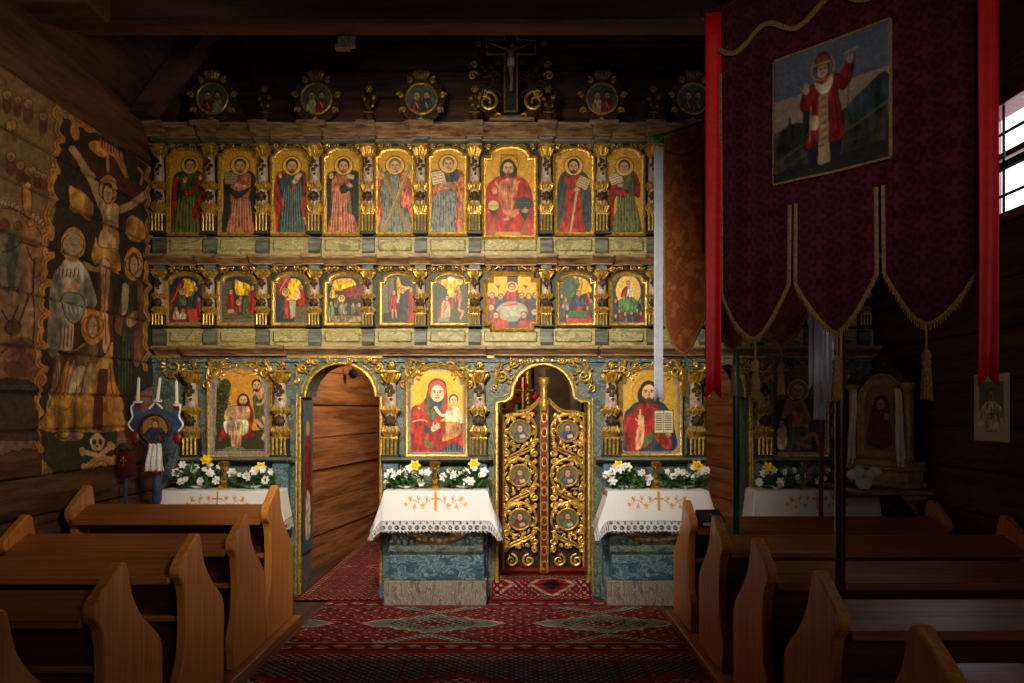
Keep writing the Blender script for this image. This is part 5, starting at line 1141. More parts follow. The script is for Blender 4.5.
# ------------------------------------------------------------------ royal doors
DZ = D+.30; k2 = DZ/F
def XD(p): return X(p, DZ)
def ZD(p): return Z(p, DZ)
yd = .30
def royal(px0, px1, side, label):
    xa, xb = XD(px0), XD(px1); W_ = xb-xa
    t = empty('sanctuary_door', (xa if side < 0 else xb, yd, 0), label=label, cat='door', group='pair of openwork gilded doors')
    ox = t.location.x
    def T(x): return x-ox
    zo, zi, zb = ZD(413), ZD(398), ZD(571)
    out = xa if side < 0 else xb; inn = xb if side < 0 else xa
    mb = MB()
    top = [(T(out), zo-.01), (T(out+(inn-out)*.35), zo+.012), (T(out+(inn-out)*.65), zo+.025), (T(out+(inn-out)*.85), zi-.055), (T(inn), zi+.0)]
    tq = catmull(top, 5, False); mb.tube([(x, -.015, z) for x, z in tq], .012, 6); mb.tube([(x, -.012, z-.028) for x, z in tq], .007, 6)
    mb.prism([(x, z) for x, z in tq]+[(x, z-.03) for x, z in tq[::-1]], -.008, .02); mb.build('gilded_top_rail', M_golddoor, t)
    MB().box(T(out)-.012, T(out)+.03*(1 if side < 0 else -1), -.02, .02, zb, zo, .004).box(T(xa), T(xb), -.025, .02, zb-.0, zb+.035, .004).build('door_rails', M_redw, t)
    mb = MB()
    for x in (out+.03*(1 if side < 0 else -1),): mb.tube([(T(x), -.022, zb+.03), (T(x), -.022, zo)], .009, 6)
    mb.build('gilded_bead', M_golddoor, t)
    cxm = (xa+xb)/2; s = -side
    mb = MB()
    zc = [ZD(431), ZD(475.5), ZD(519)]; R = .142; vine = []
    for k, z in enumerate(zc):
        hd = 1 if k % 2 else -1
        pts = [(T(cxm)+R*math.cos(a), -.015, z+R*math.sin(a)) for a in [hd*s*(2*PI*j/28)-PI/2 for j in range(25)]]
        mb.tube(pts, [.007+.010*math.sin(PI*j/24) for j in range(25)], 6, .8)
        for j in range(6):
            a = 2*PI*j/6+.3*k+random.uniform(-.15, .15); q = hd
            mb.scroll(T(cxm)+(R-.032)*math.cos(a), z+(R-.032)*math.sin(a), .024, -.022, 1.2, a+PI*.5, q, .0085, n=12)
            mb.tube([(T(cxm)+(R-.004-.006*i)*math.cos(a-.10*i*q-.2*q), -.024, z+(R-.004-.006*i)*math.sin(a-.10*i*q-.2*q)) for i in range(5)], [.004, .010, .011, .007, .003], 5)
        for j in range(7):
            a = 2*PI*j/7+.35; mb.scroll(T(cxm)+(R+.026)*math.cos(a), z+(R+.026)*math.sin(a), .022, -.018, 1.1, a, -1 if j % 2 else 1, .008, n=12) if abs((R+.03)*math.cos(a)) < W_/2-.02 else None
    # side vine, corner curls and lower panel
    for z in (ZD(453), ZD(497), ZD(541)):
        for q in (-1, 1):
            mb.scroll(T(cxm)+q*(W_/2-.045), z, .036, -.02, 1.3, PI/2, q, .012, n=16); mb.scroll(T(cxm)+q*(W_/2-.05), z+.075, .024, -.02, 1.2, -PI/2, -q, .009, n=12); mb.scroll(T(cxm)+q*(W_/2-.05), z-.075, .024, -.02, 1.2, PI/2, -q, .009, n=12)
        for e in (-.012, .014):
            q = catmull([(-W_*.42, -.085), (-W_*.2, -.03+e), (0, e), (W_*.2, .03+e), (W_*.42, .085)], 4, False)
            mb.tube([(T(cxm)+u*s, -.018, z+v) for u, v in q], [.005+.006*math.sin(PI*i/(len(q)-1)) for i in range(len(q))], 6)
        for (u, v, a) in ((-.06, .035, 1.9), (.06, -.035, -1.2), (-.02, -.045, -2.4), (.03, .045, .6)): mb.scroll(T(cxm)+u*s, z+v, .021, -.022, 1.2, a, 1 if u > 0 else -1, .0075, n=12)
    for q in (-1, 1): mb.scroll(T(cxm)+q*.075, ZD(560), .055, -.02, 1.5, PI/2, q, .013); mb.scroll(T(cxm)+q*.13, ZD(548), .03, -.02, 1.2, -PI/2, -q, .010, n=14); mb.scroll(T(cxm)+q*.1, ZD(415.5), .026, -.02, 1.2, 0, q, .009, n=12)
    mb.scroll(T(cxm), ZD(546), .03, -.02, 1.2, 0, 1, .010, n=14)
    for k in range(26):
        u, v = random.uniform(-W_*.44, W_*.44), random.uniform(zb+.06, ZD(420)); a = random.uniform(0, 6.28)
        if min(math.hypot(u, v-z) for z in zc) < .10: continue
        mb.tube([(T(cxm)+u, -.016, v), (T(cxm)+u+.016*math.cos(a), -.024, v+.016*math.sin(a)), (T(cxm)+u+.034*math.cos(a+.5), -.016, v+.034*math.sin(a+.5))], [.004, .008, .002], 5)
    mb.build('gilded_openwork', M_golddoor, t)
    for k, z in enumerate(zc):
        r = .086; m = MB(); m.tube([(T(cxm)+(r+.004)*math.cos(2*PI*j/28), -.028, z+(r+.004)*math.sin(2*PI*j/28)) for j in range(29)], .0115, 6); fr = m.build('medallion_frame', M_golddoor, t)
        ol = [(T(cxm)+r*math.cos(2*PI*j/24), z+r*math.sin(2*PI*j/24)) for j in range(24)]
        panel('medallion_painting', bust(k+(0 if side < 0 else 3)), ol, -.026, fr, .012, rect=(T(cxm)-r, T(cxm)+r, z-r, z+r))
    MB().box(T(xa)+.004, T(xb)-.004, .03, .045, zb, zo-.02).build('backing_board', M_redback, t)
    if side < 0:
        xp = T((XD(540)+XD(548))/2); m = MB().box(xp-.034, xp+.034, -.05, .02, zb-.02, zi+.06, .008); p = m.build('closing_post', M_redw, t)
        m = MB(); zt = zi-.17; n = 11
        for e in (-1, 1): m.tube([(xp+e*.030, -.05, zb), (xp+e*.030, -.05, zi)], .008, 6)
        for k in range(n):
            z = zb+.06+(zt-zb-.06)*k/(n-1); m.tube([(xp+.024*math.cos(2*PI*j/12), -.056, z+.038*math.sin(2*PI*j/12)) for j in range(13)], .0075, 5)
        m.lathe([(.02, zt+.06), (.034, zt+.1), (.024, zt+.14), (.03, zt+.22), (.022, zt+.3), (.03, zt+.32), (.026, zt+.335)], (xp, -.06, 0), 10)
        m.lathe([(.026, zi+.05), (.03, zi+.06), (.036, zi+.1), (.052, zi+.15), (.05, zi+.16), (.056, zi+.175), (.03, zi+.178)], (xp, -.04, 0), 12)
        m.build('gilded_astragal', M_golddoor, p)
        m = MB()
        for k in range(n): m.ball((xp, -.054, zb+.06+(zt-zb-.06)*k/(n-1)), .014, .006, .026, 8, 5)
        m.build('red_ovals', M_redw, p)
    return t
M_redback = mat('dark_red_backing', (20, 8, 8), (66, 20, 16), rough=.6, scale=16)
royal(500, 540, -1, 'left leaf of the gilded openwork sanctuary doors, with the closing post')
royal(548, 587, 1, 'right leaf of the gilded openwork sanctuary doors')
tag(MB().box(X(497)+.02, X(589)-.02, -.015, .38, 0, .125, .01).build('door_sill', M_redw), 'dark red wooden sill under the gilded sanctuary doors', 'sill')
# ================================================================== ALTARS, CLOTHS AND WHAT STANDS ON THEM
def altar(x0, x1, label, yf=-.34, full=True):
    cx = (x0+x1)/2; t = empty('altar_table', (cx, -.1, 0), label=label, cat='altar table'); h = (x1-x0)/2
    yo = -(-.1)
    MB().box(-h-.02, h+.02, yf+yo, -.13+yo, 0, .20, .006).build('grey_plinth', M_grey, t)
    MB().box(-h+.02, h-.0, yf+.03+yo, -.13+yo, .20, .40, .006).build('blue_base', M_blue, t)
    mb = MB(); pr = [(.0, .40), (-.02, .43), (.06, .47), (.09, .53), (.07, .60), (-.02, .68), (-.04, .72), (.0, .75), (.0, .87)]
    pts = [(yf+.04+p+yo, z) for p, z in pr]+[(-.13+yo, .87), (-.13+yo, .40)]
    mb.prism(pts, -h+.01, h-.01, 'x'); mb.build('curved_body', M_blued, t)
    MB().tube([(-h*.6, yf+.06+yo, .66), (-h*.55, yf+.11+yo, .56), (-h*.2, yf+.12+yo, .50), (h*.2, yf+.12+yo, .50), (h*.55, yf+.11+yo, .56), (h*.6, yf+.06+yo, .66)], [.02, .03, .04, .04, .03, .02], 8).build('brown_garland', M_corn, t)
    MB().box(-h-.03, h+.03, yf-.012+yo, -.125+yo, .87, .905, .006).build('altar_top', M_corn, t)
    return t
A1 = (X(387, 6.35), X(484, 6.35)); A2 = (X(609, 6.35), X(705, 6.35)); A0 = (X(166, 6.35), X(276, 6.35)); A3 = (X(756, 6.35), X(873, 6.35))
altar(*A1, 'altar table with blue marbled base under the icon of the woman and child')
altar(*A2, 'altar table with blue marbled base, right of the gilded sanctuary doors')
altar(*A0, 'far left altar table below the river icon, mostly hidden by a pew')
altar(*A3, 'far right altar table in shadow beyond the pews')
def altar_cloth(x0, x1, label, yf=-.36, yb=-.127, zt=.912, hang=.34, seed=0, flare=.075):
    """square-cornered linen with lace border, hanging on three sides"""
    rs = np.random.RandomState(seed)
    W_ = x1-x0; cx = (x0+x1)/2; dpt = yb-yf
    res = .007; nu = int((W_+2*hang)/res); nv = int((dpt+hang)/res)
    U, V = np.meshgrid(np.linspace(-hang-W_/2, W_/2+hang, nu), np.linspace(-hang, dpt, nv)[::-1])   # row 0 = back edge
    # colour
    im = np.zeros((nv, nu, 4)); im[..., :3] = (226, 222, 218); im[..., 3] = 1
    ed = np.minimum(hang-np.maximum(np.abs(U)-W_/2, 0), hang+np.minimum(V, 0))       # distance to the hem
    un = np.where(V < 0, U, V)
    lace = ed < .105
    hole = (np.hypot(((un+1) % .052)-.026, ed-.05) < .017) & ~(np.hypot(((un+1) % .052)-.026, ed-.05) < .007)
    hole |= (np.hypot(((un+1.026) % .052)-.026, ed-.085) < .009) | (np.hypot(((un+1.026) % .026)-.013, ed-.02) < .006)
    hole |= (np.abs(ed-.099) < .003) & (((un+1) % .014) < .008)
    im[lace, :3] = (196, 193, 192)
    im[hole & lace, 3] = 0
    sc = ed < .012+.010*np.abs(np.sin(un*PI/.03)); im[sc, 3] = 0
    # embroidered cross and vine on the front fall
    om = (214, 142, 46)
    f = V < .0
    zc = -.085
    m = f & (((np.abs(U) < .008) & (np.abs(V-zc) < .075)) | ((np.abs(V-zc-.02) < .009) & (np.abs(U) < .042)))
    for s in (-1, 1):
        u = s*U; vine = -.095+.022*np.sin(u*46)
        m |= f & (u > .04) & (u < .235) & (np.abs(V-vine) < .004)
        for (a, b, r) in ((.07, -.06, .012), (.10, -.125, .013), (.135, -.055, .013), (.165, -.13, .012), (.20, -.06, .013), (.235, -.11, .011)):
            m |= f & (((u-a)/r)**2+((V-b)/(r*1.5))**2 < 1) & ~((np.abs(u-a) < .0025)); m |= f & (np.abs(u-a) < .003) & (V > min(b, -.095)) & (V < max(b, -.095))
    im[m, :3] = om
    c = np.clip(im[..., :3]/255, 0, 1); im[..., :3] = np.where(c <= .04045, c/12.92, ((c+.055)/1.055)**2.4)
    # shape
    ox = np.maximum(np.abs(U)-W_/2, 0); oy = np.maximum(-V, 0); sg = np.sign(U)
    both = np.minimum(ox, oy); drop = np.minimum(np.sqrt(ox**2+oy**2)*.97, hang*1.12)
    ph = rs.rand(4)*6
    wav = (np.sin(U*14+ph[0])+.6*np.sin(U*31+ph[1]))*.010
    wavx = (np.sin(V*16+ph[2]))*.008
    fl = flare*(drop/hang)**1.2
    ang = np.arctan2(oy, ox+1e-9)
    px = np.where(ox > 0, sg*(W_/2+.012+(fl*1.6)*np.cos(ang)), U)
    py = np.where(oy > 0, yf-.012-(fl)*np.sin(ang)+wav*(oy/hang), yf+V)
    px = px+np.where(ox > 0, sg*wavx*ox/hang, 0); pz = zt+.004-drop
    pz = pz+np.where((ox+oy) == 0, 0, -.0)
    o = grid_mesh('altar_cloth', im, lambda a, b: (px, py, pz), M_cloth)
    o.location = (cx, 0, 0)
    s = o.modifiers.new('s', 'SOLIDIFY'); s.thickness = .002; s.offset = 1
    return tag(o, label, 'tablecloth', 'white lace edged altar cloths')
altar_cloth(A1[0]-.0, A1[1]+.02, 'white altar cloth with gold cross and lace hem, left of the gilded doors', seed=1)
altar_cloth(A2[0]-.0, A2[1]+.0, 'white altar cloth with gold cross and lace hem, right of the gilded doors', seed=2)
altar_cloth(A0[0]-.03, A0[1]+.03, 'white altar cloth on the far left altar behind the front pew', seed=3, flare=.04)
altar_cloth(A3[0]-.02, A3[1]+.0, 'dim white altar cloth on the far right altar in the shade', seed=4, flare=.03)
def candlestick(x, y, label):
    z = .918; t = empty('brass_candlestick', (x, y, z), label=label, cat='candlestick', group='brass candlesticks on the altars')
    MB().lathe([(.052, 0), (.054, .012), (.04, .022), (.024, .035), (.018, .05), (.030, .07), (.032, .08), (.016, .095), (.014, .125), (.026, .138), (.014, .15), (.018, .162), (.038, .175), (.044, .195), (.044, .215), (.038, .218)], n=20).build('stem', M_brass, t)
    MB().lathe([(.03, .214), (.031, .222), (.008, .224)], n=16).build('cup_rim', M_redw, t)
    return t
for px_, lab in ((224, 'brass candlestick between bouquets on the far left altar'), (435, 'brass candlestick below the icon of the woman and child'), (656, 'brass candlestick below the red and blue icon'), (805, 'brass candlestick in shadow on the far right altar')): candlestick(X(px_, 6.4), -.25, lab)
def bouquet(x, y, w, h, seed, label, yel=1, dense=1.0):
    rs = random.Random(seed); z = .918; w *= 1.18
    t = empty('flower_arrangement', (x, y, z), label=label, cat='bouquet', group='white bouquets with yellow flowers on the altars')
    MB().lathe([(.03, 0), (.034, .004), (.075, .02), (.082, .028), (.07, .026), (.02, .012)], n=18).build('dish', M_porc, t)
    mb = MB()
    for k in range(int(130*dense)):
        u = rs.uniform(-1, 1); v = rs.random(); xx = u*w*.5; zz = .02+v*h*.62*(1-.5*u*u); yy = rs.uniform(-.07, .05)
        mb.leaf((xx*.75, yy*.7-.01, zz*.8), rs.uniform(.06, .11), rs.uniform(.018, .032), rs.uniform(-.5, .5), rs.uniform(-1.3, .3), rs.uniform(0, 6.28))
        if k % 3 == 0: mb.leaf((xx, yy, zz), rs.uniform(.04, .07), .018, 0, rs.uniform(-1.2, .6), rs.uniform(0, 6.28))
    for k in range(14):
        a = rs.uniform(-1.1, 1.1); mb.tube([(0, 0, .02), (math.sin(a)*w*.25, -.01, h*.35), (math.sin(a)*w*.42, rs.uniform(-.05, .03), h*.62*math.cos(a*.6))], .003, 4)
    mb.build('foliage', M_leaf, t)
    n = int(12*dense)
    for k in range(n):
        u = -1+2*(k+.5)/n+rs.uniform(-.1, .1); v = rs.uniform(.1, .98)*(1-.3*abs(u)); c = (u*w*.50, rs.uniform(-.085, -.01), .03+h*.8*v)
        mb = MB(); r = rs.uniform(.015, .030); np_ = rs.choice([5, 6, 7])
        tl = rs.uniform(-.6, .2)
        mb.m = Matrix.Translation(c) @ Matrix.Rotation(PI/2+tl, 4, 'X') @ Matrix.Rotation(rs.uniform(-.6, .6), 4, 'Y')
        for ring, (tt, ll) in enumerate(((-.35, 1), (-.95, .75))):
            for q in range(np_): mb.leaf((0, 0, 0), r*1.45*ll, r*1.1, 0, tt, 2*PI*(q+.5*ring)/np_, .0015)
        mb.ball((0, 0, .006), r*.28, n=6, m=4); mb.build('white_blossom', M_petal, t)
    for k in range(yel):
        mb = MB(); c = (w*(.28 if k == 0 else -.1)*(1 if seed % 2 else -1)*.75, -.05, h*.86); mb.m = Matrix.Translation(c) @ Matrix.Rotation(PI/2-.5, 4, 'X')
        for q in range(6): mb.leaf((0, 0, 0), .052, .036, 0, -.35, 2*PI*q/6, .0015)
        mb.lathe([(.010, 0), (.014, .015), (.020, .03), (.017, .03), (.008, .006)], n=10); mb.build('yellow_blossom', M_yellow, t)
    return t
for (px_, w, h, sd, lab, y_, d_) in ((197, .36, .27, 1, 'tall white bouquet on the far left altar, left of its candlestick', 1, 1.2), (252, .32, .20, 3, 'low white bouquet on the far left altar, right of its candlestick', 1, .9),
     (406, .30, .215, 1, 'white bouquet at the left end of the altar under the woman and child', 1, 1.1), (464, .33, .23, 5, 'white bouquet at the right end of the altar under the woman and child', 1, 1.1),
     (628, .32, .215, 2, 'white bouquet right beside the gilded doors, on the altar to their right', 1, 1.1), (686, .32, .215, 7, 'white bouquet at the pew side of the altar right of the gilded doors', 1, 1.1),
     (777, .32, .2, 4, 'shadowed white bouquet left of the candlestick on the far right altar', 1, .9), (838, .30, .2, 6, 'shadowed white bouquet at the right end of the far right altar', 0, .9)):
    bouquet(X(px_, 6.43), -.20, w, h, sd, lab, y_, d_)
# ------------------------------------------------------------------ processional candle holder, alms bag
dz = 6.05; x = X(157, dz)
t = empty('candle_stand', (x, Y(dz), 0), label='painted processional pole with round icon, three candles and tied white cloth', cat='candle stand')
def zz(py): return Z(py, dz)
def xx(px_): return X(px_, dz)-x
MB().lathe([(.028, 0), (.028, .04), (.018, .06), (.018, .7), (.022, .74)], n=10).build('pole', M_redw, t)
MB().lathe([(.02, zz(505)), (.034, zz(500)), (.036, zz(490)), (.026, zz(478)), (.030, zz(474))], n=12).build('blue_turning', M_bluep, t)
MB().lathe([(.018, zz(477)), (.034, zz(474)), (.034, zz(471)), (.018, zz(468)), (.018, zz(455))], n=12).build('red_turning', M_redw, t)
zc = zz(428.5); R = .108
sh = [(-.175, zc-.02), (-.20, zc+.06), (-.165, zc+.10), (-.175, zc+.16), (-.14, zc+.20), (-.12, zc+.12), (-.06, zc+.14), (0, zc+.17), (.06, zc+.14), (.12, zc+.12), (.14, zc+.20), (.175, zc+.16), (.165, zc+.10), (.20, zc+.06), (.175, zc-.02), (.06, zc-.14), (-.06, zc-.14)]
MB().prism([tuple(p) for p in catmull(sh, 4)], -.012, .016).build('blue_shield', M_bluep, t)
mb = MB()
for s in (-1, 1): mb.tube([(q[0], -.02, q[1]) for q in catmull([(s*.17, zc-.02), (s*.205, zc+.03), (s*.175, zc+.09), (s*.185, zc+.16), (s*.145, zc+.20)], 5, False)], .007, 6)
mb.tube([(-.05, -.02, zc+.15), (0, -.02, zc+.2), (.05, -.02, zc+.15)], .010, 6); mb.build('white_scrolls', M_porc, t)
mb = MB()
for s in (-1, 1): mb.ball((s*.16, -.012, zc-.07), .034, .016, .05)
mb.build('red_leaves', M_redw, t)
MB().tube([(R*math.cos(2*PI*j/28), -.03, zc+R*math.sin(2*PI*j/28)) for j in range(29)], .013, 6).build('round_frame', M_olddark, t)
cvp = Cv(0, 0, 100, 100, 56, (156, 112, 64)); cvp.blob([(30, 50), (70, 50), (94, 90), (50, 100), (8, 86)], (44, 54, 84), (24, 20, 20), 2); cvp.line([(30, 76), (20, 90)], 6, (160, 44, 30)); cvp.line([(62, 74), (72, 92)], 6, (160, 44, 30)); face(cvp, 50, 36, 13, (60, 40, 30), (90, 60, 40)); cvp.poly([(38, 22), (40, 10), (50, 16), (60, 10), (62, 22)], (150, 50, 30)); cvp.noise(.15, 8)
panel('round_painting', cvp, [(R*math.cos(2*PI*j/24), zc+R*math.sin(2*PI*j/24)) for j in range(24)], -.028, t, .014, rect=(-R, R, zc-R, zc+R))
for q, (px_, pb, pt, lean) in enumerate(((138, 401, 378, .03), (157.5, 400, 378, .10), (177, 404, 381, -.02))):
    bx, bz = xx(px_), zz(pb); mb = MB(); mb.lathe([(.010, -.06), (.016, -.045), (.034, -.012), (.038, 0), (.02, .004)], (bx, 0, bz), 12); c = mb.build('candle_cup', M_porc, t)
    MB().lathe([(.016, -.05), (.026, -.03), (.032, -.014)], (bx, 0, bz-.002), 12).build('red_band', M_redw, c)
    MB().tube([(bx, 0, bz), (bx+lean*.2, 0, bz+(pb-pt)*dz/F)], [.0125, .0105], 8).tube([(bx+lean*.2, 0, bz+(pb-pt)*dz/F), (bx+lean*.2, 0, bz+(pb-pt)*dz/F+.012)], .002, 4).build('candle', M_wax, t)
# tied cloth
def hanging(name, x0, x1, z0, z1, m, par=None, y=0, amp=.012, n=5, flare=1.0, swallow=0, skew=0, thick=.004, twist=0):
    nu, nv = 14, 16; vs = []; fs = []
    for j in range(nv+1):
        t_ = j/nv; wv = 1+(flare-1)*t_; cx = (x0+x1)/2+skew*t_
        for i in range(nu+1):
            u = i/nu-.5; z = z1+(z0-z1)*t_
            if swallow and j == nv: z += swallow*(1-abs(2*u))*1.0
            if swallow and j == nv-1: z += swallow*.5*(1-abs(2*u))
            vs.append((cx+u*(x1-x0)*wv+twist*math.sin(t_*5)*.01, y+amp*math.sin(u*n*2*PI+t_*1.5)*(.5+.5*t_)+.006*math.sin(t_*7), z))
    for j in range(nv):
        for i in range(nu): a = j*(nu+1)+i; fs.append((a, a+1, a+nu+2, a+nu+1))
    mb = MB(); mb._add(vs, fs); o = mb.build(name, m, par); s = o.modifiers.new('s', 'SOLIDIFY'); s.thickness = thick
    return o
hanging('tied_cloth', xx(151), xx(163), zz(471), zz(443), M_lace, t, -.035, .012, 3, 1.6)
dz = 5.95; x = X(126, dz)
t = empty('alms_bag', (x, Y(dz), 0), label='dark red velvet bag with a small cross on a blue pole by the left wall', cat='alms bag')
MB().tube([(0, 0, 0), (0, 0, Z(476, dz))], .011, 8).build('pole', M_bluep, t)
mb = MB(); zb_, zt_ = Z(478, dz), Z(444, dz)
mb.lathe([(.03, 0), (.066, .02), (.072, .06), (.070, .17), (.064, .20), (.05, .215)], (0, 0, zb_), 16); mb.v = [(a, b*.5, c) for a, b, c in mb.v]; mb.build('velvet_bag', M_velvet, t)
MB().lathe([(.056, .21), (.062, .225), (.056, .25), (.02, .262)], (0, 0, zb_), 16).build('bag_rim', M_olddark, t)
MB().box(-.006, .006, -.042, -.034, zb_+.085, zb_+.165, .001).box(-.022, .022, -.042, -.034, zb_+.125, zb_+.137, .001).build('gold_cross', M_brass, t)
# ================================================================== PEWS
PROF = [(.0, .0), (.34, .0), (.345, .22), (.35, .40), (.32, .50), (.23, .58), (.14, .66), (.07, .75), (.035, .84), (.018, .905), (-.02, .925), (-.05, .91), (-.13, .865), (-.205, .82), (-.238, .795), (-.248, .77), (-.238, .735), (-.19, .68), (-.165, .58), (-.165, .42), (-.185, .30), (-.235, .22), (-.245, .16), (-.235, .1), (-.23, .0)]
def end_profile(hs):
    q = [PROF[0]]
    body = catmull([(.34, .04)]+PROF[2:-1]+[(-.23, .04)], 3, False)
    return [(p[0]+0, p[1]*hs) for p in [(-.23, .0), (.34, .0)]+[tuple(v) for v in body]]
def pew(side, d, xa, xw, hs, label, both=True):
    """side -1 left of the aisle, +1 right; d distance of the top corner from the camera"""
    t = empty('church_pew', (side*xa, Y(d), .06), label=label, cat='pew', group=('pews left of the aisle' if side < 0 else 'pews right of the aisle'))
    hs *= .935; L = abs(xw-xa)*side; th = .05*side; P = end_profile(hs)
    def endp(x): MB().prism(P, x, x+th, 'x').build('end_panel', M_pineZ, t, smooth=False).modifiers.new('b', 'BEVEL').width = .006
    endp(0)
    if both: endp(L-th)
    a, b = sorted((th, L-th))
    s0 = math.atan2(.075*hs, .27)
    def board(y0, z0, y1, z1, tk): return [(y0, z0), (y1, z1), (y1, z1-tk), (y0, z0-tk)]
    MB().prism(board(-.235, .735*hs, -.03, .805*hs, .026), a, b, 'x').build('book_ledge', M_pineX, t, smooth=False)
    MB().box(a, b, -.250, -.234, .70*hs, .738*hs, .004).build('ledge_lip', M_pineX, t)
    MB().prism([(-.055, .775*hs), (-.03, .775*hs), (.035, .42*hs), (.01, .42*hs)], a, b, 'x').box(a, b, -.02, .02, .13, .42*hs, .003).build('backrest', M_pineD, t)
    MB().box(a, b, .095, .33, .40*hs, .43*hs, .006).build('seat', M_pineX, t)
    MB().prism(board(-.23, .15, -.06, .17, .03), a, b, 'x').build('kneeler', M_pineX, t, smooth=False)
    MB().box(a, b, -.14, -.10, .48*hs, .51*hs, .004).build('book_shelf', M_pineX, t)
    return t
LX, RX = 1.61, 1.165
pew(-1, 5.43, LX, 2.93, 1.135, 'front pew on the left side, tallest, just before the far left altar')
pew(-1, 4.80, LX, 2.96, 1.0, 'second pew from the front on the left side of the aisle')
pew(-1, 4.07, LX, 2.96, 1.0, 'third pew from the front on the left side of the aisle')
pew(-1, 3.30, LX, 2.96, 1.0, 'fourth pew from the front on the left, large curved end lit warm')
pew(-1, 2.52, LX, 2.96, 1.0, 'fifth pew on the left, only its end panel at the left edge of the photo')
pew(1, 5.58, RX, 2.92, 1.0, 'front pew on the right side of the aisle, black book on its ledge')
pew(1, 4.76, RX, 2.93, 1.0, 'second pew from the front on the right side of the aisle')
pew(1, 3.95, RX, 2.93, 1.0, 'third pew from the front on the right side of the aisle')
pew(1, 3.14, RX, 2.93, 1.0, 'fourth pew on the right side, worn ledge beside the maroon pole')
pew(1, 2.36, RX, 2.93, 1.0, 'nearest pew at the bottom right corner of the photo')
tag(MB().box(-LX-.06, -LX+.05, Y(2.0), Y(5.82), 0, .058, .006).build('pew_base_beam', M_pineX), 'long floor beam under the aisle ends of the left pews', 'beam')
tag(MB().box(-2.96, -2.86, Y(2.0), Y(5.82), 0, .058, .006).build('pew_base_beam', M_pineX), 'floor beam under the wall ends of the left pews', 'beam')
tag(MB().box(RX-.05, RX+.06, Y(2.0), Y(5.98), 0, .058, .006).build('pew_base_beam', M_pineX), 'long floor beam under the aisle ends of the right pews', 'beam')
tag(MB().box(2.84, 2.94, Y(2.0), Y(5.98), 0, .058, .006).build('pew_base_beam', M_pineX), 'floor beam under the wall ends of the right pews', 'beam')
# prayer book on the front right ledge
t = empty('prayer_book', (X(711, 5.45), Y(5.45), .06+.738), label='black book with a gold cross lying on the front right pew ledge', cat='book')
t.rotation_euler = (math.radians(17.5), 0, .0)
MB().box(-.085, .075, -.10, .10, .0, .006, .002).box(-.085, .075, -.10, .10, .03, .036, .002).box(-.087, -.078, -.10, .10, .0, .036, .002).build('cover', M_black, t)
MB().box(-.078, .071, -.095, .095, .006, .03).build('pages', M_paper, t)
MB().box(-.005, .003, -.05, .05, .036, .0375).box(-.03, .028, .005, .014, .036, .0375).build('gold_cross', M_brass, t)
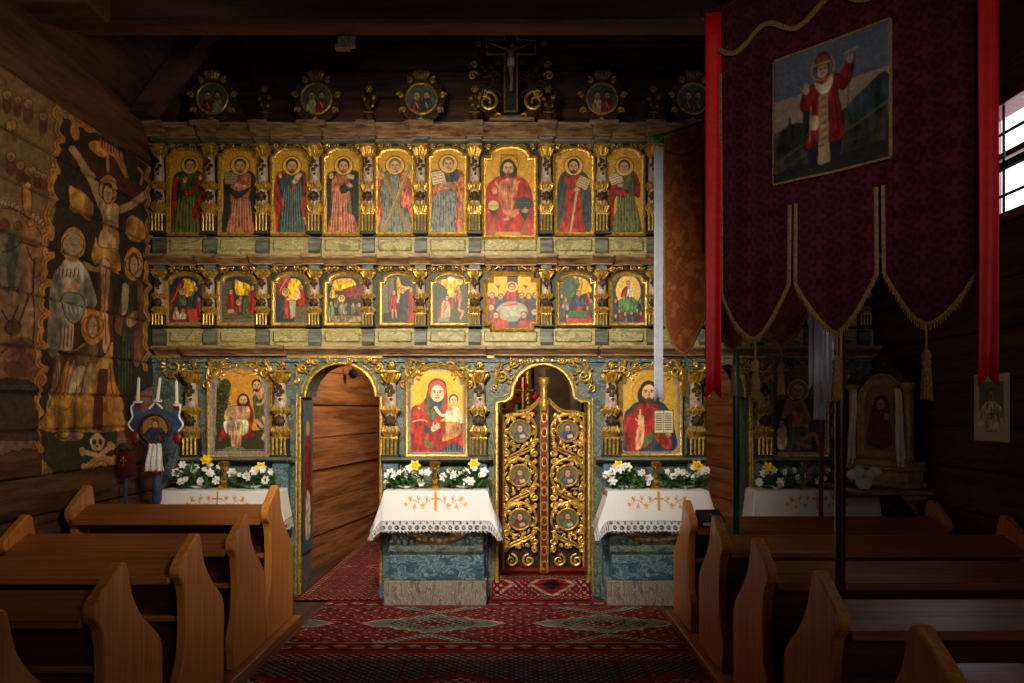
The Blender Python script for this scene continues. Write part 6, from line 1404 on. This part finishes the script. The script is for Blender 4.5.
# ================================================================== RUGS
def rug(name, x0, x1, y0, y1, label, style, z=.004, res=.007, cat='rug', skew=0, prof=None):
    w, h = int((x1-x0)/res), int((y1-y0)/res); U, V = np.meshgrid(np.linspace(x0, x1, w), np.linspace(y1, y0, h))
    im = np.zeros((h, w, 4)); im[..., 3] = 1; R_ = im[..., :3]
    rd = (112, 18, 24); dk = (34, 24, 36); cr = (172, 156, 128); gr = (100, 104, 90); pk = (150, 66, 60); nv = (36, 38, 62)
    R_[:] = rd
    ed = np.minimum(np.minimum(U-x0, x1-U), np.minimum(V-y0, y1-V)); ey = np.minimum(V-y0, y1-V); ex = np.minimum(U-x0, x1-U)
    def setm(m, c): R_[m] = c
    def motif(u, v, s): return np.cos(u*s)*np.cos(v*s)
    fl = vnoise(h, w, 9)
    if style == 'main':
        px_ = ((U-(-.60)+.62) % 1.24)-.62; cy = (y0+y1)/2; py_ = V-cy
        small = motif(U+.013*np.sin(V*90), V, 95); setm(small > .72, pk); setm(small < -.78, dk); setm((motif(U+.1, V+.05, 48) > .86), cr)
        vn = np.abs(np.sin(U*22+3*np.sin(V*16)+2*np.sin(U*7))); setm(vn < .09, (150, 132, 96)); vn = np.abs(np.sin(V*24+3*np.sin(U*15))); setm(vn < .07, (66, 84, 70))
        dmd = np.abs(px_)/.54+np.abs(py_)/.24; wig = .06*np.cos(np.arctan2(py_, px_)*16)
        setm(dmd+wig < 1.05, cr); setm(dmd+wig < .98, gr); setm((dmd+wig < .98) & (motif(U, V, 120) > .4), (126, 134, 116)); setm(dmd+wig < .66, dk); setm((dmd+wig < .62), (112, 106, 92)); setm((dmd+wig < .62) & (motif(U, V, 100) < -.2), dk)
        setm(dmd < .34, rd); setm((dmd < .34) & (motif(U, V, 90) > .5), cr); setm(dmd < .14, nv)
        q = np.abs(((px_+1.24+.62) % 1.24)-.62)/.40+np.abs(np.abs(py_)-.46)/.22; setm(q < 1, nv); setm((q < .92), (84, 88, 78)); setm((q < .92) & (motif(U, V, 110) > .2), cr); setm(q < .5, rd); setm((q < .5) & (motif(U, V, 100) > .4), pk)
        b = ey < .20; setm(b, (112, 22, 28)); setm(b & (np.abs(np.sin(U*26)*.03+.10-ey) < .012), cr); setm(b & (np.hypot(((U+9) % .12)-.06, ey-.10) < .026), gr); setm(b & (np.hypot(((U+9.06) % .12)-.06, ey-.10) < .022), nv)
        setm((ey < .20) & (ey > .192), cr); setm((ey < .19) & (ey > .18), dk); setm(ey < .035, (150, 16, 30)); setm((ey > .035) & (ey < .045), dk)
    elif style == 'front':
        R_[:] = (58, 50, 58); m = motif(U, V, 110); setm(m > .35, (128, 120, 116)); setm(m < -.5, (40, 32, 44)); g = (((U+9) % .16) < .012) | (((V+9) % .13) < .010); setm(g, (96, 30, 38))
        zig = np.abs(((U+.62+9) % 1.24)-.62)*.5; d = V-(y1-.48)+zig-.05; setm(d < .04, (130, 16, 34)); setm((d < .0), (150, 18, 36)); setm(d < -.05, dk); setm((d < -.06) & (motif(U, V, 90) > .0), cr)
        setm(ey < .03, (150, 16, 30)); b = (ey > .03) & (ey < .16); setm(b, (70, 54, 58)); setm(b & (motif(U, V, 95) > .2), (150, 140, 128)); setm((ey > .16) & (ey < .172), (150, 20, 34))
    else:
        small = motif(U, V, 120); setm(small > .75, cr); setm(small < -.6, nv); vn = np.abs(np.sin(U*20+3*np.sin(V*14))); setm(vn < .12, gr)
        r = np.abs(((U-x0+.25) % .5)-.25)/.2+np.abs(V-(y0+y1)/2)/.12; setm(r < 1, (150, 130, 100)); setm(r < .8, (120, 24, 28)); setm(r < .45, dk)
        setm(ed < .09, (96, 20, 26)); setm((ed < .09) & (motif(U, V, 100) > .3), (160, 140, 110)); setm(ed < .02, (120, 16, 26))
    R_ *= (1+.22*fl)[..., None]; R_ *= (1+.15*np.sin(V*700))[..., None]*.98
    c = np.clip(R_/255, 0, 1); im[..., :3] = np.where(c <= .04045, c/12.92, ((c+.055)/1.055)**2.4)
    bump = .0015*vnoise(h, w, 30)
    ol = np.array([(x0, y0), (x1, y0), (x1, y1), (x0, y1)]); fr = np.c_[ol, np.full(4, z)]; bk = np.c_[ol, np.full(4, max(.0005, z-.007))]
    if prof:
        P = np.array(prof); L = np.r_[0, np.cumsum(np.hypot(np.diff(P[:, 0]), np.diff(P[:, 1])))]
        q = (V-y0)/(y1-y0)*L[-1]; yy3 = np.interp(q, L, P[:, 0]); zz3 = np.interp(q, L, P[:, 1])
        o = grid_mesh(name, im, lambda a, b_: (U, yy3, zz3+.003), M_rug); sm = o.modifiers.new('s', 'SOLIDIFY'); sm.thickness = .005
    else: o = grid_mesh(name, im, lambda a, b_: (U, V, z+bump+.003), M_rug, None, None, (fr, bk))
    return tag(o, label, cat)
rug('carpet', -1.52, 1.12, Y(5.10), Y(6.46), 'red patterned carpet with pale diamond medallions lying across before the altars', 'main', .006)
rug('carpet', -1.53, 1.10, Y(3.4), Y(5.09), 'greyish purple carpet with red zigzag border nearest the camera in the aisle', 'front', .007)
rug('carpet', X(488)+.03, X(600)-.08, -.16, .30, 'small red carpet over the low step before the gilded doors', 'small', .012, prof=[(-.16, .010), (-.045, .012), (-.03, .02), (-.025, .12), (-.01, .137), (.17, .14)])
rug('carpet', X(300), X(384), -.19, 2.6, 'long red carpet running through the left doorway into the sanctuary', 'small', .012)
# ================================================================== BANNERS
def banner(px_, d, zt, style, label, w=.56, H=1.54, ang=math.radians(39.6)):
    x0, y0 = X(px_, d), Y(d)
    t = empty('processional_banner', (x0, y0, 0), -(ang)-0.0, label=label, cat='banner')
    # local x runs from the far-left edge (-w) to the near-right edge (+w)
    t.rotation_euler = (0, 0, math.atan2(-.77, .637))
    res = .0065; nx, nz = int(2*w/res), int(H/res)
    U, V = np.meshgrid(np.linspace(-w, w, nx), np.linspace(0, H, nz)); v = V/H
    if style == 'maroon': base = np.array((66, 14, 24.)); hi = np.array((98, 30, 42.))
    else: base = np.array((132, 68, 28.)); hi = np.array((170, 100, 46.))
    c_ = .105; a = ((U+9+c_/2) % c_)-c_/2; b = ((V+9) % c_)-c_/2
    cross = ((np.abs(a) < .010) & (np.abs(b) < .034)) | ((np.abs(b) < .010) & (np.abs(a) < .034)); a2 = ((U+9) % c_)-c_/2; b2 = ((V+9+c_/2) % c_)-c_/2
    rg = np.abs(np.hypot(a2, b2)-.036) < .006; dt = (np.abs(np.abs(a2)-np.abs(b2)) < .006) & (np.hypot(a2, b2) < .026)
    if style == 'maroon': pat = np.clip(cross*1.+rg*.7+dt*.6, 0, 1)
    else: pat = np.clip((vnoise(nz, nx, 7) > .12)*.8+(np.abs(np.sin(U*60+4*np.sin(V*25))) < .2)*.5, 0, 1)
    im = np.zeros((nz, nx, 4)); im[..., 3] = 1; im[..., :3] = base+(hi-base)*pat[..., None]; im[..., :3] *= (1+.08*vnoise(nz, nx, 20))[..., None]
    if style != 'maroon': m = (np.abs(V-.13-.035*np.sin(U*14)) < .011); im[m, :3] = (84, 40, 20)
    c = np.clip(im[..., :3]/255, 0, 1); im[..., :3] = np.where(c <= .04045, c/12.92, ((c+.055)/1.055)**2.4)
    # outline with three tails
    ws = .19*w/.58; he = H-.54; hs = H-.21
    def lowest(u):
        for (ca, cb) in ((-w, -ws-.014), (-ws+.014, ws-.014), (ws+.014, w)):
            if ca <= u <= cb:
                q = abs((u-(ca+cb)/2)/((cb-ca)/2)); return hs+(H-hs)*(1-q**1.6)*1.0
        return he
    low = np.array([lowest(u) for u in np.linspace(-w, w, nx)])
    keep = V <= low[None]
    fold = lambda U_, V_: .016*np.sin(U_*9+1)*(V_/H)**1.1+.010*np.sin(U_*23+V_*2)*(V_/H)**2 + .03*(V_/H)**2*np.cos(U_*PI/(ws*2))*0
    o = grid_mesh('banner_cloth', im, lambda p, q: (U, fold(U, V), zt-V), M_banner, t, keep); s = o.modifiers.new('s', 'SOLIDIFY'); s.thickness = .004; s.offset = 0
    mb = MB()
    for (ca, cb) in ((-w, -ws-.014), (-ws+.014, ws-.014), (ws+.014, w)):
        us = np.linspace(ca, cb, 40); pts = [(ca, fold(ca, he if ca > -w+.01 else .3)-.002, zt-(he if ca > -w+.01 else .3))]+[(u, float(fold(u, lowest(u)))-.002, zt-lowest(min(max(u, ca+1e-4), cb-1e-4))) for u in us]+[(cb, fold(cb, he if cb < w-.01 else .3)-.002, zt-(he if cb < w-.01 else .3))]
        mb.tube(pts, .008, 5, 1.2)
        for k in range(0, 40): p = pts[1+k]; mb.tube([(p[0], p[1]-.002, p[2]), (p[0]+random.uniform(-.003, .003), p[1]-.003, p[2]-.026)], [.0035, .002], 3)
    mb.build('gold_fringe', M_fringe, t)
    if style == 'maroon':
        us = np.linspace(-w, w, 60); mb = MB(); mb.tube([(u, -.012, zt-.2-.035*math.cos(2*PI*(u+.46)/.3)) for u in us], .012, 6, .5); mb.build('gold_braid', M_fringe, t)
    for k, (u, L) in enumerate(((-(w+ws)/2, .13), (0, .13), ((w+ws)/2, .13))):
        zb = zt-H+.005; y_ = float(fold(u, H)); mb = MB(); mb.tube([(u, y_, zb), (u, y_, zb-.10)], .004, 5)
        mb.lathe([(.005, 0), (.013, -.01), (.019, -.025), (.014, -.042), (.018, -.05), (.014, -.058), (.015, -.07), (.019, -.15), (.020, -.18), (.008, -.178)], (u, y_, zb-.095), 14)
        for q in range(12): a_ = 2*PI*q/12; mb.tube([(u+.014*math.cos(a_), y_+.014*math.sin(a_), zb-.165), (u+.020*math.cos(a_), y_+.020*math.sin(a_), zb-.28)], .0030, 4)
        mb.build('tassel', M_fringe, t)
    zp = 0
    MB().tube([(0, .04, zp), (0, .04, zt+.12)], .021, 12).ball((0, .04, zt+.14), .035).build('pole', M_polered if style == 'maroon' else M_polegreen, t)
    MB().tube([(-w-.08, .015, zt+.01), (w+.08, .015, zt+.01)], .016, 10).ball((-w-.09, .015, zt+.01), .028).ball((w+.09, .015, zt+.01), .028).build('cross_bar', M_polered if style == 'maroon' else M_polegreen, t)
    return t, w, fold, x0, y0
bt, bw, bfold, bx, by = banner(835, 3.18, 3.36, 'maroon', 'large maroon damask banner with a painted bishop panel hanging from a maroon pole', .545, 1.5)
# painted panel on the maroon banner: drawn in zoom coordinates of its front, squared up
cvb = Cv(0, 0, 300, 325, 96, (112, 116, 122))
cvb.poly([(0, 0), (300, 0), (300, 120), (0, 120)], (104, 112, 124)); cvb.poly([(0, 110), (300, 110), (300, 190), (0, 190)], (168, 144, 122)); cvb.noise(.08, 60)
cvb.blob([(0, 210), (60, 180), (120, 200), (170, 190), (230, 150), (300, 130), (300, 325), (0, 325)], (66, 66, 50)); cvb.blob([(190, 190), (240, 150), (300, 150), (300, 200), (220, 210)], (52, 66, 74)); cvb.poly([(0, 200), (60, 190), (90, 200), (0, 230)], (70, 92, 110))
cvb.blob([(10, 210), (40, 180), (46, 160), (54, 182), (80, 190), (84, 150), (96, 140), (104, 180), (110, 240), (20, 250)], (48, 50, 42)); cvb.line([(0, 280), (90, 240), (200, 230), (300, 190)], 6, (100, 96, 74)); cvb.line([(10, 300), (120, 260), (220, 260)], 5, (88, 84, 62)); cvb.poly([(0, 300), (300, 280), (300, 325), (0, 325)], (56, 52, 42))
cvb.blob([(112, 95), (150, 80), (178, 92), (196, 120), (186, 130), (172, 130), (184, 250), (90, 256), (106, 180), (100, 160), (78, 150), (84, 110)], (138, 36, 34), (60, 16, 16), 3); cvb.blob([(112, 88), (135, 100), (160, 80), (158, 110), (138, 134), (118, 112)], (196, 178, 140), (110, 80, 50), 2)
cvb.poly([(124, 128), (146, 124), (150, 300), (122, 304)], (186, 160, 112)); 
for k in range(6): cvb.line([(130, 140+20*k), (142, 136+20*k)], 5, (150, 110, 60))
cvb.line([(104, 150), (100, 240)], 4, (190, 150, 90)); cvb.line([(166, 140), (176, 240)], 3, (90, 20, 22)); cvb.poly([(94, 256), (182, 250), (176, 292), (98, 300)], (44, 40, 70)); cvb.poly([(122, 256), (150, 252), (152, 300), (120, 304)], (196, 174, 124)); cvb.line([(100, 300), (122, 304)], 6, (60, 36, 30)); cvb.line([(152, 300), (176, 296)], 6, (60, 36, 30))
cvb.blob([(178, 92), (200, 60), (214, 56), (214, 90), (200, 122)], (146, 44, 40)); hand(cvb, 205, 62, 16, -1.4, (206, 160, 130)); cvb.line([(206, 40), (196, 180), (180, 290)], 3, (110, 90, 66)); cvb.line([(192, 42), (222, 38)], 5, (190, 160, 110)); hand(cvb, 92, 104, 18, -1.5, (206, 160, 130)); cvb.blob([(104, 175), (122, 180), (120, 210), (102, 206)], (190, 170, 130))
cvb.ring(134, 60, 30, 3, (190, 150, 96)); face(cvb, 134, 62, 18, (70, 50, 36), (150, 136, 120), (206, 160, 130)); cvb.blob([(116, 50), (120, 28), (134, 20), (148, 28), (152, 50)], (110, 62, 40), (80, 46, 30), 2); cvb.line([(116, 48), (152, 48)], 5, (200, 160, 80)); cvb.noise(.1, 6)
pw0, pw1, pz1 = -.262, .225, 3.36-.345; pz0 = pz1-.515
img_b = cvb.get()
o = grid_mesh('painted_picture', img_b, lambda U, V: (pw0+(pw1-pw0)*U, bfold(pw0+(pw1-pw0)*U, 0.345+.515*V)-.012, pz1-(pz1-pz0)*V), M_paint, bt); s = o.modifiers.new('s', 'SOLIDIFY'); s.thickness = .006; s.offset = 1
mb = MB(); o2 = [(pw0, pz0), (pw1, pz0), (pw1, pz1), (pw0, pz1)]
for p, q in zip(o2, o2[1:]+o2[:1]): mb.tube([(p[0]+(q[0]-p[0])*k/12, float(bfold(p[0]+(q[0]-p[0])*k/12, 3.36-(p[1]+(q[1]-p[1])*k/12)))-.014, p[1]+(q[1]-p[1])*k/12) for k in range(13)], .009, 6, .5)
mb.build('picture_border', M_fringe, bt)
ot, ow, ofold, ox_, oy_ = banner(732, 4.80, 3.33, 'orange', 'orange brown patterned banner on a green pole, half hidden behind the maroon banner', .52, H=1.42)
cvo = Cv(0, 0, 60, 80, 30, (60, 34, 26)); cvo.ell(30, 40, 16, 24, (96, 60, 34)); cvo.noise(.2, 6)
o = grid_mesh('painted_picture', cvo.get(), lambda U, V: (-.22+.44*U, -.014+0*U, 3.02-.5*V), M_paint, ot); s = o.modifiers.new('s', 'SOLIDIFY'); s.thickness = .006; s.offset = 1
def ribbon_on(t, u, zt, zb, m, name, label, w=.052):
    # separate ribbon tied to the end of the cross bar
    M_ = Matrix.Translation(t.location) @ Matrix.Rotation(t.rotation_euler.z, 4, 'Z')
    p = M_ @ Vector((u, -.02, 0))
    o = hanging(name, -w/2*1.0, w/2, zb, zt, m, None, 0, .004, 1, 1.0, .035)
    o.location = (p.x, p.y, 0); o.rotation_euler = (0, 0, t.rotation_euler.z*.35)
    return tag(o, label, 'ribbon')
ribbon_on(bt, -bw-.025, 3.34, 1.60, M_red, 'red_ribbon', 'bright red ribbon at the left edge of the maroon banner', .07)
ribbon_on(bt, bw+.02, 3.36, 1.63, M_red, 'red_ribbon', 'dark red ribbon at the right edge of the maroon banner before the window', .062)
ribbon_on(ot, -ow-.03, 3.26, 1.60, M_white, 'white_ribbon', 'long white ribbon at the left edge of the orange banner', .06)
for k in range(2):
    ribbon_on(ot, ow+.02+.03*k, 3.30, 1.66-.0*k, M_white, 'white_ribbon', ['white ribbon hanging left of the tied scarf under the maroon banner', 'second white ribbon touching the tied scarf under the maroon banner'][k], .05)
d3 = 5.645; x3 = X(821, d3)
t = empty('processional_pole', (x3, Y(d3), 0), label='slender dark red pole with white scarf behind the maroon banner', cat='pole')
MB().tube([(0, 0, 0), (0, 0, 2.35)], .017, 10).ball((0, 0, 2.38), .03).build('pole_shaft', M_redw, t)
o = hanging('white_scarf', x3-.055, x3+.03, Z(420, d3), Z(318, d3), M_white, None, Y(d3)-.03, .014, 2, 1.1); tag(o, 'bluish white scarf tied round the slender dark red pole', 'scarf')
o = hanging('white_scarf', x3-.01, x3+.065, Z(402, d3), Z(322, d3), M_white, None, Y(d3)-.055, .012, 2, 1.1); tag(o, 'shorter pale scarf end hanging over the longer scarf on the dark red pole', 'scarf')
# ================================================================== RIGHT WALL: shrine, poster
ys, zs0 = Y(6.02), .985
t = empty('wall_shrine', (WXR-.02, ys, zs0), -PI/2+.42, label='small gilded arched shrine with a dark icon draped in lace on the right wall', cat='shrine')
t.location = (WXR-.20, ys, zs0)
def arch2(w, zb, zsp, zt): return [(-w, zb), (w, zb), (w, zsp)]+[(w*math.cos(PI*k/14), zsp+(zt-zsp)*math.sin(PI*k/14)) for k in range(1, 14)]+[(-w, zsp)]
MB().box(-.30, .30, -.12, .10, 0, .04, .006).box(-.27, .27, -.09, .09, .04, .12, .006).box(-.30, .30, -.12, .1, .12, .15, .006).box(-.28, .28, -.10, .10, .15, .19, .006).build('shrine_base', M_shrine, t)
MB().prism(arch2(.21, .19, .62, .84), -.03, .06).build('shrine_back', M_shrine, t)
frame_mb(MB(), arch2(.20, .2, .62, .82), [(0, 0), (0, .03), (.02, .05), (.045, .03), (.06, .02), (.06, 0)], -.03).build('arched_frame', M_shrine, t)
cvs = Cv(0, 0, 60, 130, 46, (120, 108, 100)); cvs.blob([(14, 60), (24, 30), (42, 30), (48, 70), (50, 112), (10, 112)], (96, 24, 26), (40, 14, 14), 2); face(cvs, 32, 40, 9, (90, 26, 24), skin=(170, 120, 84)); face(cvs, 42, 62, 6, (80, 40, 26), skin=(180, 130, 92)); cvs.noise(.12, 8)
panel('painted_panel', cvs, arch2(.15, .23, .60, .76), -.045, t, .01, rect=(-.15, .15, .23, .78))
for s in (-1, 1):
    MB().lathe([(.045, .19), (.05, .21), (.035, .24), (.032, .27), (.034, .4), (.030, .6), (.034, .68), (.026, .69), (.05, .74), (.052, .76), (.04, .765)], (s*.25, -.05, 0), 14).build('column', M_shrine, t)
mb = MB()
for s in (-1, 1):
    for (u, v, r) in ((.06, .86, .04), (.13, .83, .035), (.19, .77, .03)): mb.scroll(s*u, v, r, 0, 1.2, PI/2, s, .009)
mb.tube([(0, 0, .84), (0, 0, .96)], .008, 6).tube([(-.035, 0, .92), (.035, 0, .92)], .008, 6)
mb.build('crest', M_olddark, t)
for s in (-1, 1):
    o = hanging('lace_drape', -.03, .03, .14, .72, M_lace, t, -.075, .010, 2, 1.3, skew=s*.03); o.location = (s*.2, -.02, 0)
t = empty('wall_shelf', (WXR-.20, ys, .0), 0, label='dark bracket shelf carrying the gilded shrine on the right wall', cat='shelf')
MB().box(-.32, .20, -.34, .34, .945, .98, .006).build('shelf_top', M_corn, t)
for q in (-.22, .22): MB().prism([(.0, .945), (.2, .945), (.2, .72)], q-.02, q+.02, 'y').build('shelf_bracket', M_corn, t)
mb = MB(); t = empty('flower_pot', (X(873, 5.75), Y(5.75)+.1, .98), label='small pot of pale round flowers in front of the wall shrine', cat='flowers')
t.location = (WXR-.44, ys-.2, .98)
MB().lathe([(.04, 0), (.055, .02), (.062, .08), (.05, .085)], n=14).build('pot', M_porc, t)
for k in range(4): MB().ball(((k-1.5)*.06, -.02+.03*(k % 2), .10+.02*(k % 2)), .045, .04, .04, 10, 7).build('pale_bloom', M_petal, t)
# poster
cvq = Cv(0, 0, 68, 100, 60, (206, 204, 200)); cvq.poly([(10, 12), (58, 12), (58, 78), (10, 78)], (112, 114, 122)); cvq.blob([(12, 56), (24, 42), (44, 42), (56, 56), (58, 78), (10, 78)], (206, 204, 200)); face(cvq, 34, 32, 8, (90, 84, 80), skin=(176, 140, 120)); cvq.line([(34, 50), (34, 66)], 2, (60, 60, 60)); cvq.line([(30, 60), (38, 60)], 2, (60, 60, 60)); cvq.line([(24, 85), (44, 85)], 1.6, (120, 120, 120))
ya, yb2, z1, z0 = Y(5.16), Y(4.79), 1.775, 1.355
o = grid_mesh('poster', cvq.get(), lambda U, V: (WXR-.016+.0*U, yb2*0+ya+(yb2-ya)*U, z1-(z1-z0)*V), M_paint); s = o.modifiers.new('s', 'SOLIDIFY'); s.thickness = .003; s.offset = -1
tag(o, 'white poster with a portrait in white, on the right wall under the red ribbon', 'poster')
# sanctuary altar seen over the doors
t = empty('sanctuary_altar', (.25, 2.0, 0), label='altar table inside the sanctuary seen over the gilded doors', cat='altar table')
MB().box(-.6, .6, -.35, .35, 0, 1.0, .01).build('altar_body', M_redw, t); MB().box(-.64, .64, -.38, .38, 1.0, 1.03, .006).build('altar_top', M_lace, t)
t = empty('altar_cross', (.08, 1.75, 1.03), label='gilded standing cross on the sanctuary altar left of the post', cat='cross')
MB().lathe([(.08, 0), (.08, .02), (.03, .05), (.02, .4), (.03, .45), (.018, .5)], n=12).tube([(0, 0, .5), (0, 0, .86)], .022, 6).tube([(-.11, 0, .72), (.11, 0, .72)], .022, 6).build('cross_shaft', M_gold, t)
mb = MB(); t = empty('flower_arrangement', (.02, 2.05, 1.03), label='red flowers on the sanctuary altar glimpsed over the left door leaf', cat='bouquet')
rs = random.Random(3)
for k in range(60): mb.leaf((rs.uniform(-.2, .2), rs.uniform(-.05, .05), rs.uniform(.3, .8)), .08, .04, 0, rs.uniform(-1.2, .5), rs.uniform(0, 6.28))
mb.tube([(0, 0, 0), (0, 0, .6)], .04, 8); mb.build('foliage', M_leaf, t)
for k in range(9): MB().ball((rs.uniform(-.22, .22), -.08, rs.uniform(.4, .85)), .04, .03, .035).build('red_bloom', M_red, t)
t = empty('sanctuary_retable', (.5, 2.9, 0), label='tall gilded altarpiece at the back of the sanctuary', cat='altarpiece')
MB().box(-.8, .8, 0, .2, 0, 2.5, .01).build('retable_board', M_redw, t); mb = MB()
for u in (-.7, -.35, .35, .7): mb.tube([(u, -.04, 1.0), (u, -.04, 2.3)], .045, 10)
mb.box(-.8, .8, -.08, .02, 2.3, 2.4, .01); mb.build('gilded_columns', M_gold, t)
cvz = Cv(0, 0, 60, 100, 40, (110, 104, 96)); cvz.poly([(8, 8), (52, 8), (52, 92), (8, 92)], (150, 136, 112)); cvz.poly([(14, 14), (46, 14), (46, 86), (14, 86)], (96, 84, 70)); cvz.noise(.2, 8)
panel('painted_panel', cvz, [(-.28, 1.1), (.28, 1.1), (.28, 2.2), (-.28, 2.2)], -.03, t, .02, rect=(-.28, .28, 1.1, 2.2))
# ================================================================== CAMERA, LIGHT
sc = bpy.context.scene
cam = bpy.data.cameras.new('camera'); co = bpy.data.objects.new('camera', cam); COL.objects.link(co)
co.location = (0, -D, EYE); co.rotation_euler = (PI/2, 0, 0); cam.sensor_width = 36; cam.lens = F/1024*36
cam.shift_x = -4/1024; cam.shift_y = (HY-341.5)/1024; cam.clip_start = .05; sc.camera = co
w = bpy.data.worlds.new('sky'); sc.world = w; w.use_nodes = True
bg = w.node_tree.nodes['Background']; sk = w.node_tree.nodes.new('ShaderNodeTexSky'); sk.sky_type = 'HOSEK_WILKIE'; sk.turbidity = 9; sk.sun_direction = (.6, -.3, .7)
mx = w.node_tree.nodes.new('ShaderNodeMixRGB'); mx.inputs['Fac'].default_value = .65; mx.inputs['Color2'].default_value = (.85, .93, 1, 1)
w.node_tree.links.new(sk.outputs['Color'], mx.inputs['Color1']); w.node_tree.links.new(mx.outputs['Color'], bg.inputs['Color']); bg.inputs['Strength'].default_value = 3.0
def spot(name, loc, target, power, angle, blend, size, col):
    l = bpy.data.lights.new(name, 'SPOT'); l.energy = power; l.spot_size = math.radians(angle); l.spot_blend = blend; l.shadow_soft_size = size; l.color = col
    o = bpy.data.objects.new(name, l); COL.objects.link(o); o.location = loc
    o.rotation_euler = (Vector(target)-Vector(loc)).to_track_quat('-Z', 'Y').to_euler(); return o
def area(name, loc, target, power, sx, sy, col):
    l = bpy.data.lights.new(name, 'AREA'); l.energy = power; l.shape = 'RECTANGLE'; l.size = sx; l.size_y = sy; l.color = col
    o = bpy.data.objects.new(name, l); COL.objects.link(o); o.location = loc
    o.rotation_euler = (Vector(target)-Vector(loc)).to_track_quat('-Z', 'Y').to_euler(); return o
def point(name, loc, power, size, col):
    l = bpy.data.lights.new(name, 'POINT'); l.energy = power; l.shadow_soft_size = size; l.color = col
    o = bpy.data.objects.new(name, l); COL.objects.link(o); o.location = loc; return o
spot('added_nave_spot', (-.6, -3.7, 2.9), (-.55, 0, 1.85), 800, 81, 1.0, .22, (1, .89, .72))  # added key spot without a fixture, brightens the icon screen and fades outward
spot('added_altar_spot', (-.1, -3.6, 2.9), (.05, 0, 1.05), 130, 50, 1.0, .18, (.96, .96, 1))  # second invented spot, lifts the altars below the icons
spot('added_left_wall_spot', (1.1, -5.2, 2.9), (-3, -1.1, 2.0), 270, 58, 1.0, .3, (1, .84, .62))  # fill spot added to brighten the mural, no real fixture
spot('added_banner_spot', (.45, -7.6, 2.4), (.98, -2.95, 2.55), 125, 30, 1.0, .3, (1, .9, .82))  # unseen spot added behind the camera to brighten the maroon banner's left side
point('sanctuary_lamp', (-1.0, 1.35, 2.3), 62, .12, (1, .76, .5))
area('window_daylight', (WXR+.5, (W0+W1)/2, 3.4), (0, Y(4.2), 1.0), 32, 1.0, .8, (.9, .95, 1))
area('added_nave_fill', (1.7, -8.6, 2.4), (-1.2, 0, 1.2), 14, 1.6, 1.2, (1, .84, .70))  # soft fill added at the back of the nave, no window there
vs = sc.view_settings; vs.view_transform = 'Standard'; vs.look = 'None'; vs.gamma = 1; vs.use_curve_mapping = False; vs.exposure = 0
